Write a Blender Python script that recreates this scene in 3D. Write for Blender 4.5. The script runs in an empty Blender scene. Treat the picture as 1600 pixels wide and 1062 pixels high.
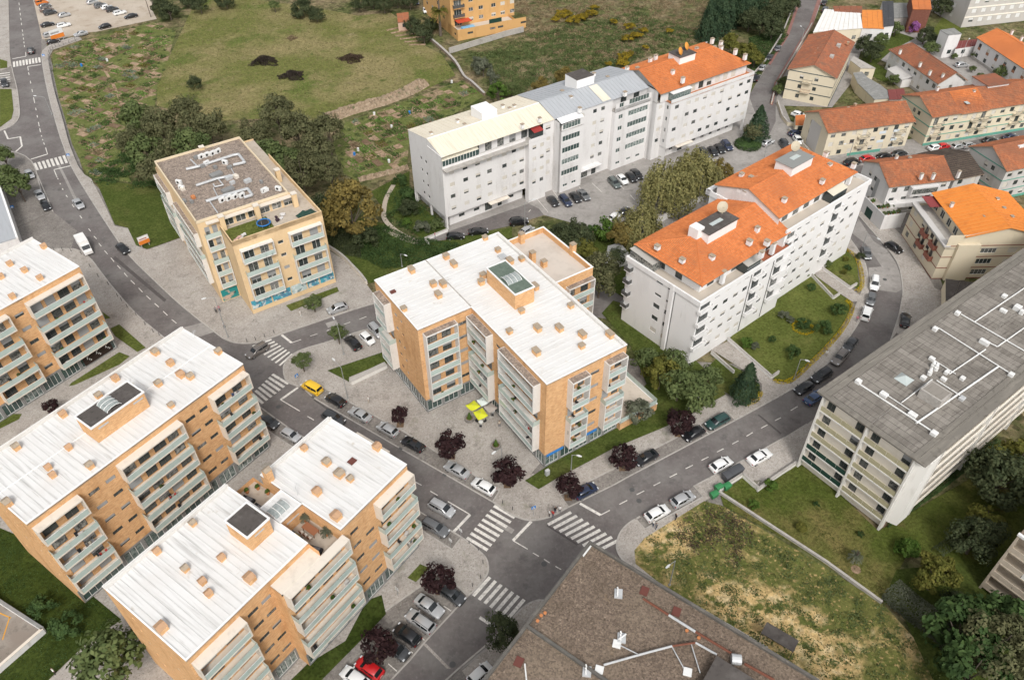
import bpy, bmesh, math, random
import numpy as np
from mathutils import Matrix, Vector
from mathutils.geometry import tessellate_polygon
R_ = math.radians
random.seed(7); rng = np.random.default_rng(7)
S = bpy.context.scene
COL = S.collection
# ------------------------------------------------------------------ camera
PITCH, ROLL, FPX = R_(42.553), R_(0.649), 1215.26
_f = Vector((0, math.cos(PITCH), -math.sin(PITCH))); _r = Vector((1, 0, 0)); _d = Vector((0, -math.sin(PITCH), -math.cos(PITCH)))
_r2 = math.cos(ROLL)*_r + math.sin(ROLL)*_d; _d2 = -math.sin(ROLL)*_r + math.cos(ROLL)*_d
cam_d = bpy.data.cameras.new('camera'); cam = bpy.data.objects.new('camera', cam_d); COL.objects.link(cam)
cam.matrix_world = Matrix(((_r2.x, -_d2.x, -_f.x, 0), (_r2.y, -_d2.y, -_f.y, 0), (_r2.z, -_d2.z, -_f.z, 100), (0, 0, 0, 1)))
cam_d.sensor_width = 36; cam_d.sensor_fit = 'HORIZONTAL'; cam_d.lens = FPX/1600*36; cam_d.clip_start = 1; cam_d.clip_end = 5000
S.camera = cam
# ------------------------------------------------------------------ world, sun, exposure
SUN_EL, SUN_AZ = R_(48), R_(171)          # azimuth clockwise from +Y
w = bpy.data.worlds.new('World'); S.world = w; w.use_nodes = True
nt = w.node_tree; bg = nt.nodes['Background']
sky = nt.nodes.new('ShaderNodeTexSky'); sky.sky_type = 'NISHITA'; sky.sun_disc = False
sky.sun_elevation = SUN_EL; sky.sun_rotation = SUN_AZ; sky.air_density = 1.0; sky.dust_density = 4.0; sky.ozone_density = 1.0
hs = nt.nodes.new('ShaderNodeHueSaturation'); hs.inputs['Saturation'].default_value = 0.15
nt.links.new(sky.outputs[0], hs.inputs['Color']); nt.links.new(hs.outputs[0], bg.inputs['Color'])
bg.inputs['Strength'].default_value = 0.15
sl = bpy.data.lights.new('sun', 'SUN'); sl.energy = 1.35; sl.angle = R_(12); sl.color = (1.0, 0.955, 0.89)
so = bpy.data.objects.new('sun', sl); COL.objects.link(so)
so.location = (40, -40, 160)
_sd = Vector((math.sin(SUN_AZ)*math.cos(SUN_EL), math.cos(SUN_AZ)*math.cos(SUN_EL), math.sin(SUN_EL)))
so.rotation_euler = _sd.to_track_quat('Z', 'Y').to_euler()
S.view_settings.view_transform = 'Standard'; S.view_settings.look = 'None'; S.view_settings.gamma = 1
S.view_settings.use_curve_mapping = False; S.view_settings.exposure = 0.30
S.render.engine = 'CYCLES'
S.cycles.max_bounces = 5; S.cycles.diffuse_bounces = 3; S.cycles.glossy_bounces = 2; S.cycles.transmission_bounces = 3; S.cycles.transparent_max_bounces = 6
S.cycles.use_adaptive_sampling = True; S.cycles.adaptive_threshold = 0.02; S.cycles.use_denoising = True
# ------------------------------------------------------------------ survey: photograph pixel (1600 wide) -> point at a known height
def G(u, v, z=0.0):
    d = _r2*(u-800) + _d2*(v-531) + _f*FPX
    t = (z-100)/d.z
    return Vector((t*d.x, t*d.y, z))
def GA(a, b, z=0.0):
    p, q = G(*a, z), G(*b, z); return math.atan2(q.y-p.y, q.x-p.x)
# ------------------------------------------------------------------ materials
MATS = {}
def _nodes(name):
    m = bpy.data.materials.new(name); m.use_nodes = True; n = m.node_tree
    return m, n, n.nodes['Principled BSDF']
def _coord(n, kind, scale=(1, 1, 1), rot=0.0):
    if kind == 'world':
        s = n.nodes.new('ShaderNodeNewGeometry').outputs['Position']
    elif kind == 'uv':
        s = n.nodes.new('ShaderNodeTexCoord').outputs['UV']
    else:
        s = n.nodes.new('ShaderNodeTexCoord').outputs['Object']
    mp = n.nodes.new('ShaderNodeMapping'); mp.vector_type = 'POINT'
    mp.inputs['Scale'].default_value = scale
    if rot:
        rn = n.nodes.new('ShaderNodeVectorRotate'); rn.rotation_type = 'Z_AXIS'; rn.inputs['Angle'].default_value = -rot
        n.links.new(s, rn.inputs['Vector']); s = rn.outputs[0]
    n.links.new(s, mp.inputs['Vector'])
    return mp.outputs[0]
def _ramp(n, src, lo, hi):
    r = n.nodes.new('ShaderNodeMapRange'); r.inputs[1].default_value = lo; r.inputs[2].default_value = hi; r.clamp = True
    n.links.new(src, r.inputs[0]); return r.outputs[0]
def _mix(n, fac, a, b):
    m = n.nodes.new('ShaderNodeMix'); m.data_type = 'RGBA'
    if isinstance(fac, (int, float)): m.inputs[0].default_value = fac
    else: n.links.new(fac, m.inputs[0])
    for s, i in ((a, 6), (b, 7)):
        if isinstance(s, tuple): m.inputs[i].default_value = (*s, 1)
        else: n.links.new(s, m.inputs[i])
    return m.outputs[2]
def _noise(n, vec, scale, detail=4.0, rough=0.6):
    t = n.nodes.new('ShaderNodeTexNoise'); t.inputs['Scale'].default_value = scale; t.inputs['Detail'].default_value = detail
    t.inputs['Roughness'].default_value = rough; n.links.new(vec, t.inputs['Vector']); return t.outputs['Fac']
def mat(name, base, rough=0.8, layers=(), bump=None, coord='world', metal=0.0, spec=0.3, rand=None, island=None, trans=0.0, cells=None):
    """layers: (colour, noise scale, lo, hi[, stretch, rotation, detail]); rand: second colour mixed per object; island: second colour mixed per leaf"""
    if name in MATS: return MATS[name]
    m, n, b = _nodes(name)
    col = base
    if rand:
        oi = n.nodes.new('ShaderNodeObjectInfo'); col = _mix(n, oi.outputs['Random'], col, rand)
    if island:
        gi = n.nodes.new('ShaderNodeNewGeometry'); col = _mix(n, gi.outputs['Random Per Island'], col, island)
    for L in layers:
        c, sc, lo, hi = L[:4]; st = L[4] if len(L) > 4 else (1, 1, 1); ro = L[5] if len(L) > 5 else 0.0; de = L[6] if len(L) > 6 else 5.0
        v = _coord(n, coord, st, ro); f = _noise(n, v, sc, de); col = _mix(n, _ramp(n, f, lo, hi), col, c)
    if cells:
        vo = n.nodes.new('ShaderNodeTexVoronoi'); vo.inputs['Scale'].default_value = cells[0]; n.links.new(_coord(n, coord, (1,1,1), cells[2] if len(cells) > 2 else 0), vo.inputs['Vector'])
        sp = n.nodes.new('ShaderNodeSeparateColor'); n.links.new(vo.outputs['Color'], sp.inputs[0]); mr = n.nodes.new('ShaderNodeMapRange'); mr.inputs[3].default_value = 1-cells[1]; mr.inputs[4].default_value = 1+cells[1]; n.links.new(sp.outputs[0], mr.inputs[0])
        sc_ = n.nodes.new('ShaderNodeVectorMath'); sc_.operation = 'SCALE'
        if isinstance(col, tuple): sc_.inputs[0].default_value = col
        else: n.links.new(col, sc_.inputs[0])
        n.links.new(mr.outputs[0], sc_.inputs['Scale']); col = sc_.outputs[0]
    if isinstance(col, tuple): b.inputs['Base Color'].default_value = (*col, 1)
    else: n.links.new(col, b.inputs['Base Color'])
    b.inputs['Roughness'].default_value = rough; b.inputs['Metallic'].default_value = metal; b.inputs['Specular IOR Level'].default_value = spec
    if trans:
        b.inputs['Transmission Weight'].default_value = trans
    if bump:
        v = _coord(n, coord, bump[2] if len(bump) > 2 else (1, 1, 1), bump[3] if len(bump) > 3 else 0.0); f = _noise(n, v, bump[0], 6)
        bn = n.nodes.new('ShaderNodeBump'); bn.inputs['Strength'].default_value = bump[1]; bn.inputs['Distance'].default_value = 0.1
        n.links.new(f, bn.inputs['Height']); n.links.new(bn.outputs[0], b.inputs['Normal'])
    MATS[name] = m
    return m
def leafmat(name, a, b, rough=0.65):
    if name in MATS: return MATS[name]
    m, n, p = _nodes(name)
    gi = n.nodes.new('ShaderNodeNewGeometry'); col = _mix(n, gi.outputs['Random Per Island'], a, b)
    v = _coord(n, 'world'); f = _noise(n, v, 0.45, 3); col = _mix(n, _ramp(n, f, .45, .66), col, tuple(x*.75 for x in a))
    n.links.new(col, p.inputs['Base Color']); p.inputs['Roughness'].default_value = rough; p.inputs['Specular IOR Level'].default_value = 0.1
    tr = n.nodes.new('ShaderNodeBsdfTranslucent'); n.links.new(col, tr.inputs['Color'])
    mx = n.nodes.new('ShaderNodeMixShader'); mx.inputs[0].default_value = 0.28
    out = n.nodes['Material Output']; n.links.new(p.outputs[0], mx.inputs[1]); n.links.new(tr.outputs[0], mx.inputs[2]); n.links.new(mx.outputs[0], out.inputs[0])
    MATS[name] = m; return m
def brickmat(name, c1, c2, c3, mortar):
    if name in MATS: return MATS[name]
    m, n, b = _nodes(name)
    tc = n.nodes.new('ShaderNodeTexCoord'); sx = n.nodes.new('ShaderNodeSeparateXYZ'); n.links.new(tc.outputs['Object'], sx.inputs[0])
    cb = n.nodes.new('ShaderNodeCombineXYZ'); n.links.new(sx.outputs['X'], cb.inputs['X']); n.links.new(sx.outputs['Z'], cb.inputs['Y'])
    bt = n.nodes.new('ShaderNodeTexBrick'); n.links.new(cb.outputs[0], bt.inputs['Vector'])
    bt.inputs['Scale'].default_value = 1; bt.inputs['Brick Width'].default_value = .50; bt.inputs['Row Height'].default_value = .15; bt.inputs['Mortar Size'].default_value = .014
    bt.inputs['Color1'].default_value = (*c1, 1); bt.inputs['Color2'].default_value = (*c2, 1); bt.inputs['Mortar'].default_value = (*mortar, 1); bt.inputs['Bias'].default_value = -.1
    v = _coord(n, 'world', (1, 1, 2.6)); f = _noise(n, v, 1.6, 6, .75)
    col = _mix(n, _ramp(n, f, .50, .72), bt.outputs['Color'], c3)
    v2 = _coord(n, 'world', (1, 1, .25)); f2 = _noise(n, v2, .5, 4); col = _mix(n, _ramp(n, f2, .55, .8), col, tuple(x*.78 for x in c2))
    n.links.new(col, b.inputs['Base Color']); b.inputs['Roughness'].default_value = .85; b.inputs['Specular IOR Level'].default_value = .2
    bn = n.nodes.new('ShaderNodeBump'); bn.inputs['Strength'].default_value = .3; bn.inputs['Distance'].default_value = .02
    n.links.new(bt.outputs['Fac'], bn.inputs['Height']); bn.invert = True; n.links.new(bn.outputs[0], b.inputs['Normal'])
    MATS[name] = m; return m
def tilemat(name, a, b_, dirt, amt=(.5, .75)):
    """clay tiles: every tile (one UV unit) its own shade, lichen on top"""
    if name in MATS: return MATS[name]
    m, n, b = _nodes(name)
    uv = n.nodes.new('ShaderNodeTexCoord').outputs['UV']
    fl = n.nodes.new('ShaderNodeVectorMath'); fl.operation = 'FLOOR'; n.links.new(uv, fl.inputs[0])
    wn = n.nodes.new('ShaderNodeTexWhiteNoise'); wn.noise_dimensions = '3D'; n.links.new(fl.outputs[0], wn.inputs['Vector'])
    col = _mix(n, wn.outputs['Value'], a, b_)
    v = _coord(n, 'world'); f = _noise(n, v, .55, 8, .7); col = _mix(n, _ramp(n, f, *amt), col, dirt)
    v = _coord(n, 'world'); f = _noise(n, v, 3.5, 5, .7); col = _mix(n, _ramp(n, f, .62, .85), col, tuple(x*.75 for x in dirt))
    v = _coord(n, 'world', (1,1,.1)); f = _noise(n, v, .10, 3, .5); col = _mix(n, _ramp(n, f, .5, .75), col, tuple(.55*x+.45*y for x, y in zip(b_, dirt)))
    n.links.new(col, b.inputs['Base Color']); b.inputs['Roughness'].default_value = .85; b.inputs['Specular IOR Level'].default_value = .2
    MATS[name] = m; return m
def glassmat(name, dark, light, thr=.4):
    """window panes: some dark, some with pale curtains behind"""
    if name in MATS: return MATS[name]
    m, n, b = _nodes(name)
    oi = n.nodes.new('ShaderNodeObjectInfo'); f = _ramp(n, oi.outputs['Random'], thr, 1.0)
    v = _coord(n, 'world'); g = _noise(n, v, 2.2, 2); mu = n.nodes.new('ShaderNodeMath'); mu.operation = 'MULTIPLY'; n.links.new(f, mu.inputs[0]); n.links.new(_ramp(n, g, .35, .6), mu.inputs[1])
    n.links.new(_mix(n, mu.outputs[0], dark, light), b.inputs['Base Color'])
    b.inputs['Roughness'].default_value = .08; b.inputs['Specular IOR Level'].default_value = .6
    MATS[name] = m; return m
# ------------------------------------------------------------------ mesh building
class MB:
    def __init__(s): s.v = []; s.f = []; s.m = []; s.uv = None
    def add(s, vs, fs, mi=0):
        o = len(s.v); s.v += [tuple(p) for p in vs]; s.f += [tuple(i+o for i in f) for f in fs]; s.m += [mi]*len(fs); return s
    def box(s, x0, x1, y0, y1, z0, z1, mi=0):
        return s.add([(x0,y0,z0),(x1,y0,z0),(x1,y1,z0),(x0,y1,z0),(x0,y0,z1),(x1,y0,z1),(x1,y1,z1),(x0,y1,z1)],
                     [(3,2,1,0),(4,5,6,7),(0,1,5,4),(1,2,6,5),(2,3,7,6),(3,0,4,7)], mi)
    def cbox(s, x, y, z, w, d, h, mi=0): return s.box(x-w/2, x+w/2, y-d/2, y+d/2, z, z+h, mi)
    def frus(s, x, y, z, w0, d0, w1, d1, h, mi=0):
        a, b, c, d = w0/2, d0/2, w1/2, d1/2
        return s.add([(x-a,y-b,z),(x+a,y-b,z),(x+a,y+b,z),(x-a,y+b,z),(x-c,y-d,z+h),(x+c,y-d,z+h),(x+c,y+d,z+h),(x-c,y+d,z+h)],
                     [(3,2,1,0),(4,5,6,7),(0,1,5,4),(1,2,6,5),(2,3,7,6),(3,0,4,7)], mi)
    def prism(s, pts, z0, z1, mi=0, top=None):
        n = len(pts); a = sum(pts[i][0]*pts[(i+1)%n][1]-pts[(i+1)%n][0]*pts[i][1] for i in range(n))
        if a < 0: pts = pts[::-1]
        vs = [(p[0],p[1],z0) for p in pts]+[(p[0],p[1],z1) for p in pts]
        tri = tessellate_polygon([[Vector((p[0],p[1],0)) for p in pts]])
        s.add(vs, [(i,(i+1)%n,n+(i+1)%n,n+i) for i in range(n)], mi)
        o = len(s.v)-2*n
        for t in tri:
            t = tuple(t)
            p, q, r = (pts[i] for i in t)
            if (q[0]-p[0])*(r[1]-p[1])-(q[1]-p[1])*(r[0]-p[0]) < 0: t = t[::-1]
            s.f.append(tuple(o+n+i for i in t)); s.m.append(mi if top is None else top)
        return s
    def cyl(s, p, q, r0, r1=None, n=8, mi=0, caps=True):
        p, q = Vector(p), Vector(q); r1 = r0 if r1 is None else r1; ax = (q-p).normalized()
        t = Vector((0,0,1)) if abs(ax.z) < .9 else Vector((1,0,0)); u = ax.cross(t).normalized(); w_ = ax.cross(u)
        vs = []
        for c, r in ((p,r0),(q,r1)):
            for i in range(n):
                a = 2*math.pi*i/n; vs.append(c+u*(r*math.cos(a))+w_*(r*math.sin(a)))
        fs = [(i,n+i,n+(i+1)%n,(i+1)%n) for i in range(n)]
        if caps: fs += [tuple(range(n)), tuple(range(2*n-1,n-1,-1))]
        return s.add(vs, fs, mi)
    def path(s, pts, r, n=6, mi=0):
        for a, b in zip(pts, pts[1:]): s.cyl(a, b, r, r, n, mi)
        return s
    def loft(s, rings, mi=0, caps=True, closed=True):
        k = len(rings[0]); o = len(s.v); s.v += [tuple(p) for r in rings for p in r]
        for j in range(len(rings)-1):
            for i in range(k if closed else k-1):
                s.f.append((o+j*k+i, o+j*k+(i+1)%k, o+(j+1)*k+(i+1)%k, o+(j+1)*k+i)); s.m.append(mi)
        if caps:
            s.f.append(tuple(o+i for i in range(k))[::-1]); s.m.append(mi); e = o+(len(rings)-1)*k; s.f.append(tuple(e+i for i in range(k))); s.m.append(mi)
        return s
    def mesh(s, name, mats, smooth=False, bevel=0, fixn=False):
        me = bpy.data.meshes.new(name); me.from_pydata(s.v, [], s.f)
        for m_ in (mats if isinstance(mats, (list, tuple)) else [mats]): me.materials.append(m_)
        if len(me.polygons) == len(s.m): me.polygons.foreach_set('material_index', s.m)
        if bevel or fixn:
            bm = bmesh.new(); bm.from_mesh(me)
            if fixn: bmesh.ops.recalc_face_normals(bm, faces=bm.faces)
            if bevel: bmesh.ops.bevel(bm, geom=bm.edges[:], offset=bevel, segments=1, affect='EDGES')
            bm.to_mesh(me); bm.free()
        if smooth: me.polygons.foreach_set('use_smooth', [True]*len(me.polygons))
        me.update(); return me
    def build(s, name, mats, parent=None, loc=(0,0,0), rz=0.0, **k): return link(name, s.mesh(name, mats, **k), parent, loc, rz)
def link(name, data, parent=None, loc=(0,0,0), rz=0.0, rot=None):
    o = bpy.data.objects.new(name, data); COL.objects.link(o); o.location = loc; o.rotation_euler = rot if rot else (0,0,rz)
    if parent is not None: o.parent = parent; KIDS.setdefault(parent.as_pointer(), []).append(o)
    return o
KIDS = {}
CACHE = {}
def cached(key, fn):
    if key not in CACHE: CACHE[key] = fn()
    return CACHE[key]
def boxmesh(name, w, d, h, m, bevel=0):
    """box with its base centred on the origin, shared"""
    w, d, h = round(w,3), round(d,3), round(h,3)
    return cached(('box',name,w,d,h,m.name,bevel), lambda: MB().cbox(0,0,0,w,d,h).mesh(name, m, bevel=bevel))
def tag(o, label, cat, group=None):
    o['label'] = label; o['category'] = cat
    if group: o['group'] = group
    return o
def thing(name, label, cat, loc=(0,0,0), rz=0.0, group=None): return tag(link(name, None, None, loc, rz), label, cat, group)
def struct(o): o['kind'] = 'structure'; return o
def stuff(o, label=None, cat=None):
    o['kind'] = 'stuff'
    if label: o['label'] = label
    if cat: o['category'] = cat
    return o
def copy_tree(o, parent=None):
    c = o.copy(); COL.objects.link(c); c.parent = parent
    if parent is not None: KIDS.setdefault(parent.as_pointer(), []).append(c)
    for ch in KIDS.get(o.as_pointer(), ()): copy_tree(ch, c)
    return c
def pxpoly(px, z=0.0): return [G(u, v, z).xy for u, v in px]
def sheet(name, px, z, m, world=False):
    pts = px if world else pxpoly(px)
    mb = MB(); tri = tessellate_polygon([[Vector((p[0],p[1],0)) for p in pts]]); mb.v = [(p[0],p[1],z) for p in pts]
    for t in tri:
        t = tuple(t); p, q, r = (pts[i] for i in t)
        if (q[0]-p[0])*(r[1]-p[1])-(q[1]-p[1])*(r[0]-p[0]) < 0: t = t[::-1]
        mb.f.append(t); mb.m.append(0)
    return struct(mb.build(name, m))
def slab(name, px, z0, z1, m, world=False, parent=None):
    pts = [tuple(p) for p in (px if world else pxpoly(px))]
    o = MB().prism(pts, z0, z1).build(name, m, parent)
    return o if parent else struct(o)
def strip(mb, pts, wd, z0, z1, mi=0, closed=False):
    """ribbon of width wd along a polyline (2-d points)"""
    pts = [Vector((p[0],p[1])) for p in pts]; n = len(pts); L = []
    for i, p in enumerate(pts):
        a = pts[i-1] if (i or closed) else p; b = pts[(i+1) % n] if (i < n-1 or closed) else p
        d = (b-a).normalized(); L.append(Vector((-d.y, d.x)))
    for i in range(n if closed else n-1):
        j = (i+1) % n; q = [pts[i]+L[i]*wd/2, pts[i]-L[i]*wd/2, pts[j]-L[j]*wd/2, pts[j]+L[j]*wd/2]
        mb.add([(p.x,p.y,z0) for p in q]+[(p.x,p.y,z1) for p in q], [(4,5,6,7),(0,1,5,4),(1,2,6,5),(2,3,7,6),(3,0,4,7)], mi)
    return mb
def smooth_px(px, k=4):
    """Catmull-Rom through pixel points"""
    P = [np.array(p, float) for p in px]; P = [2*P[0]-P[1]]+P+[2*P[-1]-P[-2]]; out = []
    for i in range(1, len(P)-2):
        for t in np.linspace(0, 1, k, endpoint=False):
            a, b, c, d = P[i-1], P[i], P[i+1], P[i+2]
            out.append(tuple(.5*((2*b)+(-a+c)*t+(2*a-5*b+4*c-d)*t*t+(-a+3*b-3*c+d)*t**3)))
    out.append(tuple(P[-2])); return out
def inside_np(X, Y, poly):
    c = np.zeros(len(X), bool); j = len(poly)-1
    for i in range(len(poly)):
        xi, yi = poly[i][0], poly[i][1]; xj, yj = poly[j][0], poly[j][1]
        if yi != yj: c ^= ((yi > Y) != (yj > Y)) & (X < (xj-xi)*(Y-yi)/(yj-yi)+xi)
        j = i
    return c
def inside(p, poly):
    x, y = p[0], p[1]; c = False; j = len(poly)-1
    for i in range(len(poly)):
        xi, yi = poly[i][0], poly[i][1]; xj, yj = poly[j][0], poly[j][1]
        if (yi > y) != (yj > y) and x < (xj-xi)*(y-yi)/(yj-yi)+xi: c = not c
        j = i
    return c
# figure prototypes (grown from a jointed skeleton; made first, while the scene is still empty)
def person_mesh(key, top, legs, hair, skin, pose):
    me = bpy.data.meshes.new('person'); J = {}; V = []; E_ = []; Rr = []
    def v(p, r): V.append(p); Rr.append(r); return len(V)-1
    def chain(st, pts):
        a = st
        for p, r in pts: b = v(p, r); E_.append((a,b)); a = b
        return a
    st = .16 if pose != 'stand' else .04
    pel = v((0,0,.93),.135); ch = chain(pel, [((0,0,1.12),.125),((0,0,1.32),.15)]); nk = chain(ch, [((0,0,1.47),.062)]); chain(nk, [((.01,0,1.56),.085),((.015,0,1.68),.075)])
    for s in (-1,1):
        chain(ch, [((0,s*.19,1.39),.062),((-.03*s,s*.24,1.12),.048),((.06+.04*s,s*.22,.90),.036),((.09+.04*s,s*.21,.82),.042)])
        chain(pel, [((0,s*.10,.86),.095),((.03+st*s*.5,s*.10,.50),.065),((st*s*.9,s*.10,.10),.045),((st*s*.9+.13,s*.11,.05),.04)])
    me.from_pydata(V, E_, []); o = bpy.data.objects.new('tmp', me); COL.objects.link(o); sk = o.modifiers.new('s','SKIN'); me.skin_vertices[0].data.foreach_set('radius', [q for r in Rr for q in (r,r)]); me.skin_vertices[0].data[0].use_root = True
    o.modifiers.new('u','SUBSURF').levels = 1; dg = bpy.context.evaluated_depsgraph_get(); ev = o.evaluated_get(dg); m2 = bpy.data.meshes.new_from_object(ev); bpy.data.objects.remove(o)
    m2.materials.clear()
    for m_ in (top, legs, hair, skin): m2.materials.append(m_)
    for p in m2.polygons:
        z = p.center.z; y = abs(p.center.y); p.material_index = (2 if (z > 1.64 or (z > 1.55 and p.center.x < -.01)) else 3 if z > 1.46 else 3 if (y > .17 and z < 1.08) else 0 if z > .92 else 1); p.use_smooth = True
    return m2
M_skin = mat('skin', (.50,.30,.21), .6); M_hair = mat('hair', (.03,.02,.015), .7); M_hairg = mat('grey_hair', (.40,.38,.35), .7)
def cloth(n, c): return mat('cloth_'+n, c, .85)
CL = {'white':(.72,.71,.69),'black':(.02,.02,.022),'red':(.50,.06,.05),'pink':(.50,.20,.24),'blue':(.06,.10,.22),'beige':(.48,.42,.34),'grey':(.20,.20,.21),'jeans':(.05,.07,.12)}
for _k in [('beige', 'grey', 'stand'), ('black', 'black', 'walk'), ('black', 'jeans', 'stand'), ('grey', 'black', 'walk'), ('grey', 'jeans', 'walk'), ('pink', 'grey', 'stand'), ('pink', 'grey', 'walk'), ('pink', 'jeans', 'walk'), ('red', 'jeans', 'walk'), ('white', 'beige', 'stand'), ('white', 'beige', 'walk'), ('white', 'black', 'stand'), ('white', 'black', 'walk'), ('white', 'grey', 'stand'), ('white', 'grey', 'walk'), ('white', 'jeans', 'walk'), ('white', 'white', 'stand')]: cached(('person',*_k), lambda: person_mesh(_k, cloth(_k[0], CL[_k[0]]), cloth(_k[1], CL[_k[1]]), M_hair, M_skin, _k[2]))
ORD = 'first second third fourth fifth sixth seventh eighth ninth tenth eleventh twelfth thirteenth fourteenth fifteenth sixteenth seventeenth'.split()
# ------------------------------------------------------------------ ground materials
M_asph = mat('asphalt', (.140,.124,.119), .9, [((.185,.172,.163), .12, .42, .62), ((.108,.099,.095), .35, .56, .72), ((.20,.188,.178), 2.2, .55, .75)], cells=(2.2,.07), bump=(30, .25))
M_asph2 = mat('asphalt_pale', (.27,.252,.235), .9, [((.33,.31,.29), .15, .42, .62), ((.20,.185,.172), .5, .55, .72), ((.17,.155,.145), 2.4, .62, .8)], cells=(2.2,.07), bump=(30, .25))
M_asphd = mat('asphalt_tar', (.085,.076,.073), .85, [((.11,.10,.095), 1, .5, .7)])
M_cob = mat('granite_setts', (.340,.308,.277), .9, [((.40,.368,.335), .16, .40, .62), ((.25,.225,.20), .45, .54, .72), ((.44,.41,.375), 3.2, .52, .72), ((.15,.135,.12), 5.5, .56, .70), ((.19,.185,.13), .22, .62, .8)], cells=(4.2,.10,.6), bump=(9, .5))
M_cobd = mat('granite_setts_dark', (.190,.172,.156), .9, [((.245,.225,.205), .3, .42, .62), ((.135,.12,.108), 1.2, .54, .72), ((.27,.25,.225), 4.5, .55, .72)], cells=(4.2,.2,.6), bump=(9, .5))
M_kerb = mat('kerb_granite', (.40,.375,.345), .85, [((.28,.26,.24), 1.2, .5, .7)], bump=(8, .2))
M_paint = mat('road_paint', (.70,.67,.62), .7, [((.36,.34,.315), 2.6, .50, .70), ((.50,.48,.45), .5, .5, .7)])
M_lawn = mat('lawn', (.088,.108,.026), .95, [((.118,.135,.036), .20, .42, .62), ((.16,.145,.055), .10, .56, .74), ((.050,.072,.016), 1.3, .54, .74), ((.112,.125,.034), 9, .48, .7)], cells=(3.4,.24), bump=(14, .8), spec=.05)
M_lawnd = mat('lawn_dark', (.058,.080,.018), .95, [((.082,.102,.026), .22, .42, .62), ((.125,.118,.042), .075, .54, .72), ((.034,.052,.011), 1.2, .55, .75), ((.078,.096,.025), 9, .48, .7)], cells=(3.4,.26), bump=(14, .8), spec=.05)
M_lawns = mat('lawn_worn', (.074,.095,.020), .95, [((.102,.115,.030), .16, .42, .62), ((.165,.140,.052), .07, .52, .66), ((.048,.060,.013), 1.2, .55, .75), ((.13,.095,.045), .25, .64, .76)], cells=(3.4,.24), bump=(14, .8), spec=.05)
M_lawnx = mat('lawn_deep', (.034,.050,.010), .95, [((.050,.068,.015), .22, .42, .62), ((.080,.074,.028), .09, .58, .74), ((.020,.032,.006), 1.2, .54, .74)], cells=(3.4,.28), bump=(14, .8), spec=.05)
M_field = mat('field_grass', (.140,.148,.046), .95, [((.245,.205,.10), .035, .42, .58), ((.105,.132,.034), .06, .54, .66), ((.255,.21,.118), .16, .60, .74), ((.085,.108,.03), .30, .58, .72), ((.23,.20,.105), 1.2, .58, .74, (1,.35,1), .5), ((.11,.125,.04), 5.0, .52, .7)], cells=(1.8,.2), bump=(7, .8), spec=.05)
M_mead = mat('rough_meadow', (0.099,0.105,0.042), .95, [((0.204,0.160,0.097), .06, .44, .60), ((0.044,0.064,0.018), .13, .52, .66), ((0.182,0.152,0.088), .8, .56, .72), ((0.033,0.050,0.014), 1.8, .54, .7)], cells=(.9,.38), bump=(4, 1.0), spec=.05)
M_soil = mat('garden_soil', (.30,.21,.14), .95, [((.38,.28,.195), .5, .45, .65), ((.19,.13,.085), 1.6, .52, .72), ((.10,.105,.045), .9, .60, .74)], cells=(1.6,.25), bump=(5, .8), spec=.05)
M_soild = mat('dug_soil', (.175,.118,.076), .95, [((.25,.18,.12), .8, .48, .68), ((.105,.07,.046), 2.4, .5, .7)], bump=(6, .9), spec=.05)
M_sand = mat('dirt_lot', (.42,.355,.285), .95, [((.49,.43,.36), .08, .42, .62), ((.32,.26,.20), .3, .54, .72), ((.38,.32,.255), 2, .5, .7)], bump=(6, .4))
M_weed = mat('weedy_sand', (.50,.355,.165), .95, [((.60,.47,.27), .7, .48, .62), ((.125,.128,.040), .075, .46, .55), ((.105,.118,.034), .42, .51, .60), ((.42,.30,.14), 1.7, .56, .68), ((.085,.098,.028), 2.8, .57, .67)], cells=(2.6,.22), bump=(5, 1.0), spec=.05)
M_conc = mat('concrete', (.40,.375,.345), .85, [((.30,.28,.255), .6, .48, .7), ((.47,.445,.41), 2, .5, .7)], bump=(8, .2))
M_white = mat('white_render', (.76,.745,.725), .8, [((.62,.60,.575), .5, .55, .78, (1,1,.3)), ((.69,.67,.65), 1.6, .52, .75, (1,1,.3))])
# ------------------------------------------------------------------ ground
mb = MB(); mb.add([(-1500,-300,-.06),(1500,-300,-.06),(1500,2500,-.06),(-1500,2500,-.06)], [(0,1,2,3)])
struct(mb.build('ground', M_mead))
def zA(x, y): return (380+x/4.827, 480+y/4.827)
def zB(x, y): return (600+x/4.827, 620+y/4.827)
def zC(x, y): return (640+x/4.022, 780+y/4.022)
def zD(x, y): return (960+x/4.247, 560+y/4.247)
def zE(x, y): return (1200+x/4.247, 320+y/4.247)
def r1(x, y): return (x/3, y/3)
def r5(x, y): return (x/3, 354+y/3)
def r10(x, y): return (400+x/3, 708+y/3)
def r11(x, y): return (800+x/3, 708+y/3)
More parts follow.
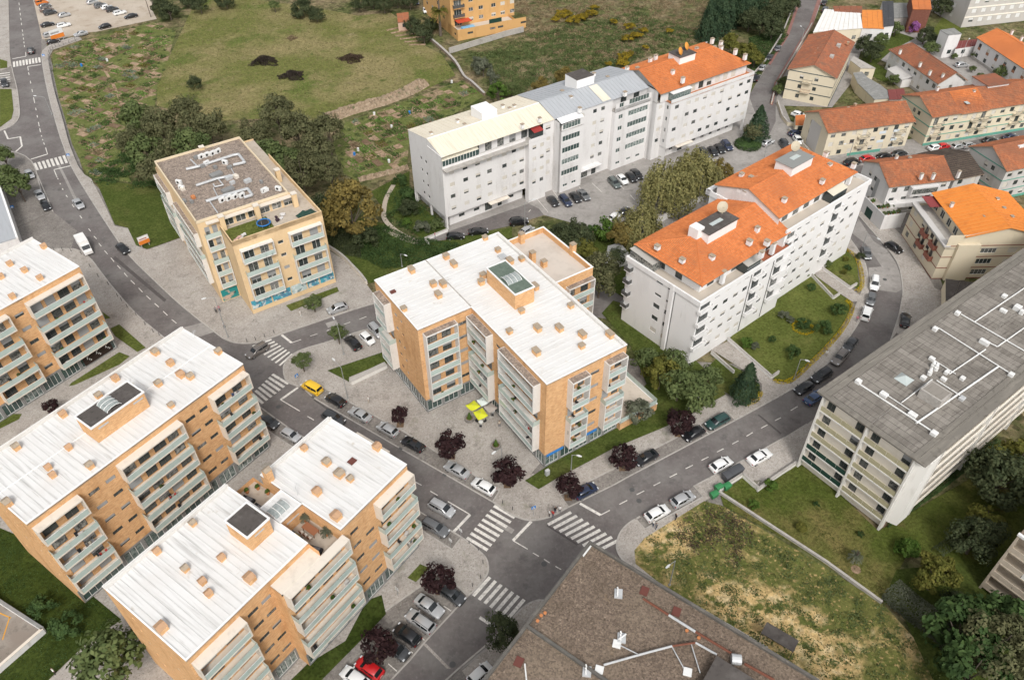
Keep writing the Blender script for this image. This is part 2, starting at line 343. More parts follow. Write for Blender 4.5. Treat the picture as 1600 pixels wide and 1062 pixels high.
# kerb lines, measured along the photograph
K_main_r = smooth_px([(48,-20),(60,30),(64,63),(65,85),(68,110),(77,153),(92,207),(100,230),(110,257),(133,297),(167,350),(200,397),(243,440),(283,477),(333,517),(353,531),(373,536.5),(396,536),(411,532.8),(438,522.5),(508.4,498.6),(552,484),(593,471.7),(660,449)], 3)
K_main_l0 = smooth_px([(13,-20),(15,60),(16,87),(20,112),(27,140),(30,165),(30,183),(20,196),(0,205),(-40,222)], 3)
K_main_l1 = smooth_px([(-40,250),(13,237),(50,253),(65,300),(83,331)], 3)
K_main_l2 = smooth_px([(83,389),(130,394),(172,444),(213,491),(252,524),(300,562),(350,598),(395,628),(436,658),(467,679),(540,726),(600,765),(662,803.6),(719.6,838.4),(744,857),(759.3,872),(763,889.4),(757,904),(739.5,924),(730.8,930.4)], 3)
K_sw_l = [(730.8,930.4),(664.9,1001.3),(640,1031),(560,1115)]
K_isl = smooth_px([(640,495),(595.5,509),(552,521),(510,535),(479.4,544),(459.8,552.5),(446,567),(443,579.4),(448.4,596),(467,604.5)], 3)
K_strip_road = [(471,604),(489.8,621),(496,625),(624.5,699.6),(653.9,716.3),(769.9,783.7)]
K_plaza = smooth_px([(769.9,783.7),(786.5,796),(807,807.5),(830,812.7),(859,807.5),(888,792)], 3)
K_ne_l = [(888,792),(960,756.6),(981,744.8),(1063.6,701.3),(1148.4,656.5)]
K_ne_l2 = smooth_px([(1148.4,656.5),(1179,640),(1242.6,604.7),(1299,562.7),(1317.7,539),(1339,508.4),(1353,477.8),(1356.6,452),(1354,421),(1346,400),(1332,379),(1310,349),(1292,322),(1282,300)], 3)
K_ne_r = [(993,811),(1083.6,760),(1160,720),(1226,683.6),(1261.4,662.4),(1330,610),(1370,570),(1390.7,534.3)]
K_ne_r2 = smooth_px([(1390.7,534.3),(1403.7,495.4),(1408.4,473),(1410.7,454.2),(1407,426),(1400,407),(1386,388),(1374,374),(1355.4,353),(1336,329),(1322,305)], 3)
K_se_r = smooth_px([(1000,807),(983,817),(970.7,829.7),(964.5,844.6),(965,862),(985,885),(1060,930),(1200,1012)], 3)
K_se_l = smooth_px([(1040,1062),(960,1008),(880,955),(850,938),(829,941.6),(811.6,954),(796.6,971.5)], 3)
K_sw_r = [(796.6,971.5),(757,1010),(717,1044),(640,1115)]
road_px = (K_main_r + [(640,495)] + K_isl[1:] + K_strip_road + K_plaza[1:] + K_ne_l[1:] + K_ne_l2[1:] + [(1322,305)] + K_ne_r2[::-1][1:] + K_ne_r[::-1][1:] + K_se_r[1:]
           + [(1040,1062)] + K_se_l[1:] + K_sw_r[1:] + K_sw_l[::-1] + K_main_l2[::-1][1:] + K_main_l1[::-1] + K_main_l0[::-1])
road = sheet('road', road_px, 0.0, M_asph)
# underlay so that no meadow shows between neighbouring sheets
sheet('street_bed', [(-60,-20),(60,-20),(70,60),(130,270),(330,470),(450,500),(700,420),(760,500),(880,560),(1010,560),(1180,570),(1290,500),(1330,400),(1270,280),(1420,300),(1500,520),(1260,700),(1000,880),(1240,1100),(500,1120),(300,900),(-60,700)], -.03, M_cobd)
sheet('asphalt_patch', [zE(600,90),zE(700,240),zE(790,300),zE(850,390),zE(885,480),zE(893,560),zE(850,582),zE(700,560),zE(668,520),zE(668,400),zE(650,330),zE(560,190)], .004, M_asph2)
sheet('asphalt_patch', [zE(560,190),zE(650,260),zE(755,410),zE(668,418),zE(640,345)], .008, M_asph)
sheet('side_street', [(83,331),(27,356),(-60,390),(-60,420),(40,400),(83,389),(110,392),(120,360)], .004, M_cobd)
sheet('side_street', [(660,449),(900,380),(960,420),(990,470),(960,500),(760,470),(640,495)], .004, M_asph)
# lot in front of the white blocks, and the streets in the upper right
M_lot = M_asph2
sheet('car_park', [(664,379),(700,374),(760,361),(800,352),(850,336),(900,350),(960,372),(1010,390),(1090,330),(1200,250),(1240,270),(1290,300),(1340,300),(1420,250),(1500,240),(1700,190),(1700,160),(1440,215),(1300,235),(1240,200),(1225,165),(1240,95),(1270,40),(1285,0),(1300,-40),(1262,-40),(1250,0),(1232,50),(1200,100),(1170,150),(1140,190),(1020,232),(860,292),(690,345)], .008, M_lot)
sheet('asphalt_patch', [(664,379),(700,374),(760,361),(800,352),(850,336),(842,326),(826,318),(700,362)], .012, M_asph)
sheet('road', [(1250,-30),(1234,45),(1203,97),(1170,150),(1185,190),(1200,215),(1212,190),(1212,160),(1222,120),(1262,55),(1283,0),(1287,-30)], .012, M_asph)
sheet('road', [(1262,262),(1330,262),(1420,243),(1700,178),(1700,196),(1540,225),(1420,262),(1342,290),(1300,300)], .012, M_asph)
for q, m_ in (([zC(560,130),zC(660,190),zC(640,215),zC(540,155)],M_asph2),([zA(620,120),zA(700,95),zA(720,130),zA(640,155)],M_asph2),([zD(950,375),zD(960,370),zD(1110,495),zD(1100,502)],M_asphd),([zC(870,160),zC(1060,280),zC(1050,288),zC(860,166)],M_asphd),([zC(75,900),zC(105,905),zC(260,1062),zC(235,1062)],M_cob),([zC(300,1062),zC(480,925),zC(490,940),zC(335,1062)],M_asph2),(
    [zB(180,400),zB(300,470),zB(290,480),zB(170,412)],M_asphd),([(180,400),(260,468),(257,472),(176,404)],M_asphd),([(90,250),(120,310),(116,312),(87,252)],M_asph2),([(330,500),(345,515),(300,530),(285,512)],M_asph2),([zA(540,690),zA(640,760),zA(630,772),zA(530,700)],M_asphd)): sheet('asphalt_patch', q, .006, m_)
# pavements
pv = 'pavement'
inner_y = [(590,468),(573,445),(563.7,432),(540,408),(515,392),(470,400),(400,420),(320,400),(286.7,370.7),(230,390.7),(213,384),(200,357),(180,354),(167,327),(143,280),(132,273),(123,260),(110,227),(100,190),(88,150),(80,113),(77,90),(83,78),(100,72),(128,62),(122,57),(100,62),(80,68),(66,80)]
slab(pv, [p for p in K_main_r if p[1] > 84 and p[0] < 595] + inner_y, -.05, .12, M_cob)
slab(pv, K_isl[2:] + [(482.5,593),(502,604),(634.8,676.8),(682.9,707),(734.7,738),(780,767)] + K_plaza + [(875,773),(928,748),(990.6,716.6),(1050.6,687),(1091.9,663.6),(1134,642.4)] + K_ne_l2[:-3]
     + [(1300,360),(1317,383),(1341,407),(1346,440),(1346,455),(1335.4,480),(1313,522.5),(1270.6,567),(1235.5,600),(1207,594),(1139,533),(1110,545),(1160,575),(1190,600),(1190,620),(1163,632),(1134,617),(1078,647),(960,700),(870,745),(830,740),(980,560),(800,430),(640,470)], -.05, .12, M_cob)
slab(pv, K_main_l2[:22] + [(395,646),(421,674.5),(450,694),(540,750),(662.4,831),(705.9,858.3),(720.8,839.7)] + [p for p in K_main_l2 if p[0] > 721] + [(690,893),(668,908),(600,956),(513,1036),(440,1110),(100,1180),(-80,1100),(-80,420),(60,396)], -.05, .12, M_cob)
slab(pv, K_se_r[2:] + [(1060,935),(993,881),(991,860),(1006.7,841),(1033,824.7),(1100,783),(1120,771),(1160,744.7),(1183,766),(1209.6,748),(1260,720),(1300,700),(1330,610),(1261.4,662.4),(1226,683.6),(1160,720),(1083.6,760),(1098.3,776.3),(1008.3,826.3),(993,811)], -.05, .12, M_cob)
slab(pv, K_se_l + [(770,1005),(722,1048),(760,1100),(1100,1100)], -.05, .12, M_cob)
slab(pv, K_ne_r2[:-2] + [(1345,320),(1370,330),(1420,380),(1460,450),(1500,470),(1500,520),(1440,540),(1400,520)], -.05, .12, M_cob)
slab(pv, K_main_l1 + [(27,356),(-60,390)], -.05, .12, M_cobd)
slab(pv, [(-40,-20),(13,-20)] + [p for p in K_main_l0 if p[1] < 112 and p[1] > -10] + [(0,112),(-40,115)], -.05, .12, M_cob)
slab(pv, [p for p in K_main_l0 if p[1] > 132] + [(-40,130)], -.05, .12, M_cob)
slab('red_cycle_path', [(1283,0),(1270,40),(1240,90),(1214,135),(1207,165),(1203,163),(1210,130),(1235,88),(1264,40),(1277,0)], -.05, .12, mat('red_paving', (.24,.12,.10), .9, [((.30,.17,.15), 1.5, .45, .7)]))
slab('red_cycle_path', [(1200,100),(1228,55),(1246,5),(1250,5),(1233,55),(1204,102)], -.05, .12, MATS['red_paving'])
# kerbs: real steps
kb = [K_main_r[9:], K_main_l0[8:], K_main_l1, K_main_l2, K_isl, K_plaza, K_ne_l2, K_ne_r2, K_se_r, K_se_l,
      [(467,604.5),(482.5,593),(502,604),(634.8,676.8),(682.9,707),(734.7,738),(780,767),(769.9,783.7)],
      [(888,792),(875,773),(928,748),(990.6,716.6),(1050.6,687),(1091.9,663.6),(1134,642.4),(1148.4,656.5)],
      [(395,646),(421,674.5),(450,694),(540,750),(662.4,831),(705.9,858.3),(720.8,839.7)], [(730.8,930.4),(690,893),(668,908),(600,956),(513,1036)],
      [(993,811),(1008.3,826.3),(1098.3,776.3),(1083.6,760),(1160,720),(1226,683.6)], K_sw_r]
for k in kb:
    mb = MB(); strip(mb, pxpoly(k), .24, -.05, .135); struct(mb.build('kerb', M_kerb))
# flush parking strips of dark setts, edged in stone
for q in ([(471,604),(482.5,593),(502,604),(634.8,676.8),(682.9,707),(734.7,738),(780,767),(769.9,783.7),(653.9,716.3),(624.5,699.6),(496,625)],
          [(888,792),(875,773),(928,748),(990.6,716.6),(1050.6,687),(1091.9,663.6),(1134,642.4),(1148.4,656.5),(1063.6,701.3),(981,744.8),(960,756.6)],
          [(436,658),(467,679),(540,726),(600,765),(662,803.6),(719.6,838.4),(705.9,858.3),(662.4,831),(540,750),(450,694),(421,674.5),(412,645)],
          [(730.8,930.4),(690,893),(668,908),(600,956),(513,1036),(440,1110),(560,1115),(640,1031),(664.9,1001.3)],
          [(993,811),(1008.3,826.3),(1098.3,776.3),(1083.6,760)], [(1160,720),(1175,740),(1240,704),(1226,683.6)],
          [(552,521),(595.5,509),(650,492),(650,515),(600,532),(545,556),(537,545)]):
    sheet('parking_bay', q, .016, M_cobd)
mb = MB()
for k in (K_strip_road, K_ne_l, [(436,658),(662,803.6),(719.6,838.4)], K_sw_l, [(1083.6,760),(1160,720),(1226,683.6),(1261,662)], K_ne_r2[8:], [(83,331),(50,253)]):
    mb = MB(); strip(mb, pxpoly(k), .22, -.02, .03); struct(mb.build('kerb', M_kerb))
# lawns
for i, (q, m_) in enumerate((
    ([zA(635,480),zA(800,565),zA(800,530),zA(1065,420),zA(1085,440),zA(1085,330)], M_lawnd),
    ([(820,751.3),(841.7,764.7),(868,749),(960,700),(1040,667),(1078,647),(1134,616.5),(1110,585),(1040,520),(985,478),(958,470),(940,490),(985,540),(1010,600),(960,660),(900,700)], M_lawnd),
    ([(1215,597),(1235,597),(1268,563),(1310,520),(1331,480),(1325,462),(1310,450),(1255,420),(1215,440),(1165,480),(1140,532),(1165,553)], M_lawn),
    ([(1342,452),(1342,440),(1338,408),(1317,385),(1300,372),(1268,400),(1290,420),(1330,448)], M_lawn),
    ([(1163,629),(1187,618),(1187,602),(1160,580),(1120,560),(1095,585),(1130,612)], M_lawnd),
    ([(1125,772),(1160,747),(1183,768),(1211,750),(1250,724),(1300,760),(1372,830),(1600,700),(1700,640),(1700,980),(1560,960),(1490,900),(1420,860),(1400,900),(1375,940),(1240,850),(1130,790)], M_lawns),
    ([(1700,900),(1600,1000),(1560,1090),(1470,1090),(1410,960),(1380,940),(1400,890),(1500,880)], M_lawnd),
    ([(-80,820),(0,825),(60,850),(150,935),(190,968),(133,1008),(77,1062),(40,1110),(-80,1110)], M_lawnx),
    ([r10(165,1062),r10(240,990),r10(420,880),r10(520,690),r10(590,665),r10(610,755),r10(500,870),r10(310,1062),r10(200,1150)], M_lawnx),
    ([r10(710,585),r10(770,520),r10(815,540),r10(750,605)], M_lawn),
    ([(108,604),r5(335,735),r5(560,590),r5(610,610),r5(560,650),r5(350,745)], M_lawn), ([r5(480,400),r5(520,430),r5(495,437)], M_lawn),
    ([r5(518,480),r5(560,460),r5(685,570),r5(645,590),r5(540,515)], M_lawn),
    ([r5(0,905),r5(60,880),r5(105,880),r5(90,905),r5(0,950)], M_lawn),
    ([r1(0,420),r1(55,420),r1(65,520),r1(55,560),r1(0,600)], M_lawn), ([r1(0,280),r1(35,290),r1(35,320),r1(0,325)], M_lawn),
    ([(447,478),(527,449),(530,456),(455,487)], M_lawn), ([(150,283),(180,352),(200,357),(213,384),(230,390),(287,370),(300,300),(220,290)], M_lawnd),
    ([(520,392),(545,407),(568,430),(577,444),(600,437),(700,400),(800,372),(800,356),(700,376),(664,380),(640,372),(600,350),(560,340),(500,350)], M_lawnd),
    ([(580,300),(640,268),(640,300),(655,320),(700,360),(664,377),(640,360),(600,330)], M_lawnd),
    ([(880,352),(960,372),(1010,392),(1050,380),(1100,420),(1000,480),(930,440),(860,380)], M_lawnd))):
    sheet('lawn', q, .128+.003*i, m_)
sheet('weed_lot', [(993,881),(991,860),(1006.7,841),(1033,824.7),(1100,783),(1128,790),(1240,856),(1380,944),(1440,1010),(1500,1090),(1200,1090),(1060,935)], .10, M_weed)
# upper-left: dirt car park, fields, gardens
sheet('dirt_car_park', [(52,0),(66,62),(100,60),(128,52),(150,50),(245,30),(232,5),(215,-30),(52,-30)], .004, M_sand)
sheet('dirt_patch', [(160,0),(215,5),(245,15),(250,-30),(160,-30)], .010, M_sand)
FIELD = [(345,-12),(300,14),(262,95),(246,135),(245,165),(330,190),(420,185),(525,190),(655,145),(712,118),(690,85),(660,70),(640,40),(610,20),(560,25),(480,10),(400,0)]
sheet('grass_field', FIELD, .02, M_field)
GARD_A = [(82,84),(128,64),(240,35),(275,50),(262,95),(246,135),(242,165),(200,172),(188,250),(205,285),(150,280),(133,268),(113,226),(103,190),(91,150),(83,113)]
GARD_B = [(540,192),(655,150),(722,126),(757,150),(690,190),(640,212),(636,262),(560,284),(535,270),(520,225)]
M_gg = mat('allotment_ground', (.115,.135,.042), .95, [((.15,.16,.06), .5, .45, .62), ((.27,.20,.13), .16, .56, .60), ((.07,.09,.026), 1.4, .55, .7)], cells=(2.2,.22), bump=(5,.8), spec=.05); sheet('garden_ground', GARD_A, .03, M_gg); sheet('garden_ground', GARD_B, .03, M_gg)
sheet('dirt_path', [r1(425,185),r1(440,185),r1(470,290),r1(530,380),r1(590,500),r1(590,530),r1(560,480),r1(520,390),r1(455,280)], .04, M_soil)
# pale worn paths across the park lawn
for pth in ([(615,290),(604,310),(600,330),(602,345),(620,362),(645,375),(664,381)], [(664,381),(640,378),(600,360)]):
    mb = MB(); strip(mb, pxpoly(smooth_px(pth)), 1.1, .1, .20); struct(mb.build('path', M_sand))
# garden square paths by the white L-shaped block
sheet('path', [(1110,546),(1139,534),(1165,556),(1206,592),(1203,601),(1180,590)], .135, M_cob)
sheet('path', [zE(250,350),zE(300,350),zE(360,430),zE(550,560),zE(600,600),zE(640,640),zE(560,650),zE(470,590),zE(320,480)], .24, M_cob)
# ------------------------------------------------------------------ road paint
NPAINT = [0]
def line(a, b, wd=.13, name='road_line', par=None):
    NPAINT[0] += 1
    p, q = G(*a).xy, G(*b).xy; mb = MB(); d = (q-p).normalized(); n_ = Vector((-d.y, d.x))*wd/2; z = .024+.0004*(NPAINT[0] % 9)
    mb.add([(*(p+n_),z),(*(p-n_),z),(*(q-n_),z),(*(q+n_),z)], [(0,1,2,3)]); return mb.build(name, M_paint, par or road)
def crosswalk(a0, a1, b0, b1, n, label, wd=.5):
    c = thing('crosswalk', label, 'crosswalk')
    for i in range(n):
        t = i/(n-1); L = lambda p, q: (p[0]+(q[0]-p[0])*t, p[1]+(q[1]-p[1])*t)
        line(L(a0, b0), L(a1, b1), wd, 'stripe', c)
crosswalk(zC(530,40), zC(660,115), zC(360,240), zC(490,318), 8, 'white zebra crossing in front of the corner plaza with the disabled bay sign')
crosswalk(zC(1015,80), zC(870,158), zC(1308,258), zC(1162,334), 9, 'zebra crossing partly hidden by the gravel roof, by the group of people')
crosswalk(zC(505,488), zC(400,605), zC(720,628), zC(617,750), 7, 'zebra crossing nearest the silver cars parked beside the purple trees')
crosswalk(zA(215,243), zA(70,295), zA(372,352), zA(272,440), 8, 'zebra crossing that the brown grey sedan is driving over', .42)
crosswalk(zA(220,505), zA(340,578), zA(68,652), zA(150,725), 7, 'zebra crossing beside the yellow van, ending at the brick block')
crosswalk(r1(65,290), r1(67,315), r1(183,270), r1(187,294), 9, 'far zebra crossing near the orange and white billboard', .6)
crosswalk(r1(162,765), r1(176,798), r1(298,730), r1(313,765), 8, 'zebra crossing beside the vegetable gardens, below the lamp', .6)
crosswalk(r1(-10,349), r1(46,341), r1(-8,390), r1(49,383), 5, 'short zebra crossing cut by the edge of the picture', .6)
for a, b, w_ in ((zC(240,12),zC(380,95),.16),(zC(380,95),zC(275,205),.45),(zC(1070,25),zC(1200,98),.45),(zC(1200,98),zC(1258,68),.16),(zC(765,138),zC(650,258),.45),(zC(650,258),zC(742,312),.16),(zC(440,740),zC(545,808),.45),
                 (zA(290,208),zA(365,268),.45),(zA(365,268),zA(437,243),.16),(zA(412,605),zA(283,697),.45),(zA(283,697),zA(428,783),.16),
                 (r1(58,277),r1(122,265),.45),(r1(122,265),r1(120,245),.2),(r1(193,304),r1(130,313),.45),(r1(130,313),r1(133,332),.2),(r1(145,747),r1(223,723),.45),(r1(223,723),r1(214,693),.2),(r1(330,778),r1(253,796),.45),(r1(253,796),r1(268,832),.2),
                 (r1(20,613),r1(38,652),.4),(r1(38,652),r1(95,642),.4),(r1(95,642),r1(103,686),.4),(r1(103,686),r1(73,712),.4),
                 (zA(830,195),zA(915,302),.12),(zA(935,170),zA(1015,270),.12),(zA(1040,130),zA(1100,200),.12),(zE(865,820),zE(920,830),.12),(zE(870,735),zE(865,820),.12),
                 (zD(570,440),zD(625,500),.12),(zD(1130,528),zD(1182,577),.12),(zD(850,682),zD(920,738),.12),(zD(920,738),zD(1230,590),.12),(zD(1255,455),zD(1280,480),.1),
                 (r10(880,715),r10(915,738),.12),(r10(750,840),r10(790,875),.12),(r10(690,900),r10(735,935),.12),(r10(620,985),r10(660,1020),.12),
                 ((835,306),(856,331),.1),((862,296),(875,313),.1),((905,292),(920,312),.1),((925,286),(940,300),.1),((955,275),(975,296),.1),((1090,248),(1096,256),.1),((1140,224),(1150,232),.1)):
    line(a, b, w_)
def dash(pairs, z=None):
    for a, b in pairs: line(a, b, .15, 'dash')
dash([(zA(a,b),zA(c,d)) for a,b,c,d in ((505,218,560,200),(630,178,685,155),(757,130,807,112),(875,92,930,70),(995,45,1025,35),(485,822,533,850))])
dash([(zB(a,b),zB(c,d)) for a,b,c,d in ((235,640,283,665),(350,710,405,742))]); dash([(zC(a,b),zC(c,d)) for a,b,c,d in ((775,335,812,357),(845,375,880,398),(917,420,952,440))])
dash([(zD(a,b),zD(c,d)) for a,b,c,d in ((33,967,85,940),(147,903,198,877),(260,843,305,820),(367,787,415,763),(473,730,520,707),(578,675,624,652),(680,620,724,598),(782,567,823,545),(877,515,918,490),(973,462,1015,440),(1065,412,1105,392),(1170,345,1215,318))])
dash([(r5(a,b),r5(c,d)) for a,b,c,d in ((415,10,425,22),(440,45,453,58),(463,78,475,93),(490,113,505,130),(520,147,535,165),(550,182,565,198),(582,217,597,235),(613,252,632,270),(650,288,668,307),(687,325,706,342),(725,360,745,378),(765,397,785,416),(805,435,827,453),(850,475,873,492))])
def dashpath(pts, n):
    P = smooth_px(pts, 12); m_ = len(P)-1
    for i in range(n):
        a = P[int(m_*i/n)]; b = P[int(m_*(i+.42)/n)]
        if a != b: line(a, b, .2, 'dash')
dashpath([r1(86,-10),r1(103,130),r1(118,240)], 11); dashpath([r1(134,340),r1(165,495),r1(190,620),r1(212,690)], 11); dashpath([r1(270,835),r1(310,915),r1(410,1062)], 6)
dash([((826,271+60),(829,328))]); line((985,305),(992,313),.15,'dash')
# ------------------------------------------------------------------ building kit
M_brick = brickmat('ochre_brick', (.72,.42,.20), (.56,.285,.115), (.77,.51,.28), (.52,.37,.24))
M_roofw = mat('white_roof_sheet', (.34,.33,.315), .55, [((.25,.24,.225), 1.2, .54, .78)])
def roofmat(name, yaw, ax):
    st = (.12, 2.4, 1) if ax == 'x' else (2.4, .12, 1)
    d = .78 if name[-1] == 'l' else 1.0
    return mat(name, (.685,.68,.668), .55, [((.60*d,.588*d,.565*d), 1.0, .50, .74, st, yaw), ((.645,.63,.61), .22, .46, .68), ((.36,.335,.30), 1.7, .62, .82, st, yaw), ((.45,.39,.31), .6, .66, .82), ((.30,.27,.235), 2.2, .70, .84)])
M_trim = mat('white_metal_trim', (.80,.79,.775), .5)
M_frame = mat('pale_concrete_frame', (.66,.64,.605), .8, [((.53,.51,.475), .9, .52, .76, (1,1,.35)), ((.72,.70,.67), 3, .5, .7)])
M_cream = mat('cream_concrete', (.66,.60,.52), .8, [((.52,.465,.40), .8, .52, .76), ((.40,.35,.29), 1.4, .66, .82)])
M_gravel = mat('roof_gravel', (.27,.215,.175), .95, [((.40,.335,.285), 5, .5, .65), ((.15,.12,.10), 6.5, .52, .66), ((.20,.16,.13), .5, .5, .72)], cells=(3.5,.3), bump=(9, .8))
M_gravelM = mat('roof_gravel_brown', (0.161,0.122,0.093), .95, [((0.250,0.194,0.147), 3.6, .54, .66), ((0.090,0.066,0.048), 4.4, .53, .66), ((0.129,0.098,0.072), .35, .48, .70), ((0.187,0.145,0.108), .12, .5, .7), ((0.235,0.164,0.095), .3, .68, .80)], cells=(5.5,.30), bump=(7, .9))
M_bit = mat('dark_roofing', (.082,.072,.066), .9, [((.12,.108,.10), .5, .5, .7), ((.055,.048,.044), 1.5, .52, .7)])
M_grn = mat('green_roof_sheet', (.115,.15,.12), .6, [((.15,.19,.155), 1, .5, .7), ((.08,.105,.085), 2.5, .55, .72)])
M_gl = glassmat('window_glass', (.045,.055,.054), (.34,.335,.31))
M_glt = glassmat('window_glass_teal', (.055,.085,.08), (.32,.37,.35), .35)
M_shut = mat('roller_shutter', (.36,.365,.365), .6, [((.29,.295,.295), 60, .45, .55, (.01,.01,1))])
M_shutw = mat('roller_shutter_cream', (.62,.58,.51), .6, [((.54,.50,.43), 60, .45, .55, (.01,.01,1))], rand=(.70,.68,.65))
M_wfr = mat('window_frame_dark', (.09,.09,.088), .5); M_wfw = mat('window_frame_white', (.70,.69,.67), .5)
M_teal = mat('teal_railing_glass', (.45,.535,.50), .2, [((.39,.475,.44), .6, .45, .7)], spec=.5)
M_grey = mat('grey_cladding', (.22,.22,.215), .6, [((.27,.27,.262), .8, .5, .7)])
M_galv = mat('galvanised_duct', (.52,.53,.535), .45, [((.42,.43,.435), 1.5, .5, .7)], metal=.2)
M_rust = mat('rusty_pipe', (.155,.058,.036), .85, [((.22,.10,.06), 1.5, .5, .7)])
M_dark = mat('dark_void', (.025,.023,.022), .9)
M_ac = mat('white_enamel', (.70,.70,.685), .5, [((.60,.59,.565), 2, .52, .72)])
WIN_KINDS = 'ggghhs'
class Bld:
    def __init__(s, name, label, cat, o, yaw, group=None):
        s.o = Vector((o[0], o[1], 0)); s.yaw = R_(yaw); s.root = thing(name, label, cat, s.o, s.yaw, group); s.rnd = random.Random(hash(label) % 1000 if False else sum(map(ord, label)))
    def px(s, u, v, z):
        d = G(u, v, z)-s.o; c, n = math.cos(-s.yaw), math.sin(-s.yaw); return (d.x*c-d.y*n, d.x*n+d.y*c)
    def part(s, name, mb, m, loc=(0,0,0), rz=0.0, par=None, **k): return mb.build(name, m, par or s.root, loc, rz, **k)
    def obj(s, name, me, loc=(0,0,0), rz=0.0, par=None): return link(name, me, par or s.root, loc, rz)
def Fr(ox, oy, ang): return (ox, oy, R_(ang))
def at(F, x, y): c, n = math.cos(F[2]), math.sin(F[2]); return (F[0]+x*c-y*n, F[1]+x*n+y*c)
def window(b, F, s, z, w_, h, kind='g', rev=.16, frame=None, glass=None, shut=None, out=0.0):
    frame, glass, shut = frame or M_wfr, glass or M_gl, shut or M_shut
    w_, h = round(w_,2), round(h,2)
    def fm():
        t = .06; mb = MB(); mb.box(0,w_,0,.06,0,t); mb.box(0,w_,0,.06,h-t,h); mb.box(0,t,0,.06,t,h-t); mb.box(w_-t,w_,0,.06,t,h-t)
        k = max(1, round(w_/.85))
        for i in range(1, k): mb.box(w_*i/k-.03, w_*i/k+.03, -.004, .06, t, h-t)
        return mb.mesh('window', frame)
    x, y = at(F, s, rev-.07-out)
    f = b.obj('window', cached(('wf',w_,h,frame.name), fm), (x,y,z), F[2])
    if kind in 'gh': b.obj('pane', cached(('wp',w_,h,glass.name), lambda: MB().box(.05,w_-.05,.03,.05,.05,h-.05).mesh('pane', glass)), par=f)
    if kind in 'sh':
        fr = 1.0 if kind == 's' else b.rnd.choice((.35,.5,.65))
        b.obj('shutter', cached(('ws',w_,h,fr,shut.name), lambda: MB().box(.03,w_-.03,-.03,.0,h*(1-fr)+.02,h-.02).mesh('shutter', shut)), par=f)
    return f
def facade(b, F, L, z0, z1, ops, m, name='wall', rev=.16, **kw):
    """one wall seen from outside with real recessed openings; ops = (s, z, w, h, kind)"""
    xs = sorted({0.0, L, *[o[0] for o in ops], *[o[0]+o[2] for o in ops]}); zs = sorted({z0, z1, *[o[1] for o in ops], *[o[1]+o[3] for o in ops]})
    mb = MB(); idx = {}
    def V(x, z):
        if (x, z) not in idx: idx[(x,z)] = len(mb.v); mb.v.append((x,0,z))
        return idx[(x,z)]
    for x0, x1 in zip(xs, xs[1:]):
        for a, c in zip(zs, zs[1:]):
            cx, cz = (x0+x1)/2, (a+c)/2
            if any(o[0] < cx < o[0]+o[2] and o[1] < cz < o[1]+o[3] for o in ops): continue
            mb.f.append((V(x0,a),V(x1,a),V(x1,c),V(x0,c))); mb.m.append(0)
    for o in ops:
        x, z, w_, h = o[:4]; d = rev
        mb.add([(x,0,z),(x+w_,0,z),(x+w_,0,z+h),(x,0,z+h),(x,d,z),(x+w_,d,z),(x+w_,d,z+h),(x,d,z+h)], [(0,4,5,1),(1,5,6,2),(2,6,7,3),(3,7,4,0)])
    wl = b.part(name, mb, m, (F[0],F[1],0), F[2])
    for o in ops: 
        if o[4] != 'n': window(b, F, *o[:5], rev=rev, **kw)
    return wl
F0, FH = 3.4, 2.95
def zf(k): return F0+(k-1)*FH
def panels(b, par, F, x0, x1, y, z, h=.95, horizontal=True, m=None):
    """row of glass railing panels, each one its own piece"""
    m = m or M_teal; n = max(1, round((x1-x0)/2.3)); w_ = (x1-x0)/n; ra = par.rotation_euler.z; c, s = math.cos(-ra), math.sin(-ra)
    for i in range(n):
        p = at(F, x0+w_*(i+.5), y); dx, dy = p[0]-par.location.x, p[1]-par.location.y
        b.obj('glass_panel', boxmesh('glass_panel', w_-.035, .03, h, m), (dx*c-dy*s,dx*s+dy*c,z), F[2]-ra, par)
def loggia(b, F, s0, s1, pattern, proj=1.32, top=5, m=None, gravel=False, rail=None, d0=0.0, off=0.0, low=None):
    """stack of balconies, top floor first: F framed in concrete, O open with glass on three sides"""
    m = m or M_frame; k = top; i = 0; t = .17
    while i < len(pattern):
        if pattern[i] == 'F':
            n = 1
            while i+n < len(pattern) and pattern[i+n] == 'F': n += 1
            zb, zt = zf(k-n+1)-.1, zf(k)+FH-.02; mb = MB()
            mb.box(s0,s0+t,-proj,d0,zb,zt); mb.box(s1-t,s1,-proj,d0,zb,zt); mb.box(s0+t,s1-t,-proj,d0,zt-.2,zt); mb.box(s0+t,s1-t,-proj,d0,zb,zb+.2)
            for q in range(1, n): mb.box(s0+t,s1-t,-proj+.02,d0,zf(k-q+1)-.1,zf(k-q+1)+.08)
            fr = b.part('balcony_frame', mb, m, (F[0],F[1],0), F[2])
            if gravel and i == 0:
                mg = MB(); mg.box(s0+.12,s1-.12,-proj+.12,d0-.05,zt,zt+.03); b.part('gravel_top', mg, M_gravel, (F[0],F[1],0), F[2])
            for q in range(n):
                z = zf(k-q)+.1; panels(b, fr, F, s0+t, s1-t, -proj+.05, z)
                b.obj('handrail', boxmesh('handrail', s1-s0-2*t, .05, .04, M_trim), ((s0+s1)/2,-proj+.05,z+.95), 0, fr)
            i += n; k -= n
        else:
            z = zf(k)+.02; mb = MB(); mb.box(s0-.02,s1+.02,-proj-.02,d0,z-.12,z)
            fr = b.part('balcony_slab', mb, m, (F[0],F[1],0), F[2])
            panels(b, fr, F, s0, s1, -proj+.03, z); panels(b, fr, (*at(F, s0, -proj+.05), F[2]+math.pi/2), 0, proj+d0-.05, 0, z); panels(b, fr, (*at(F, s1, -proj+.05), F[2]+math.pi/2), 0, proj+d0-.05, 0, z)
            i += 1; k -= 1
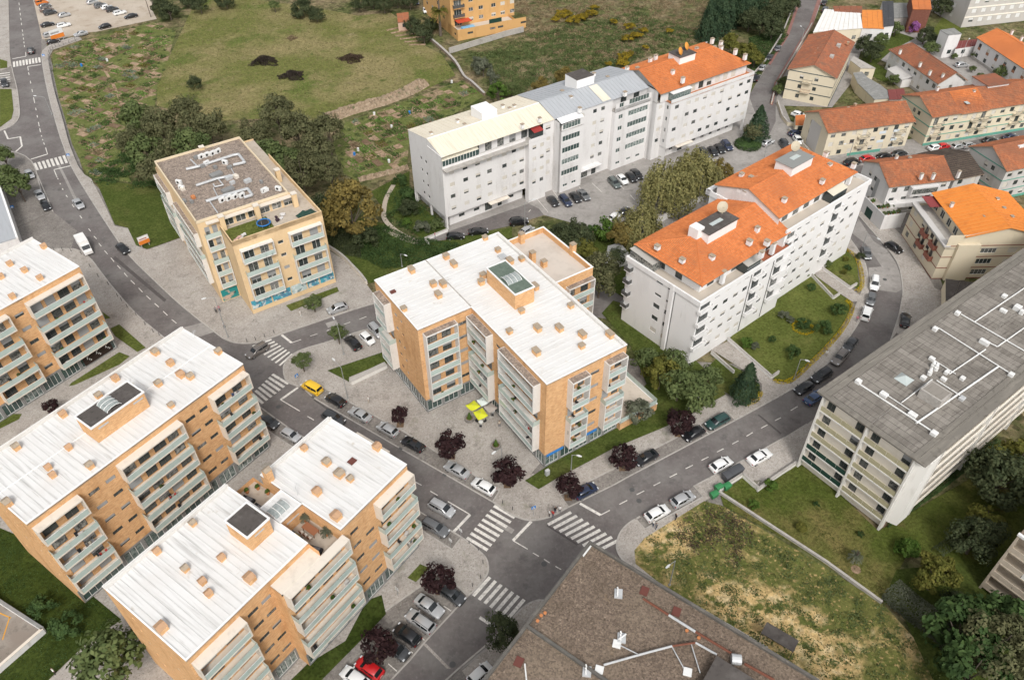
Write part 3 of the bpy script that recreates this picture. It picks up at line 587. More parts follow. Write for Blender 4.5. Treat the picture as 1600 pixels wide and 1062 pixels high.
def doors(b, s0, s1, floors=5, w_=(1.9,1.7), kinds='gghhs'):
    """sliding doors behind a loggia"""
    out = []; L = s1-s0; n = 2 if L < 7.5 else 4
    for k in range(1, floors+1):
        for j in range(n):
            c = s0+L*(j+.5)/n + b.rnd.uniform(-.12,.12); ww = min(w_[j % 2], L/n-.5)
            out.append((round(c-ww/2,2), zf(k)+.12, round(ww,2), 2.1, b.rnd.choice(kinds)))
    return out
def smallwins(b, s, w_=1.5, h=.8, floors=(1,2,3,4,5), dz=1.05, kinds='ggghss'): return [(s, zf(k)+dz, w_, h, b.rnd.choice(kinds)) for k in floors]
def flatroof(b, x0, x1, y0, y1, z, m, ax, pitch=.85, lip=.16, back=()):
    """sheet roof: every sheet its own piece with a standing seam, a lip round the edge"""
    L = (y1-y0 if ax == 'x' else x1-x0); n = int(L/pitch); w_ = L/n
    ln = (x1-x0 if ax == 'x' else y1-y0)-2*lip
    def pm():
        mb = MB(); mb.box(-w_/2+.014,w_/2-.014,-ln/2,ln/2,0,.05); mb.box(w_/2-.08,w_/2-.014,-ln/2,ln/2,.05,.10); return mb.mesh('roof_sheet', m)
    me = cached(('rs',round(w_,4),round(ln,3),m.name), pm)
    for i in range(n):
        c = (i+.5)*w_; dz = b.rnd.uniform(0,.012)
        if c < lip or c > L-lip: continue
        if ax == 'y': b.obj('roof_sheet', me, (x0+c,(y0+y1)/2,z-.18+dz))
        else: b.obj('roof_sheet', me, ((x0+x1)/2,y0+c,z-.18+dz), math.pi/2)
    mb = MB()
    for q in ((x0-.04,x1+.04,y0-.04,y0+lip),(x0-.04,x1+.04,y1-lip,y1+.04),(x0-.04,x0+lip,y0+lip,y1-lip),(x1-lip,x1+.04,y0+lip,y1-lip)): mb.box(*q,z-.14,z+.02)
    b.part('roof_edge', mb, M_trim)
    for side in back:
        mb = MB()
        if side == 'N': mb.box(x0,x1,y1-.75,y1-.55,z-.1,z+.42); mb.box(x0,x1,y1-.56,y1-.1,z-.1,z+.06)
        if side == 'E': mb.box(x1-.75,x1-.55,y0,y1-.6,z-.1,z+.42); mb.box(x1-.56,x1-.1,y0,y1-.6,z-.1,z+.06)
        b.part('parapet', mb, M_frame)
def chimney(b, u, v, z, w_=.9, d=1.3, h=.8, rot=0, m=None, cap=None, style='flat'):
    if style == 'gable': w_, d, cap = round(w_*.82,2), round(d*.82,2), b.rnd.choice((M_cap,M_capo,M_capo))
    x, y = b.px(u, v, z+h*.5); m = m or M_brick; cap = cap or M_cap
    c = b.obj('chimney', boxmesh('chimney', w_, d, h, m), (x,y,z), rot)
    if style == 'gable':
        b.obj('chimney_cap', cached(('cg',w_,d,cap.name), lambda: MB().add([(-w_/2-.06,-d/2-.06,0),(w_/2+.06,-d/2-.06,0),(w_/2+.06,d/2+.06,0),(-w_/2-.06,d/2+.06,0),(-w_/2-.06,0,.32),(w_/2+.06,0,.32)], [(0,1,5,4),(2,3,4,5),(0,4,3),(1,2,5),(0,3,2,1)]).mesh('chimney_cap', cap)), (0,0,h), par=c)
    else: b.obj('chimney_cap', boxmesh('chimney_cap', w_+.14, d+.14, .12, cap), (0,0,h+.08), par=c); b.obj('vent_slot', boxmesh('vent_slot', w_*.8, d*.8, .08, M_dark), (0,0,h), par=c)
    return c
M_cap = mat('chimney_cap_stone', (.36,.29,.215), .9, [((.25,.20,.15), 3, .48, .68), ((.43,.37,.29), 6, .55, .7)])
M_capo = mat('chimney_cap_clay', (.46,.285,.17), .85, [((.36,.21,.12), 2.5, .5, .7)])
def block(b, x0, x1, y0, y1, z0, z1, m, name='wall', skip=()):
    """plain walls of sides that carry no openings; skip = sides made elsewhere"""
    for sd, F, L in (('S',Fr(x0,y0,0),x1-x0),('E',Fr(x1,y0,90),y1-y0),('N',Fr(x1,y1,180),x1-x0),('W',Fr(x0,y1,-90),y1-y0)):
        if sd not in skip: facade(b, F, L, z0, z1, [], m, name)
def deck(b, x0, x1, y0, y1, z, m, name='roof_deck'): return b.part(name, MB().box(x0,x1,y0,y1,z-.2,z), m)
def skylight(b, x, y, z, w_, d, rot=0):
    mb = MB(); n = 5
    for i in range(n):
        a0, a1 = math.pi*i/n, math.pi*(i+1)/n; p = lambda a: (-math.cos(a)*w_/2, .45*math.sin(a))
        (xa, za), (xb, zb) = p(a0), p(a1); mb.add([(xa,-d/2,za),(xb,-d/2,zb),(xb,d/2,zb),(xa,d/2,za)], [(0,1,2,3)])
    s = b.part('skylight', mb, mat('skylight_glass', (.33,.36,.35), .12, [((.22,.25,.245), 2, .45, .7)], spec=.6), (x,y,z), rot)
    mr = MB()
    for k in range(4):
        yy = -d/2+d*k/3
        for i in range(n):
            a0, a1 = math.pi*i/n, math.pi*(i+1)/n; mr.cyl((-math.cos(a0)*w_/2,yy,.46*math.sin(a0)+.01),(-math.cos(a1)*w_/2,yy,.46*math.sin(a1)+.01),.04,.04,4)
    b.obj('skylight_ribs', mr.mesh('skylight_ribs', M_trim), par=s); return s
def acunit(b, x, y, z, rot=0, w_=.9, d=.36, h=.7):
    a = b.obj('ac_unit', boxmesh('ac_unit', w_, d, h, M_ac, .02), (x,y,z), rot)
    b.obj('fan_grille', cached('fan', lambda: MB().cyl((0,-.02,0),(0,.0,0),.27,.27,12).mesh('fan_grille', M_dark)), (-.12,-d/2,h/2), par=a); return a
def antenna(b, x, y, z, h=1.8):
    mb = MB(); mb.cyl((0,0,0),(0,0,h),.03,.03,5); mb.cyl((-.7,0,h*.9),(.7,0,h*.9),.02,.02,4)
    for i in range(7): mb.cyl((-.6+.2*i,-.3,h*.9),(-.6+.2*i,.3,h*.9),.015,.015,4)
    return b.part('antenna', mb, M_galv, (x,y,z), .6)
# ------------------------------------------------------------------ brick blocks
H = 19.3
# --- block C, centre
C = Bld('brick_apartment_block', 'L-shaped brick apartment block with white roof and green roofed stair tower, behind the plaza', 'apartment block', (4.946,78.391), 33.2, 'brick apartment blocks')
RW = roofmat('white_roof_c', R_(33.2), 'x')
def shopfront(b, F, L, z1, m, k=2.6, sign=None):
    n = max(1, int(L/k)); ops = [(.25+i*L/n, .35, L/n-.5, 2.35, 'g') for i in range(n)]
    facade(b, F, L, 0, z1, ops, m, 'shopfront', frame=M_wfw, glass=M_glt)
fS = Fr(0,0,0)
opsS = doors(C,3.85,7.2) + doors(C,10.7,14.4) + smallwins(C,8.2,1.7,.75)
facade(C, fS, 15, 3.1, H-.12, opsS, M_brick); shopfront(C, fS, 15, 3.1, M_grey)
loggia(C, fS, 3.85, 7.25, 'FFOFF', gravel=True); loggia(C, fS, 10.7, 14.4, 'FFOFF', gravel=True)
fW = Fr(0,21.1,-90)
opsW = doors(C,.6,6.5) + doors(C,9.9,19.4) + smallwins(C,7.5,1.3,.7)
facade(C, fW, 21.1, 3.1, H-.12, opsW, M_brick); shopfront(C, fW, 21.1, 3.1, M_grey)
loggia(C, fW, .55, 6.6, 'FFOFF', gravel=True); loggia(C, fW, 9.9, 19.6, 'FFOFF', gravel=True)
fWS = Fr(-9.8,20.95,0)
facade(C, fWS, 9.8, 3.1, H-.12, doors(C,.9,6.4)+smallwins(C,7.2,1.6,.75), M_brick); shopfront(C, fWS, 9.8, 3.1, M_grey)
loggia(C, fWS, .75, 6.6, 'FFFFF', gravel=True, proj=1.2)
fWW = Fr(-9.8,36,-90)
facade(C, fWW, 15.05, 3.1, H-.12, doors(C,1.6,5.4)+smallwins(C,6.6,.9,.75)+smallwins(C,8.6,.7,.6), M_brick); shopfront(C, fWW, 15.05, 3.1, M_grey)
loggia(C, fWW, 1.5, 5.6, 'FFOFF', gravel=True)
facade(C, Fr(15,0,90), 36.1, 0, H-.12, doors(C,3,9)+doors(C,12,18), M_brick); facade(C, Fr(15,36.05,180), 24.8, 0, H-.12, smallwins(C,3)+smallwins(C,8)+smallwins(C,14), M_brick)
deck(C, 0,15,0,36.05,H-.2,M_roofw); deck(C, -9.8,0,20.95,36.05,H-.2,M_roofw)
flatroof(C, 0,15,0,36.05,H,RW,'x',1.1, back=('E',)); flatroof(C, -9.8,0,20.95,36.05,H,RW,'x',1.1)
C.part('roof_joint', MB().box(-.12,.12,21,36,H-.1,H+.06), M_conc)
# stair tower
block(C,5.5,9.2,16.4,24.8,H-.2,22.3,M_brick,'stair_tower'); deck(C,5.5,9.2,16.4,24.8,22.25,M_grn)
mb = MB()
for q in ((5.42,9.28,16.32,16.5),(5.42,9.28,24.7,24.88),(5.42,5.6,16.5,24.7),(9.1,9.28,16.5,24.7)): mb.box(*q,22.15,22.4)
C.part('roof_edge', mb, M_trim); skylight(C, 7.3,20.2,22.25,2.4,2.6,math.pi/2)
for u, v in ((643,422),(692,457-18+5),(677,444),(685,461),(631,483),(697,401),(709,413),(758,372),(778,391),(755,431),(752,441),(797,418-10),(815,405),(815,486),(796,518),(840,513),(874,513-0),(892,478),(910,523),(909,541),(838,550),(836,448),(953,523)):
    big = C.rnd.choice(((.8,1.3,.75),(.9,.9,.8),(.8,.8,.6)))
    chimney(C, u, v, H-.12, *big, rot=0)
C.part('roof_hatch', MB().cbox(0,0,0,1.3,1.3,.35), M_galv, (*C.px(785,400,H+.2),H-.1)); C.part('roof_hatch', MB().cbox(0,0,0,.9,.6,.3), mat('rust_red', (.13,.045,.035), .8), (*C.px(614,456,H),H-.1))
# rear annex
block(C,15.05,24.7,20.5,35.6,0,17,M_brick,skip=('S',)); deck(C,15.1,24.65,20.55,35.55,15.9,mat('beige_roof', (.56,.50,.44), .85, [((.48,.425,.37), .4, .5, .7)]))
mb = MB()
for q in ((15.2,24.75,35.4,35.65),(24.45,24.75,20.75,35.4),(15.2,24.75,20.45,20.75)): mb.box(*q,16.98,17.06)
C.part('roof_edge', mb, M_trim); mb = MB()
for q in ((15.2,24.5,35.35,35.4),(24.4,24.45,20.8,35.4),(15.2,24.5,20.75,20.8)): mb.box(*q,15.9,16.98)
C.part('parapet', mb, M_brick)
facade(C, Fr(15.05,20.5,0), 9.65, 0, 17, doors(C,3.6,9.3,4), M_brick); loggia(C, Fr(15.05,20.5,0), 3.8, 9.5, 'FFFF', top=4, gravel=True, proj=1.1)
for u, v, h in ((815,372,2.0),(832,402,2.2),(895,390,2.4),(850,412,1.2)): chimney(C, u, v, 15.9, .9, .9, h)
# raised ground terrace on the right
block(C,15.02,23.2,-.7,7.6,0,1.75,M_brick,'terrace_wall'); deck(C,15.02,23.2,-.7,7.6,1.7,mat('terrace_tiles', (.56,.495,.42), .85, [((.47,.41,.34), 1.2, .5, .7)]),'terrace_floor')
tf = C.part('terrace_coping', MB().box(23.0,23.25,-.75,7.65,1.7,1.85), M_trim)
panels(C, tf, Fr(15.1,-.62,0), 0, 8, 0, 1.78, 1.0); panels(C, tf, Fr(23.13,-.6,90), 0, 8.1, 0, 1.86, 1.0); panels(C, tf, Fr(15.1,7.5,0), 0, 8, 0, 1.78, 1.0)
acunit(C, 15.6, 4.6, 1.72, 1.57)
# --- blocks L1, L0, L2 on the left
def lblock(name_label, o, yaw, L, D, logs, smalls, xs0=0):
    b = Bld('brick_apartment_block', name_label, 'apartment block', o, yaw, 'brick apartment blocks'); return b
L1 = lblock('long brick apartment block with white roof and dark roofed stair tower with skylight', (-59.921,55.5565), 54.65, 34.1, 14.5, 0, 0)
RL = roofmat('white_roof_l', R_(54.5), 'y')
f1 = Fr(0,0,0)
ops = doors(L1,.3,6.3)+doors(L1,12.1,21.8)+doors(L1,27.3,33.7)+smallwins(L1,7.5,1.5,.7)+smallwins(L1,10.0,1.4,.7)+smallwins(L1,22.9,1.6,.7)+smallwins(L1,25.3,1.4,.7)
facade(L1, f1, 34.1, 3.1, H-.12, ops, M_brick); shopfront(L1, f1, 34.1, 3.1, M_grey, 3.4)
for a, c in ((.2,6.4),(12,21.9),(27.2,33.8)): loggia(L1, f1, a, c, 'FOFOF', m=M_cream)
facade(L1, Fr(0,14.5,-90), 14.5, 0, H-.12, smallwins(L1,3,.6,.6)+smallwins(L1,7.5,.6,.6)+smallwins(L1,11,.6,.6), M_brick); facade(L1, Fr(34.1,0,90), 14.5, 0, H-.12, smallwins(L1,6), M_brick)
facade(L1, Fr(34.1,14.5,180), 34.1, 0, H-.12, doors(L1,2,10)+doors(L1,14,22)+doors(L1,25,32), M_brick)
deck(L1,0,34.1,0,14.5,H-.2,M_roofw); flatroof(L1,0,34.1,0,14.5,H,RL,'y', back=('N',))
L1.part('roof_ridge', MB().box(.3,34,7.2,7.35,H-.12,H-.06), M_trim)
block(L1,12.8,20.9,4.2,7.9,H-.2,22.1,M_brick,'stair_tower'); deck(L1,12.8,20.9,4.2,7.9,22.05,M_bit)
mb = MB()
for q in ((12.7,21,4.1,4.3),(12.7,21,7.8,8.0),(12.7,12.9,4.3,7.8),(20.8,21,4.3,7.8)): mb.box(*q,21.95,22.2)
L1.part('roof_edge', mb, M_trim); skylight(L1,16.8,6.1,22.05,2.2,2.4,0)
for xx in (13.6,19.0): L1.part('slot_window', MB().box(xx,xx+1.5,4.15,4.2,21.2,21.45), M_galv)
for u, v in ((242,550),(266,567),(282,585),(297,588),(247,599),(180,591),(341,549),(154,618),(98,647),(267,633),(25,698),(107,699),(75,730),(82,742),(140,727),(11,785)):
    big = L1.rnd.choice(((1.0,1.5,.75),(1.0,1.2,.75),(.85,1.0,.6))); chimney(L1, u, v, H-.15, *big, style='gable', cap=M_capo)
antenna(L1, *L1.px(205,598,H+1), H-.1); antenna(L1, *L1.px(302,520,H+1), H-.1, 1.2); antenna(L1, *L1.px(228,616,H+1), H-.1)
L0 = Bld('brick_apartment_block', 'brick apartment block cut by the left edge, with teal glass balconies and dark cafe front', 'apartment block', (-74.53,107.98), 54.3, 'brick apartment blocks')
f0 = Fr(-40,0,0)
ops = doors(L0,19.4,26.2)+doors(L0,29.6,39.4)+smallwins(L0,27.3,1.5,.75)+smallwins(L0,16.6,1.5,.75)+doors(L0,6,14)
facade(L0, f0, 40, 3.1, H-.12, ops, M_brick); shopfront(L0, f0, 40, 3.1, M_grey, 3.4)
for a, c in ((29.5,39.55),(19.3,26.3),(6,14)): loggia(L0, f0, a, c, 'FOFOF', m=M_cream)
block(L0,-40,0,0,14.9,0,H-.12,M_brick,skip=('S',)); deck(L0,-40,0,0,14.9,H-.2,M_roofw); flatroof(L0,-40,0,0,14.9,H,RL,'y',back=('N',))
for u, v in ((68,385),(62,434),(19,463),(15,412),(38,422),(1,432)): chimney(L0, u, v, H-.15, .95, 1.2, .7, style='gable', cap=M_cap)
M_choc = mat('dark_cafe_screen', (.03,.018,.014), .6)
L0.part('cafe_screen', MB().box(-6.6,-.9,-.10,-.04,.5,3.0), M_choc)
for i in range(3):
    mb = MB(); x = -5.6+1.9*i
    for q in range(5): mb.add([(x-.1+.28*math.cos(q*1.3),-.125,1.0+.3*q), (x+.25+.28*math.cos(q*1.3),-.125,1.1+.3*q), (x+.1+.28*math.cos(q*1.3),-.125,1.35+.3*q)], [(0,1,2)])
    L0.part('white_emblem', mb, M_ac)
L2 = Bld('brick_apartment_block', 'nearest brick apartment block with white roof, two roof terraces and small stair tower', 'apartment block', (-35.082,38.156), 54.17, 'brick apartment blocks')
f2 = Fr(0,0,0)
facade(L2, f2, 11.4, 3.1, H-.12, doors(L2,.5,6.8)+smallwins(L2,7.7,1.5,.75)+smallwins(L2,9.7,1.4,.75), M_brick); shopfront(L2, f2, 11.4, 3.1, M_grey, 3.6)
f2b = Fr(11.4,-1.9,0)
facade(L2, f2b, 22.0, 3.1, 17.7, doors(L2,.5,9.6)+doors(L2,15.5,21.8)+smallwins(L2,11.0,1.4,.75)+smallwins(L2,13.3,1.5,.75,floors=(1,2,3,4)), M_brick); shopfront(L2, f2b, 22, 3.1, M_grey, 3.2)
facade(L2, Fr(21.2,-1.9,0), 12.2, 17.7, H-.12, [], M_brick); facade(L2, Fr(11.4,0,0), 6.2, 17.0, H-.12, [], M_brick); facade(L2, Fr(11.4,0,-90), 1.9, 0, 18.2, [], M_brick)
deck(L2,11.45,17.6,-1.9,0,18.2,M_cream)
loggia(L2, f2, .3, 6.9, 'FOFOF', m=M_cream); loggia(L2, f2b, .2, 9.9, 'FOFOF', m=M_cream, proj=1.25); loggia(L2, f2b, 15.4, 21.95, 'FOFOF', m=M_cream, proj=1.25)
facade(L2, Fr(0,15.1,-90), 15.1, 0, H-.12, smallwins(L2,4,.6,.6)+smallwins(L2,9.5,.6,.6), M_brick); facade(L2, Fr(33.4,-1.9,90), 14.4, 0, H-.12, doors(L2,4,10), M_brick)
loggia(L2, Fr(33.4,-1.9,90), 4, 10, 'FOFOF', m=M_cream, proj=1.0)
facade(L2, Fr(33.4,12.5,180), 12.2, 0, H-.12, smallwins(L2,4)+smallwins(L2,9), M_brick); facade(L2, Fr(17.6,15.1,180), 17.6, 0, H-.12, doors(L2,2,10), M_brick); facade(L2, Fr(21.2,14.6,180), 3.6, 0, 17.2, [], M_brick); facade(L2, Fr(21.2,12.5,90), 2.1, 0, 17.2, [], M_brick)
for q in ((0,17.6,0,15.1),(17.6,21.2,4.8,8.5),(21.2,33.4,-1.9,12.5)): deck(L2,*q,H-.2,M_roofw)
flatroof(L2,0,17.6,0,15.1,H,RL,'y',back=('N',)); flatroof(L2,21.2,33.4,-1.9,12.5,H,RL,'y',back=('N',)); flatroof(L2,17.6,21.2,4.8,8.5,H,RL,'y')
M_deck = mat('terrace_deck', (.46,.40,.33), .85, [((.37,.31,.25), 1.2, .5, .7)])
for q in ((17.6,21.2,-1.9,4.8),(17.6,21.2,8.5,14.6)): deck(L2,*q,16.35,M_deck,'terrace_floor')
for F, L in ((Fr(17.6,-1.9,90),8.6-1.9),(Fr(17.6,8.5,90),6.1)): pass
facade(L2, Fr(17.6,-1.9,90), 6.7, 16.3, H-.12, [], M_brick); facade(L2, Fr(17.6,8.5,90), 6.6, 16.3, H-.12, [], M_brick); facade(L2, Fr(21.2,4.8,-90), 6.7, 16.3, H-.12, [], M_brick); facade(L2, Fr(21.2,12.5,-90), 4.0, 16.3, H-.12, [], M_brick)
facade(L2, Fr(17.6,4.8,0), 3.6, 16.3, H-.12, [], M_brick); facade(L2, Fr(21.2,8.5,180), 3.6, 16.3, H-.12, [], M_brick)
block(L2,13.1,16.4,4.6,8.6,H-.2,21.9,M_brick,'stair_tower'); deck(L2,13.1,16.4,4.6,8.6,21.85,M_bit)
mb = MB()
for q in ((13,16.5,4.5,4.7),(13,16.5,8.5,8.7),(13,13.2,4.7,8.5),(16.3,16.5,4.7,8.5)): mb.box(*q,21.75,22.0)
L2.part('roof_edge', mb, M_trim); L2.part('slot_window', MB().box(14,15.4,4.54,4.6,21.0,21.2), M_galv); L2.part('slot_window', MB().box(18.4,20.4,4.74,4.8,18.0,18.2), M_galv)
skylight(L2,18.9,6.6,H-.1,1.9,2.4,math.pi/2)
for u, v in ((475,700),(510,722),(589,698),(530,740),(547,748),(495,768),(525,806),(301,817),(245,861),(346,871),(289,888),(316,908),(326,927),(390,903),(252,980)):
    big = L2.rnd.choice(((1.2,1.5,.75),(1.0,1.3,.75),(.85,1.0,.6))); chimney(L2, u, v, H-.15, *big, style='gable', cap=M_capo)
chimney(L2, 419,748-6, H-.2, 1.1, 1.1, 2.2, style='gable', cap=M_capo)
L2.part('roof_hatch', MB().cbox(0,0,0,1.0,.9,.12), MATS['rust_red'], (*L2.px(550,720,H),H-.08)); antenna(L2, *L2.px(463,765,H+1), H-.1)
# ------------------------------------------------------------------ tiled roofs and other blocks
M_tile_n = tilemat('clay_tiles_new', (.62,.215,.075), (.50,.155,.05), (.34,.13,.065), (.54,.78))
M_tile_o = tilemat('clay_tiles_old', (.36,.135,.07), (.24,.085,.048), (.17,.10,.07), (.44,.70))
M_tile_m = tilemat('clay_tiles_mid', (.47,.175,.08), (.31,.11,.055), (.21,.115,.075), (.46,.72))
M_tile_d = tilemat('slate_brown_tiles', (.085,.065,.052), (.06,.047,.04), (.14,.115,.09), (.50,.72))
M_sheet_o = mat('orange_sheet', (.68,.235,.045), .6, [((.58,.19,.04), .6, .5, .72)])
def tile_slope(b, p0, p1, up, m, a=0.0, c=0.0, cw=.34, ch=.55, name='roof_slope', amp=.085):
    """clay tile slope: eave p0->p1, 'up' the vector from eave to ridge, a and c how far the ridge is drawn in at either end"""
    p0, p1, up = Vector(p0), Vector(p1), Vector(up); e = p1-p0; L = e.length; e = e/L; n = up.cross(e).normalized()
    if n.z < 0: n = -n
    nc = max(1, int(L/cw)); w_ = L/nc; U = up.length; vs, fs, uv = [], [], []
    sh = up.dot(e)/U
    for i in range(nc):
        uc = (i+.5)*w_; vm = 1.0
        if a > 0: vm = min(vm, uc/a)
        if c > 0: vm = min(vm, (L-uc)/c)
        nr = max(1, int(U*vm/ch+.6)); dv = vm/nr
        for r in range(nr):
            o = len(vs); v0, v1 = r*dv, (r+1)*dv
            for v, hh in ((v0,.075),(v1,0.0)):
                for q, wv in ((0,0),(.5,amp),(1,0)): vs.append(p0+e*(w_*(i+q))+up*v+n*(hh+wv))
            fs += [(o,o+1,o+4,o+3),(o+1,o+2,o+5,o+4)]; uv += [(i+.5,r+.5)]*8
    me = bpy.data.meshes.new(name); me.from_pydata(vs, [], fs); me.materials.append(m)
    l = me.uv_layers.new(name='UVMap'); l.data.foreach_set('uv', [t for q in uv for t in q]); me.update()
    ob = link(name, me, b.root)
    lo = MB(); q0, q1 = p0+up*0, p1; mid = [p0, p1, p1+up-e*c, p0+up+e*a]
    lo.add([v-n*.03 for v in mid]+[v-n*.16 for v in mid], [(0,1,2,3),(7,6,5,4),(0,4,5,1),(1,5,6,2),(2,6,7,3),(3,7,4,0)]); b.obj('roof_board', lo.mesh('roof_board', MATS.get('roof_board') or mat('roof_board', (.36,.27,.20), .9)), par=ob)
    return ob
def ridge(b, p, q, m, r=.14):
    mb = MB(); p, q = Vector(p), Vector(q); k = max(1, int((q-p).length/.45))
    for i in range(k): mb.cyl(p+(q-p)*(i/k), p+(q-p)*((i+1.06)/k), r*1.08, r*.94, 6)
    me = mb.mesh('ridge_tiles', m); l = me.uv_layers.new(name='UVMap'); o = link('ridge_tiles', me, b.root); o['kind'] = 'stuff'; return o
def gable_roof(b, x0, x1, y0, y1, ze, zr, m, yr=None, over=.35, hipL=0, hipR=0):
    yr = (y0+y1)/2 if yr is None else yr; s = (zr-ze)/(yr-y0); s2 = (zr-ze)/(y1-yr); ov = over
    tile_slope(b, (x0-ov,y0-ov,ze-s*ov), (x1+ov,y0-ov,ze-s*ov), (0,yr-y0+ov,zr-ze+s*ov), m, hipL, hipR)
    tile_slope(b, (x1+ov,y1+ov,ze-s2*ov), (x0-ov,y1+ov,ze-s2*ov), (0,yr-y1-ov,zr-ze+s2*ov), m, hipR, hipL)
    if hipL: tile_slope(b, (x0-ov,y1+ov,ze-s*ov), (x0-ov,y0-ov,ze-s*ov), (hipL,0,zr-ze+s*ov), m, y1-yr+ov, yr-y0+ov)
    if hipR: tile_slope(b, (x1+ov,y0-ov,ze-s*ov), (x1+ov,y1+ov,ze-s*ov), (-hipR,0,zr-ze+s*ov), m, yr-y0+ov, y1-yr+ov)
    ridge(b, (x0-ov+hipL,yr,zr+.03), (x1+ov-hipR,yr,zr+.03), m)
    for hp, X, sg in ((hipL,x0-ov,1),(hipR,x1+ov,-1)):
        if hp:
            ridge(b, (X,y0-ov,ze-s*ov), (X+sg*hp,yr,zr), m); ridge(b, (X,y1+ov,ze-s*ov), (X+sg*hp,yr,zr), m)
def gable_end(b, x, y0, y1, yr, ze, zr, m, side):
    mb = MB(); mb.add([(x,y0,ze),(x,y1,ze),(x,yr,zr)], [(0,2,1) if side == 'W' else (0,1,2)]); b.part('gable', mb, m)
def wins(b, xs, floors, z0, fh, w_, h, kinds, drop=0): return [(x, z0+k*fh, w_, h, b.rnd.choice(kinds)) for k in floors for x in xs if b.rnd.random() >= drop]
def chim(b, u, v, z, w_=.7, d=.7, h=1.0, m=None): return chimney(b, u, v, z, w_, d, h, m=m or M_white, cap=M_cap)
def balc(b, F, s0, s1, z, proj, m, rail=None, h=.95, name='balcony', solid=False):
    fr = b.part(name, MB().box(s0,s1,-proj,0,z-.16,z), m, (F[0],F[1],0), F[2]); rail = rail or M_wfr; mb = MB()
    if solid:
        mb.box(s0,s1,-proj,-proj+.1,z,z+h); mb.box(s0,s0+.1,-proj+.1,0,z,z+h); mb.box(s1-.1,s1,-proj+.1,0,z,z+h)
    else:
        for q in (z+h,z+.12): mb.box(s0,s1,-proj,-proj+.05,q-.05,q); mb.box(s0,s0+.05,-proj+.05,0,q-.05,q); mb.box(s1-.05,s1,-proj+.05,0,q-.05,q)
        n = max(2,int((s1-s0)/.22))
        for i in range(n+1): x = s0+.02+(s1-s0-.06)*i/n; mb.box(x,x+.03,-proj+.01,-proj+.04,z,z+h-.05)
    b.obj('railing', mb.mesh('railing', rail), par=fr); return fr
# ---- S: long slab with grey roof, right
Sb = Bld('slab_apartment_block', 'long pale apartment slab with grey panelled roof, white ducts and olive balconies', 'apartment block', (45.69,78.23), 36.2)
HS = 16.7; WS = 15.1; LS = 78.0
M_beige = mat('beige_render', (.84,.775,.675), .85, [((.76,.69,.59), .6, .52, .76, (1,1,.3)), ((.86,.80,.71), 2, .5, .72)])
M_finw = mat('white_fin', (.72,.70,.66), .8, [((.54,.51,.46), .7, .54, .78, (1,1,.2)), ((.40,.37,.33), 1.5, .66, .82, (1,1,.2))])
M_olive = mat('olive_railing', (.42,.385,.255), .5, [((.36,.33,.215), 1, .5, .7)]); M_dgreen = mat('dark_green_railing', (.018,.055,.042), .5)
M_sroof = mat('grey_roof_planks', (.165,.148,.128), .9, [((.255,.232,.205), 1.0, .45, .68, (.25,2.5,1), R_(36.2)), ((.115,.102,.088), .9, .52, .72, (.3,2.6,1), R_(36.2)), ((.15,.135,.118), .25, .5, .7), ((.31,.285,.255), 2.6, .62, .76, (.2,2,1), R_(36.2))], rand=(.27,.247,.218))
FLS = [2.3+2.85*k for k in range(5)]
FWS = Fr(0,0,-90)
o_ = []
for zz in FLS:
    for q0 in (.2, 7.65):
        o_ += [(q0+.5, zz+.1, 1.3, 2.1, 'g'), (q0+5.4, zz+.1, 1.3, 2.1, Sb.rnd.choice('ghg'))]
facade(Sb, Fr(.7,0,-90), WS, 0, HS-.2, o_, M_beige); facade(Sb, Fr(LS,-WS,90), WS, 0, HS, [], M_beige); facade(Sb, Fr(LS,0,180), LS, 0, HS, wins(Sb,[2+3*i for i in range(25)],range(5),3.2,2.85,1.3,1.2,'gh'), M_beige)
for q in (0,7.4,14.8): Sb.part('white_fin', MB().box(q,q+.3,-.3,1.5,0,HS-.1), M_finw, (0,0,0), FWS[2])
for i, zz in enumerate(FLS):
    for q0, q1 in ((.3,7.4),(7.7,14.8)):
        fr = Sb.part('balcony', MB().box(q0,q1,-.25,.7,zz-.28,zz), M_finw, (0,0,0), FWS[2]); green = (q0 < 1 and i < 2)
        n = 4; w_ = (q1-q0)/n
        for j in range(n): Sb.obj('railing_panel', boxmesh('railing_panel', w_-.05, .05, .92, M_dgreen if green else M_olive), (q0+w_*(j+.5),-.18,zz+.02), 0, fr)
Sb.part('plinth', MB().box(-.1,15.2,.9,1.5,0,2.1), mat('brown_plinth', (.23,.155,.115), .9), (0,0,0), FWS[2])
FSS = Fr(1.5,-WS,0); o_ = []
for zz in FLS:
    for j in range(16): o_.append((4.2+4.6*j, zz+.95, 3.4, 1.1, 'g'))
facade(Sb, FSS, LS-1.5, 0, HS-.2, o_, M_beige)
for zz in FLS:
    for j in range(5):
        x0 = 4.0+14*j; fr = Sb.part('balcony', MB().box(x0,x0+13.5,-1.1,0,zz-.16,zz), M_finw, (FSS[0],FSS[1],0), 0); n = 6
        for q in range(n): Sb.obj('railing_panel', boxmesh('railing_panel', 13.5/n-.05, .06, .85, M_beige), (x0+13.5/n*(q+.5),-1.06,zz), 0, fr)
for j in range(6): 
    mb = MB(); x0 = 3.75+14*j; mb.box(x0,x0+.2,-1.2,0,0.6,HS-.1); Sb.part('white_fin', mb, M_finw, (FSS[0],FSS[1],0), 0)
Sb.part('white_fin', MB().add([(0,0,2.2),(3.2,0,2.2),(3.2,-1.5,2.2),(.6,-1.5,2.2),(0,0,HS-.1),(3.2,0,HS-.1),(3.2,-1.5,HS-.1),(.6,-1.5,HS-.1)], [(0,3,7,4),(3,2,6,7),(2,1,5,6),(4,7,6,5),(0,1,2,3)]), M_finw, (.2,-WS-.02,0), 0)
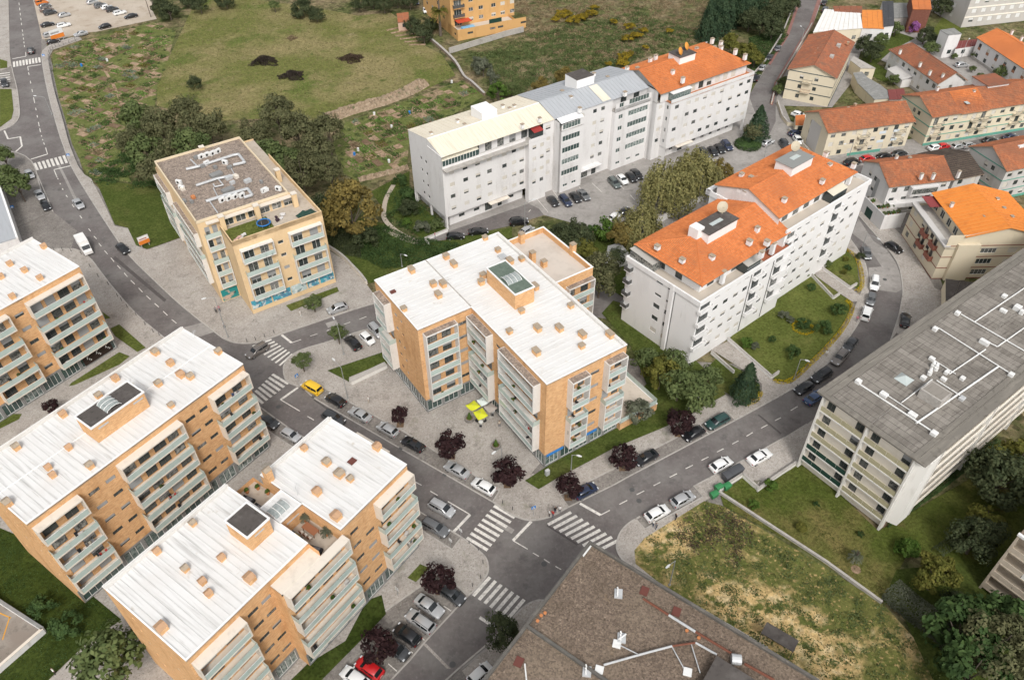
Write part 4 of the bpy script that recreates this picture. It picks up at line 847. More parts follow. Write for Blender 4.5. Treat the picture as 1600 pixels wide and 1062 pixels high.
deck(Sb,-.4,LS,-WS-1.2,.8,HS-.02,M_conc,'roof_slab')
n = int(LS/1.15)
for i in range(n):
    for (ya, yb, dz) in ((-WS+.9,-WS/2-.05,.0),(-WS/2+.05,-.9,.02)):
        Sb.obj('roof_plank', boxmesh('roof_plank', 1.06, yb-ya, .08, M_sroof), (.6+1.15*(i+.5)*(LS-1)/LS,(ya+yb)/2,HS-.02+dz+Sb.rnd.uniform(0,.03)))
M_edge = mat('grey_roof_border', (.175,.16,.138), .9, [((.235,.215,.185), .8, .48, .7, (.3,2,1), R_(36.2)), ((.11,.10,.085), 1.2, .55, .75)])
for q in ((-.45,LS,-.85,.1),(-.45,LS,.15,1.0),(-.45,LS,-WS-1.4,-WS+.0),(-.45,LS,-WS+.05,-WS+.85)): Sb.part('roof_border', MB().box(*q,HS-.1,HS+.16 if abs(q[2]+.85) < .01 or q[2] > -WS+.01 else HS+.04), M_edge)
Sb.part('roof_border', MB().box(-.5,.5,-WS-.5,.2,HS-.14,HS+.12), M_edge)
Mb_ = [None]
def duct(b, pts, z, r=.16, m=None, name='duct'):
    P = [(*b.px(u, v, z), z) for u, v in pts]; return b.part(name, MB().path(P, r*(.72 if b is Mb_[0] else 1), 7), m or M_galv)
r8 = lambda x, y: (1200+x/3, 354+y/3)
for pl, r in (([(425,735),(780,965)],.2),([(800,475),(1140,690)],.17),([(905,410),(1250,610)],.17),([(625,825),(770,715)],.13),([(695,920),(1080,655)],.24),([(790,720),(900,790)],.17),([(850,690),(1020,575)],.17),([(1040,545),(1075,562),(1250,440)],.17),([(970,445),(1250,255)],.17),([(545,780),(680,870)],.12),([(770,620),(880,690)],.13),([(1380,150),(1240,250)],.17)):
    duct(Sb, [r8(*p) for p in pl], HS+.3, r*.62, M_ac)
for x, y, w_, d, h in ((425,722,1,1,.9),(780,965,1,1.1,.9),(785,476,.9,.9,.9),(890,402,.9,.9,.9),(1142,690,.9,.9,.9),(545,782,1,1.4,.8),(680,877,1,1.5,.8),(770,615,.8,1,.8),(914,707,.9,.8,.8),(912,800,1.1,.9,.7),(1015,540,.8,1.8,1.1),(840,678,1,.7,.8),(730,705,.9,.9,.9),(825,710,.7,1,.8),(1110,322,1,.9,.8),(1105,390,.8,1.3,.8),(1170,380,1.3,1.3,1.2),(1190,400,.8,.8,1.2)):
    u, v = r8(x, y); px_, py_ = Sb.px(u, v, HS+.5); Sb.obj('fan_housing', boxmesh('fan_housing', w_*.8, d*.8, h*.7, M_ac if w_ != 1.1 else M_galv, .05), (px_,py_,HS+.05))
x, y = Sb.px(*r8(780,790), HS+.8); h_ = Sb.part('stair_head', MB().frus(0,0,0,2.8,3.3,2.8,3.3,1.7), M_conc, (x,y,HS)); Sb.obj('hatch_lid', boxmesh('hatch_lid', 2.3, 2.8, .06, M_sroof), (0,0,1.68), par=h_)
x, y = Sb.px(*r8(640,710), HS+.3); Sb.part('roof_skylight', MB().frus(0,0,0,2.1,2.1,.1,.1,.75), mat('pale_glass', (.45,.50,.49), .15, spec=.5), (x,y,HS+.1))
for p_ in ((775,650),(790,660),(760,682)):
    x, y = Sb.px(*r8(*p_), HS+.6); Sb.part('extractor', MB().cyl((0,0,0),(0,0,.6),.35,.35,10).cyl((0,0,.6),(.5,.2,.9),.3,.2,8), M_ac, (x,y,HS+.1))
# ---- M: gravel roof, bottom
Mb = Bld('gravel_roof_building', 'building in the foreground with brown gravel flat roof, rusty pipes and vents', 'building', (9.1-.6*40+0,52.3-.8*40), 53)
Mb_[0] = Mb; Mb.o = G(921.7,846.3,19.3).copy(); Mb.o.z = 0; Mb.root.location = Mb.o; HM = 19.3
M_mwall = mat('grey_brown_render', (.30,.265,.235), .85, [((.24,.21,.185), .8, .5, .72)])
for F, L in ((Fr(-60,0,0),60),(Fr(0,-80,90),80),(Fr(0,0,180),60),(Fr(-60,0,-90),80)): pass
facade(Mb, Fr(0,0,180), 60, 0, HM, wins(Mb,[2+4*i for i in range(14)],range(6),1.5,3.0,1.6,1.3,'gh'), M_mwall); facade(Mb, Fr(0,-70,90), 70, 0, HM, wins(Mb,[2+4*i for i in range(16)],range(6),1.5,3.0,1.6,1.3,'gh'), M_mwall)
facade(Mb, Fr(-60,-70,0), 60, 0, HM, [], M_mwall); facade(Mb, Fr(-60,0,-90), 70, 0, HM, [], M_mwall)
deck(Mb,-60,0,-70,0,HM-.25,M_gravelM,'gravel_roof')
M_par = mat('dark_parapet', (.105,.098,.088), .85, [((.16,.148,.13), .9, .5, .72), ((.24,.21,.17), 2, .62, .78)])
for q in ((-60,.1,-.22,.1),(-.22,.1,-70,-.22),): Mb.part('parapet', MB().box(*q,HM-.3,HM+.16), M_par)
j = Mb.px(821.7,976.3,HM)
Mb.part('parapet', MB().box(j[0]-.16,j[0]+.16,-70,-.22,HM-.3,HM+.16), M_par)
ru = [r11(615,680),r11(735,757),r11(860,835),r11(1030,937),r11(1090,985),r11(1230,1062)]
duct(Mb, ru[0:2], HM+.25, .2, M_rust, 'rusty_pipe'); duct(Mb, ru[1:3], HM+.28, .21, M_galv); duct(Mb, ru[2:4], HM+.25, .2, M_rust, 'rusty_pipe'); duct(Mb, [ru[4],ru[5]], HM+.25, .22, M_rust, 'rusty_pipe')
duct(Mb, [r11(430,990),r11(625,935),r11(750,902)], HM+.25, .17, M_galv); duct(Mb, [r11(750,902),r11(860,886)], HM+.25, .16, M_rust, 'rusty_pipe'); duct(Mb, [r11(860,886),r11(960,942)], HM+.25, .17, M_galv)
for a_, c_ in (((510,900),(590,940)),((750,905),(805,1005)),((840,892),(882,1028))): duct(Mb, [r11(*a_),r11(*c_)], HM+.15, .09, M_galv)
duct(Mb, [r11(60,985),r11(68,1062)], HM+.15, .12, M_ac); duct(Mb, [r11(500,870),r11(535,845)], HM+.3, .12, M_ac)
for x, y in ((493,885),(410,1006),(825,1016)):
    px_, py_ = Mb.px(*r11(x,y), HM+.2); Mb.obj('white_cover', boxmesh('white_cover', .9, .9, .2, M_ac, .03), (px_,py_,HM-.25), .35)
for x, y in ((500,650),(515,858),(352,1015)):
    px_, py_ = Mb.px(*r11(x,y), HM+.2); v_ = Mb.obj('vent_cluster', boxmesh('vent_cluster', 1.1, .9, .25, M_galv), (px_,py_,HM-.25), .5)
    for i in range(3):
        Mb.obj('vent_pipe', cached('ventpipe', lambda: MB().cyl((0,0,0),(0,0,.3),.08,.08,8).cyl((0,0,.3),(.18,.08,.4),.09,.09,8).mesh('vent_pipe', M_ac)), (-.35+.35*i,.1,.25), 0, v_)
for x, y in ((622,640),(772,737),(32,972)):
    px_, py_ = Mb.px(*r11(x,y), HM); Mb.obj('rust_hatch', boxmesh('rust_hatch', 1.1, .9, .1, MATS['rust_red']), (px_,py_,HM-.24), .2)
for x, y in ((120,782),(137,757),(155,745),(820,828),(876,862)):
    px_, py_ = Mb.px(*r11(x,y), HM); Mb.obj('clay_pot', cached('pot', lambda: MB().cyl((0,0,0),(0,0,.22),.15,.2,8).mesh('clay_pot', mat('terracotta', (.5,.2,.08), .8))), (px_,py_,HM-.25))
px_, py_ = Mb.px(*r11(1052,962), HM+.4); Mb.part('fan_housing', MB().cyl((0,-.5,.5),(0,.5,.5),.55,.55,12).box(-.4,.4,-.4,.4,0,.5), M_galv, (px_,py_,HM-.2), .5)
sa = Mb.px(*r11(950,945), HM+1); 
Mb.part('stair_head', MB().box(-9.5,-4.8,sa[1]-4.5,sa[1]-.2,HM-.25,HM+1.0), M_bit, (sa[0]+4.9,0,0))
mb = MB(); mb.add([(0,0,0),(1.9,0,0),(2.6,.3,.02),(.3,.5,.03)],[(0,1,2,3)]); Mb.part('white_scrap', mb, M_ac, (*Mb.px(*r11(335,485),HM-.2),HM-.22), 0)
# ---- Y: ochre block upper left
Y = Bld('ochre_apartment_block', 'ochre rendered apartment block with gravel roof, trampoline terrace and blue shop posters', 'apartment block', (-58.13,121.04), 34)
M_och = mat('ochre_render', (.68,.50,.295), .85, [((.60,.43,.245), .5, .5, .74, (1,1,.4)), ((.72,.55,.34), 2, .52, .74)])
FHY = 3.05; F0, FH = 3.6, 2.55+.4
fy = Fr(3.7,-7.1,0)
facade(Y, fy, 17.8, 0, 17.4, doors(Y,1.0,7.1,4)+doors(Y,10.5,17.0,4)+smallwins(Y,8.2,1.1,.75,(1,2,3,4)), M_och, frame=M_wfw)
loggia(Y, fy, .9,7.2,'FOFF', top=4, proj=1.0); loggia(Y, fy, 10.4,17.1,'FOFF', top=4, proj=1.0)
M_blue = mat('blue_poster', (.10,.22,.32), .5, [((.06,.34,.44), 1.2, .44, .52), ((.58,.62,.60), .9, .52, .60), ((.02,.05,.10), 1.6, .60, .66), ((.30,.14,.06), 1.3, .64, .72)])
M_blue2 = mat('teal_poster', (.02,.22,.22), .5, [((.50,.36,.28), .5, .55, .62), ((.03,.03,.03), .8, .60, .66)])
M_pale = mat('pale_poster', (.42,.52,.52), .5, [((.10,.16,.18), .9, .56, .60), ((.62,.66,.66), 1.5, .5, .6)])
for q, m_ in (((.2,4.2),M_blue),((4.5,8.3),M_blue),((8.5,11.6),M_pale),((11.9,14.3),M_blue),((14.6,17.6),M_blue)): Y.part('shop_poster', MB().box(*q,-.05,-.012,1.2,3.2), m_, (fy[0],fy[1],0))
facade(Y, Fr(3.7,0,-90), 7.1, 0, 17.4, [], M_och)
facade(Y, Fr(0,0,0), 3.7, 0, 19.2, doors(Y,.6,3.5,5,(1.6,1.6)), M_och, frame=M_wfw); loggia(Y, Fr(0,0,0), .7,3.6,'OFOFF', proj=.7)
Y.part('shop_poster', MB().box(.2,3.5,-.05,-.012,.3,2.9), M_blue2)
facade(Y, Fr(0,29.5,-90), 29.5, 0, 16.8, doors(Y,1,9,4)+doors(Y,13.5,26,4), M_och, frame=M_wfw)
loggia(Y, Fr(0,29.5,-90), .2,9.0,'FOFF', top=4, proj=.9, gravel=True); loggia(Y, Fr(0,29.5,-90), 13.5,27,'FOFF', top=4, proj=.9, gravel=True)
facade(Y, Fr(0,27,-90), 27, 16.8, 19.2, [], M_och)
facade(Y, Fr(21.5,-7.1,90), 27, 0, 17.4, doors(Y,4,12,4)+doors(Y,16,24,4), M_och, frame=M_wfw); loggia(Y, Fr(21.5,-7.1,90), 3,12,'FOFF', top=4, proj=.9); loggia(Y, Fr(21.5,-7.1,90), 16,25,'FOFF', top=4, proj=.9)
facade(Y, Fr(21.5,29.5,180), 21.5, 0, 16.8, [], M_och); facade(Y, Fr(18,27,180), 18, 16.8, 19.2, [], M_och)
facade(Y, Fr(3.7,0,0), 14.3, 16.4, 19.2, [(1+i*2.4,16.5,1.9,2.1,Y.rnd.choice('gh')) for i in range(6)], M_och, frame=M_wfw); facade(Y, Fr(18,0,90), 27, 16.4, 19.2, [(2+i*4,16.5,1.9,2.1,'g') for i in range(6)], M_och)
deck(Y,0,18,0,27,19.0,M_gravel,'gravel_roof'); deck(Y,3.75,21.45,-7.05,29.4,16.45,M_deck,'terrace_floor')
mb = MB()
for q in ((-.05,18.05,26.8,27.05),(-.05,.2,0,26.8),(17.8,18.05,0,26.8),(-.05,18.05,-.05,.2)): mb.box(*q,18.9,19.42)
Y.part('parapet', mb, mat('ochre_pale_coping', (.66,.55,.39), .85)); Y.part('canopy', MB().box(1.5,18.2,-1.0,.0,18.55,18.75), M_cream)
mb = MB()
for q in ((3.7,21.5,-7.1,-6.9),(3.7,3.9,-6.9,0),(21.3,21.5,-6.9,19.8)): mb.box(*q,16.45,17.42)
Y.part('parapet', mb, M_och)
for (x, y, h) in ((4.3,-1.0,3.3),(11.0,-1.2,3.3),(18.6,-1.2,3.2),(19.5,9.5,3.0),(9.8,26.9,3.4)): Y.obj('pier', boxmesh('pier', .9, .9, h-.3, M_och), (x,y,16.5)); Y.obj('pier_cap', boxmesh('pier_cap', 1.1, 1.1, .15, M_cream), (x,y,16.5+h-.3))
zy = lambda x, y: (240+x/3.54, 200+y/3.54)
for pl, r in (([(180,228),(250,212),(440,150),(470,145),(505,190),(440,205)],.28),([(235,318),(350,280),(440,262)],.26),([(290,405),(400,370),(520,335),(545,370),(500,385)],.3),([(205,175),(245,215)],.16),([(310,405),(355,470)],.12),([(360,285),(385,315),(340,325),(330,310)],.14),([(430,225),(450,262)],.1),([(330,330),(360,390)],.1)):
    duct(Y, [zy(*p) for p in pl], 19.4, r)
for x, y, r in ((262,158,.4),(293,148,.4),(325,140,.4),(355,128,.4),(293,195,.4),(378,398,.4),(415,388,.4),(450,378,.4),(488,372,.4),(395,190,-.9),(140,300,-.9),(155,330,-.9),(610,345,.3),(690,335,-.9)): acunit(Y, *Y.px(*zy(x,y),19.4), 19.0, r, 1.2,.5,.9)
for x, y, w_, d, m_ in ((345,255,2.4,1.3,M_grey),(410,340,2.4,1.2,M_grey),(415,272,1.4,1,M_galv),(455,265,.8,1.2,M_cream),(520,290,1.4,.9,M_galv),(435,300,1,.6,M_galv),(235,160,1.0,.6,M_grey),(270,208,.9,.6,M_grey),(340,215,.7,.7,M_grey),(420,215,1,.6,M_grey),(218,380,.7,.7,MATS['terracotta']),(595,295,.5,.7,M_grey),(615,340,1.3,.9,M_ac),(160,335,.8,.7,M_cream),(170,400,.5,.8,M_grey),(210,405,.6,.6,M_grey)):
    Y.obj('roof_plant', boxmesh('roof_plant', w_, d, .65, m_, .03), (*Y.px(*zy(x,y),19.4),19.0), .2)
F0, FH = 3.4, 2.95
# ---- W: three white blocks in a row
W1 = Bld('white_apartment_block', 'white apartment block with cream metal roof on stilts, beside the park garden', 'apartment block', (-14.35,145.75), 33.9, 'white apartment blocks')
M_wr = mat('white_tiled_wall', (.69,.675,.665), .7, [((.57,.55,.535), .35, .50, .72, (1,1,.25)), ((.45,.43,.41), .9, .60, .80, (1,1,.12)), ((.72,.71,.70), 3, .5, .7)])
M_crm = mat('cream_roof_sheet', (.70,.64,.525), .6, [((.60,.535,.42), .8, .5, .72, (3,.12,1), R_(33.9)), ((.42,.35,.25), 1.2, .62, .80, (3,.1,1), R_(33.9))])
FW = [3.6+2.95*k for k in range(4)]
def wwin(b, xs, floors, w_=1.2, h=.95, kinds='hshsg'): return [(x, z+1.0, w_, h, b.rnd.choice(kinds)) for z in floors for x in xs]
facade(W1, Fr(0,0,0), 21.5, 3.4, 15.3, wwin(W1,(1.6,5.0,8.2,11.2,15.2,17.8,19.9),FW), M_wr, shut=M_shutw)
facade(W1, Fr(21.5,-1.4,0), 4.8, 0, 15.3, wwin(W1,(1.0,3.1),FW,1.0), M_wr, shut=M_shutw); facade(W1, Fr(21.5,0,-90), 1.4, 0, 15.3, [], M_wr); facade(W1, Fr(26.3,-1.4,90), 1.4, 0, 15.3, [], M_wr)
facade(W1, Fr(26.3,0,0), 3.0, 0, 18.3, wwin(W1,(.8,),FW+[15.3],1.3), M_wr, shut=M_shutw)
facade(W1, Fr(1.5,1.2,0), 20, 0, 3.4, [(2.5,1.2,1.5,.8,'g'),(6.5,1.2,1.5,.8,'g'),(9.5,.2,2,2.2,'g'),(13,.2,1.2,2.3,'g'),(16,1.2,1.5,.8,'g')], M_wr)
facade(W1, Fr(1.5,14.4,-90), 13.2, 0, 3.4, [], M_wr); W1.part('slab', MB().box(0,21.5,0,14.4,3.2,3.42), M_wr); W1.part('canopy', MB().box(11.2,16.5,-1.1,1.2,2.9,3.05), M_cream)
for y in (.3,7,13.8): W1.part('pillar', MB().box(.1,.5,y,y+.4,0,3.2), M_wr)
W1.part('pillar', MB().box(.1,.5,.05,.35,0,3.2), M_wr)
facade(W1, Fr(0,14.4,-90), 14.4, 3.4, 18.3, wwin(W1,(4.6,6.8),FW,.8,.75,'ghg'), M_wr)
W1.part('gable', MB().add([(0,0,18.3),(0,14.4,18.3),(0,5.9,19.8)], [(0,2,1)]), M_wr); W1.part('gable', MB().add([(29.3,0,18.3),(29.3,14.4,18.3),(29.3,5.9,19.8)], [(0,1,2)]), M_wr)
facade(W1, Fr(0,1.2,0), 26.3, 15.3, 18.3, [(2+3.2*i,15.4,1.7,2.1,W1.rnd.choice('gh')) for i in range(7)], M_wr); deck(W1,0,26.3,-1.4,1.2,15.3,M_conc,'terrace_floor')
mb = MB(); mb.box(0,21.5,0,.15,15.3,15.9); mb.box(21.5,26.3,-1.4,-1.25,15.3,16.1); W1.part('parapet', mb, M_wr)
facade(W1, Fr(29.3,14.4,180), 29.3, 0, 18.3, wwin(W1,(3,8,13,18,23),FW), M_wr)
def sheet_slope(b, x0, x1, ya, za, yb, zb, m, pitch=1.0, name='roof_sheet'):
    n = max(1, int(abs(x1-x0)/pitch)); w_ = (x1-x0)/n; dy, dz = yb-ya, zb-za; L = math.hypot(dy, dz); a = math.atan2(dz, dy)
    me = cached(('ss',round(w_,3),round(L,3),m.name), lambda: MB().box(-w_/2+.003,w_/2-.003,0,L,0,.05).box(w_/2-.07,w_/2-.003,0,L,.05,.10).mesh(name, m))
    for i in range(n):
        o = b.obj(name, me, (x0+w_*(i+.5),ya,za+b.rnd.uniform(0,.01))); o.rotation_euler = (a,0,0)
sheet_slope(W1,0,29.3,-.25,18.24,5.9,19.82,M_crm); sheet_slope(W1,0,29.3,14.7,18.24,5.9,19.82,M_crm) if False else sheet_slope(W1,0,29.3,5.9,19.82,14.7,18.24,M_crm)
W1.part('ridge_cap', MB().box(0,29.3,5.75,6.05,19.85,19.95), M_trim); W1.part('roof_edge', MB().box(-.1,.1,-.2,5.9,18.2,18.32), M_trim)
W1.part('lift_house', MB().box(14.2,18.2,6.2,10.8,19.0,21.4), M_trim)
zv = lambda x, y: (620+x/4.247, 130+y/4.247)
for x, y in ((228,342),(404,258),(450,285),(703,160),(748,178),(780,160),(948,245),(833,287)): chim(W1,*zv(x,y),18.9,.6,.6,.9,M_trim)
mb = MB()
for i in range(12): mb.box(.1+.75*i,.16+.75*i,-.05,.0,15.9,17.2)
mb.box(.1,9.2,-.05,.0,17.2,17.3); cons = W1.part('conservatory', mb, M_trim)
W1.obj('conservatory_roof', MB().add([(0,-.1,17.25),(9.2,-.1,17.25),(9.2,1.25,18.1),(0,1.25,18.1)],[(0,1,2,3)]).mesh('conservatory_roof', mat('corrugated_pvc', (.62,.58,.47), .5, [((.45,.42,.34), 3, .5, .6, (3,.1,1), R_(33.9))])), par=cons); W1.obj('conservatory_glass', MB().box(.1,9.2,.0,.02,15.9,17.2).mesh('conservatory_glass', M_glt), par=cons)
W1.part('red_awning', MB().add([(23.0,-1.3,17.3),(25.6,-1.3,17.3),(25.6,.9,17.9),(23.0,.9,17.9)],[(0,1,2,3)]), mat('red_sheet', (.30,.04,.035), .6)); W1.part('glazed_porch', MB().box(23.1,25.5,-1.2,1.1,15.35,17.25), M_gl)
W2 = Bld('white_apartment_block', 'white apartment block with grey metal roof and white lift house, middle of the row', 'apartment block', (W1.o.x+29.3*math.cos(R_(33.9)), W1.o.y+29.3*math.sin(R_(33.9))), 33.9, 'white apartment blocks')
L_ = 28.2
M_gsh = mat('blue_grey_roof_sheet', (.385,.40,.42), .55, [((.33,.345,.36), .8, .5, .72, (3,.15,1), R_(33.9))])
def bayglass(b, F, s0, s1, floors, h=1.35): return [(s0, z+.95, s1-s0, h, 'g') for z in floors]
FW5 = [.6+2.95*k for k in range(1,6)]
facade(W2, Fr(.6,-2.2,0), 6.4, 0, 16.0, bayglass(W2,0,.4,5.4,[z-.1 for z in FW5[:5]])+[(1,1.3,1.3,.7,'g'),(3.6,1.3,1.3,.7,'g')], M_wr, frame=M_wfw, glass=M_glt)
facade(W2, Fr(.6,0,-90), 2.2, 0, 16.0, [], M_wr); facade(W2, Fr(7.0,-2.2,90), 2.2, 0, 16.0, [], M_wr)
facade(W2, Fr(7.0,0,0), 10.2, 0, 18.3, wwin(W2,(.7,4.4,6.8),FW5,1.1)+[(1.2,.1,2.6,2.3,'g'),(5,.1,1.4,2.3,'g')], M_wr, shut=M_shutw); W2.part('canopy', MB().box(7.5,14,-1.6,0,2.9,3.05), M_wr)
facade(W2, Fr(17.2,-1.2,0), 11, 0, 15.5, bayglass(W2,0,4.2,10.4,[z-.1 for z in FW5])+[(1.2,z+.9,1.3,1.1,'g') for z in FW5]+[(1.5,1.2,1.3,.7,'g'),(5,1.2,1.3,.7,'g'),(8,1.2,1.3,.7,'g')], M_wr, frame=M_wfw, glass=M_glt)
facade(W2, Fr(17.2,0,-90), 1.2, 0, 15.5, [], M_wr); facade(W2, Fr(28.2,-1.2,90), 1.2, 0, 15.5, [], M_wr); facade(W2, Fr(17.2,.6,0), 11, 15.5, 18.3, [(3,15.6,1.8,2.1,'g'),(7,15.6,1.8,2.1,'g')], M_wr)
deck(W2,17.2,28.2,-1.2,.6,15.5,M_conc,'terrace_floor'); W2.part('parapet', MB().box(17.2,28.2,-1.2,-1.08,15.5,16.3), M_wr)
facade(W2, Fr(L_,14.4,180), L_, 0, 18.3, [], M_wr); facade(W2, Fr(0,14.4,-90), 16.6, 0, 18.3, [], M_wr); facade(W2, Fr(L_,-2,90), 16.4, 0, 18.3, [], M_wr); facade(W2, Fr(.6,-.3,0), 6.4, 16, 18.3, [(.4,16.2,5.6,1.5,'g')], M_wr, frame=M_wfw, glass=M_glt)
deck(W2,.6,7,-2.2,-.2,16.05,M_conc,'terrace_floor'); W2.part('porch_roof', MB().add([(.6,-2.1,17.8),(7,-2.1,17.8),(7,.3,18.5),(.6,.3,18.5)],[(0,1,2,3)]), M_trim)
for X in (0,L_): W2.part('gable', MB().add([(X,0,18.3),(X,14.4,18.3),(X,6,20.1)], [(0,2,1) if X == 0 else (0,1,2)]), M_wr)
sheet_slope(W2,.05,L_,-.25,18.3,6.0,20.12,M_gsh); sheet_slope(W2,.05,L_,6.0,20.12,14.7,18.3,M_gsh)
W2.part('ridge_cap', MB().box(0,L_,5.85,6.15,20.16,20.25), M_gsh); lh = W2.part('lift_house', MB().box(11,16.2,6.0,10.5,19,22.2), M_trim); W2.obj('lift_roof', MB().box(11,16.2,6.0,10.5,22.2,22.26).mesh('lift_roof', M_bit), par=lh)
W2.part('cream_strip', MB().add([(14.2,0,18.52),(16.6,0,18.52),(16.6,5.5,20.12),(14.2,5.5,20.12)],[(0,1,2,3)]), M_crm)
zw = lambda x, y: (860+x/4.424, 50+y/4.424)
for x, y in ((80,422),(142,462),(395,325),(300,300),(203,540),(515,430)): chim(W2,*zw(x,y),18.8,.7,.7,1.0,M_trim)
W3 = Bld('white_apartment_block', 'white apartment block with orange tiled roof and two orange satellite dishes', 'apartment block', (W1.o.x+58*math.cos(R_(33.9))+5.2*math.sin(R_(33.9)), W1.o.y+58*math.sin(R_(33.9))-5.2*math.cos(R_(33.9))), 33.9, 'white apartment blocks')
L3, D3 = 31.0, 17.2
facade(W3, Fr(2.6,0,0), L3-2.6, 3.4, 15.3, wwin(W3,(1.4,5.2,8.0,10.8,13.6,16.6,20.2,23.4,26.2),FW,1.3), M_wr, shut=M_shutw); facade(W3, Fr(0,2.2,0), 2.6, 0, 15.3, wwin(W3,(.8,),FW,1.1), M_wr, shut=M_shutw); facade(W3, Fr(2.6,2.2,-90), 2.2, 0, 15.3, wwin(W3,(.8,),FW,.6), M_wr)
facade(W3, Fr(2.6,1.6,0), L3-5, 0, 3.4, [(x,1.3,1.2,.7,'g') for x in (3,11,14,17,20,23)]+[(6,.1,1.6,2.3,'g')], M_wr); W3.part('slab', MB().box(2.6,L3,0,D3,3.2,3.42), M_wr); W3.part('canopy', MB().box(6,11.5,-.9,1.6,2.9,3.05), M_cream)
facade(W3, Fr(L3-2.4,1.6,90), D3-1.6, 0, 3.4, [], M_wr); W3.part('pillar', MB().box(L3-.6,L3-.1,.1,.6,0,3.2), M_wr); W3.part('pillar', MB().box(L3-.6,L3-.1,D3-.6,D3-.1,0,3.2), M_wr)
facade(W3, Fr(L3,0,90), D3, 3.4, 15.3, wwin(W3,(4,9),FW), M_wr); facade(W3, Fr(L3,D3,180), L3, 0, 18.2, [], M_wr); facade(W3, Fr(0,D3,-90), D3-2.2, 0, 18.2, [], M_wr)
deck(W3,2.6,L3,0,D3,15.3,mat('orange_terrace', (.46,.19,.09), .85),'terrace_floor'); deck(W3,0,2.6,2.2,D3,15.3,M_conc,'terrace_floor'); mb = MB(); mb.box(2.6,L3,0,.15,15.3,16.1); mb.box(L3-.15,L3,.15,D3,15.3,16.1); W3.part('parapet', mb, M_wr)
facade(W3, Fr(.6,1.9,0), L3-1.8, 15.3, 18.1, [(7+2.8*i,15.5,1.6,2,W3.rnd.choice('gsh')) for i in range(7)], M_wr, shut=M_shutw); facade(W3, Fr(L3-1.2,1.9,90), D3-2.5, 15.3, 18.1, [], M_wr)
gable_roof(W3, .6, L3-1.2, 1.9, D3, 18.1, 20.9, M_tile_n, over=.7, hipR=6)
W3.part('gable', MB().add([(.6,1.9,18.1),(.6,D3,18.1),(.6,9.55,20.7)], [(0,2,1)]), M_wr)
W3.part('glazed_porch', MB().box(3.2,9,.3,1.9,15.4,17.4), M_glt); W3.part('porch_roof', MB().box(3,9.2,.15,2.0,17.4,17.6), M_trim)
lh = W3.part('lift_house', MB().box(11.2,16.4,7.4,11.4,19.5,21.9), M_trim); W3.obj('lift_roof', MB().box(11,16.6,7.2,11.6,21.9,22.02).mesh('lift_roof', M_bit), par=lh)
def dish(b, x, y, z, r, m, az=-2.1):
    mb = MB(); rings = []
    for k in range(4):
        t = k/3; rings.append([(r*t*math.cos(a), .28*r*t*t, r*t*math.sin(a)) for a in [2*math.pi*i/16 for i in range(16)]])
    mb.loft(rings, caps=False); mb.cyl((0,.05,0),(0,.5,-.2),.05,.05,6); mb.cyl((0,.5,-.2),(0,.5,-r-.4),.06,.06,6); mb.cyl((0,0,0),(0,-.6*r,-.1),.03,.03,5)
    o = b.part('satellite_dish', mb, m, (x,y,z+r+.5), 0, fixn=False); o.rotation_euler = (R_(-25),0,az); return o
M_dish = mat('dish_orange', (.62,.27,.05), .5); M_dishw = mat('dish_cream', (.46,.40,.30), .6, [((.48,.42,.31), 2, .5, .7)])
dish(W3, 12.2,8.2,21.7,.95,M_dish,.35); dish(W3, 15.6,9.6,21.7,.95,M_dish,.35)
for x, y in ((600,265),(690,200),(728,180),(638,285),(845,285),(915,335),(1010,128),(1060,155),(1132,120),(1180,118),(1178,85),(1278,140),(1345,175),(1118,65),(530,262)): chim(W3,*zw(x,y),19,.8,.7,1.3,M_trim)
# ---- WR: white L-shaped block with orange roofs, centre right
WR = Bld('white_balcony_block', 'white apartment block with lower orange tiled roof, stepped terraces and round satellite dish', 'apartment block', (32.015,101.295), 39, 'white blocks with orange roofs')
FR = [1.4+2.85*k for k in range(5)]
M_wh = mat('bright_white_render', (.77,.76,.75), .8, [((.68,.67,.66), .4, .54, .76, (1,1,.3)), ((.60,.58,.56), 1.2, .66, .82, (1,1,.2))])
facade(WR, Fr(0,0,0), 26, 0, 14.4, [(.4,z+.1,2.6,2.2,'g') for z in FR[1:]]+wwin(WR,(4.2,7.0,9.8,12.4,18.2),[z-.1 for z in FR],1.35,.95,'ghs')+[(x,z+.1,2.2,2.1,'g') for x in (15,21.5) for z in FR[1:]], M_wh, shut=M_shutw)
for z in FR[1:]:
    for a_, c_ in ((-.3,3.4),(14.6,17.6),(21,25.6)): balc(WR, Fr(0,0,0), a_, c_, z, .75, M_wh, M_wh, h=.55, solid=True)
facade(WR, Fr(0,17,-90), 17, 0, 14.4, [(x,z+.9,1.5,1.0 if k < 3 else .5,'gs'[k == 0]) for x in (7.2,9.9) for k, z in enumerate(FR)], M_wh, shut=M_shutw)
for z in FR[1:]: balc(WR, Fr(0,17,-90), 0.1, 1.6, z, .9, M_wh, h=.8, solid=True)
facade(WR, Fr(26,17,180), 26, 0, 14.4, [], M_wh)
for q in ((-.25,.1,-.25,17.2),(.1,26,-.25,.1),(.1,25,16.9,17.2)): WR.part('parapet', MB().box(*q,14.3,15.3), M_wh)
WR.part('pier', MB().box(-.35,0,5.6,6.4,0,15.4), M_wh); WR.part('drainpipe', MB().box(-.06,0,5.3,5.42,0,14.3), M_wfr)
M_tiles = mat('beige_tiles', (.52,.46,.39), .85); deck(WR,0,26,0,17,14.5,M_tiles,'terrace_floor'); deck(WR,18.5,26,.1,3,14.53,mat('red_tiles', (.38,.13,.07), .8),'terrace_floor')
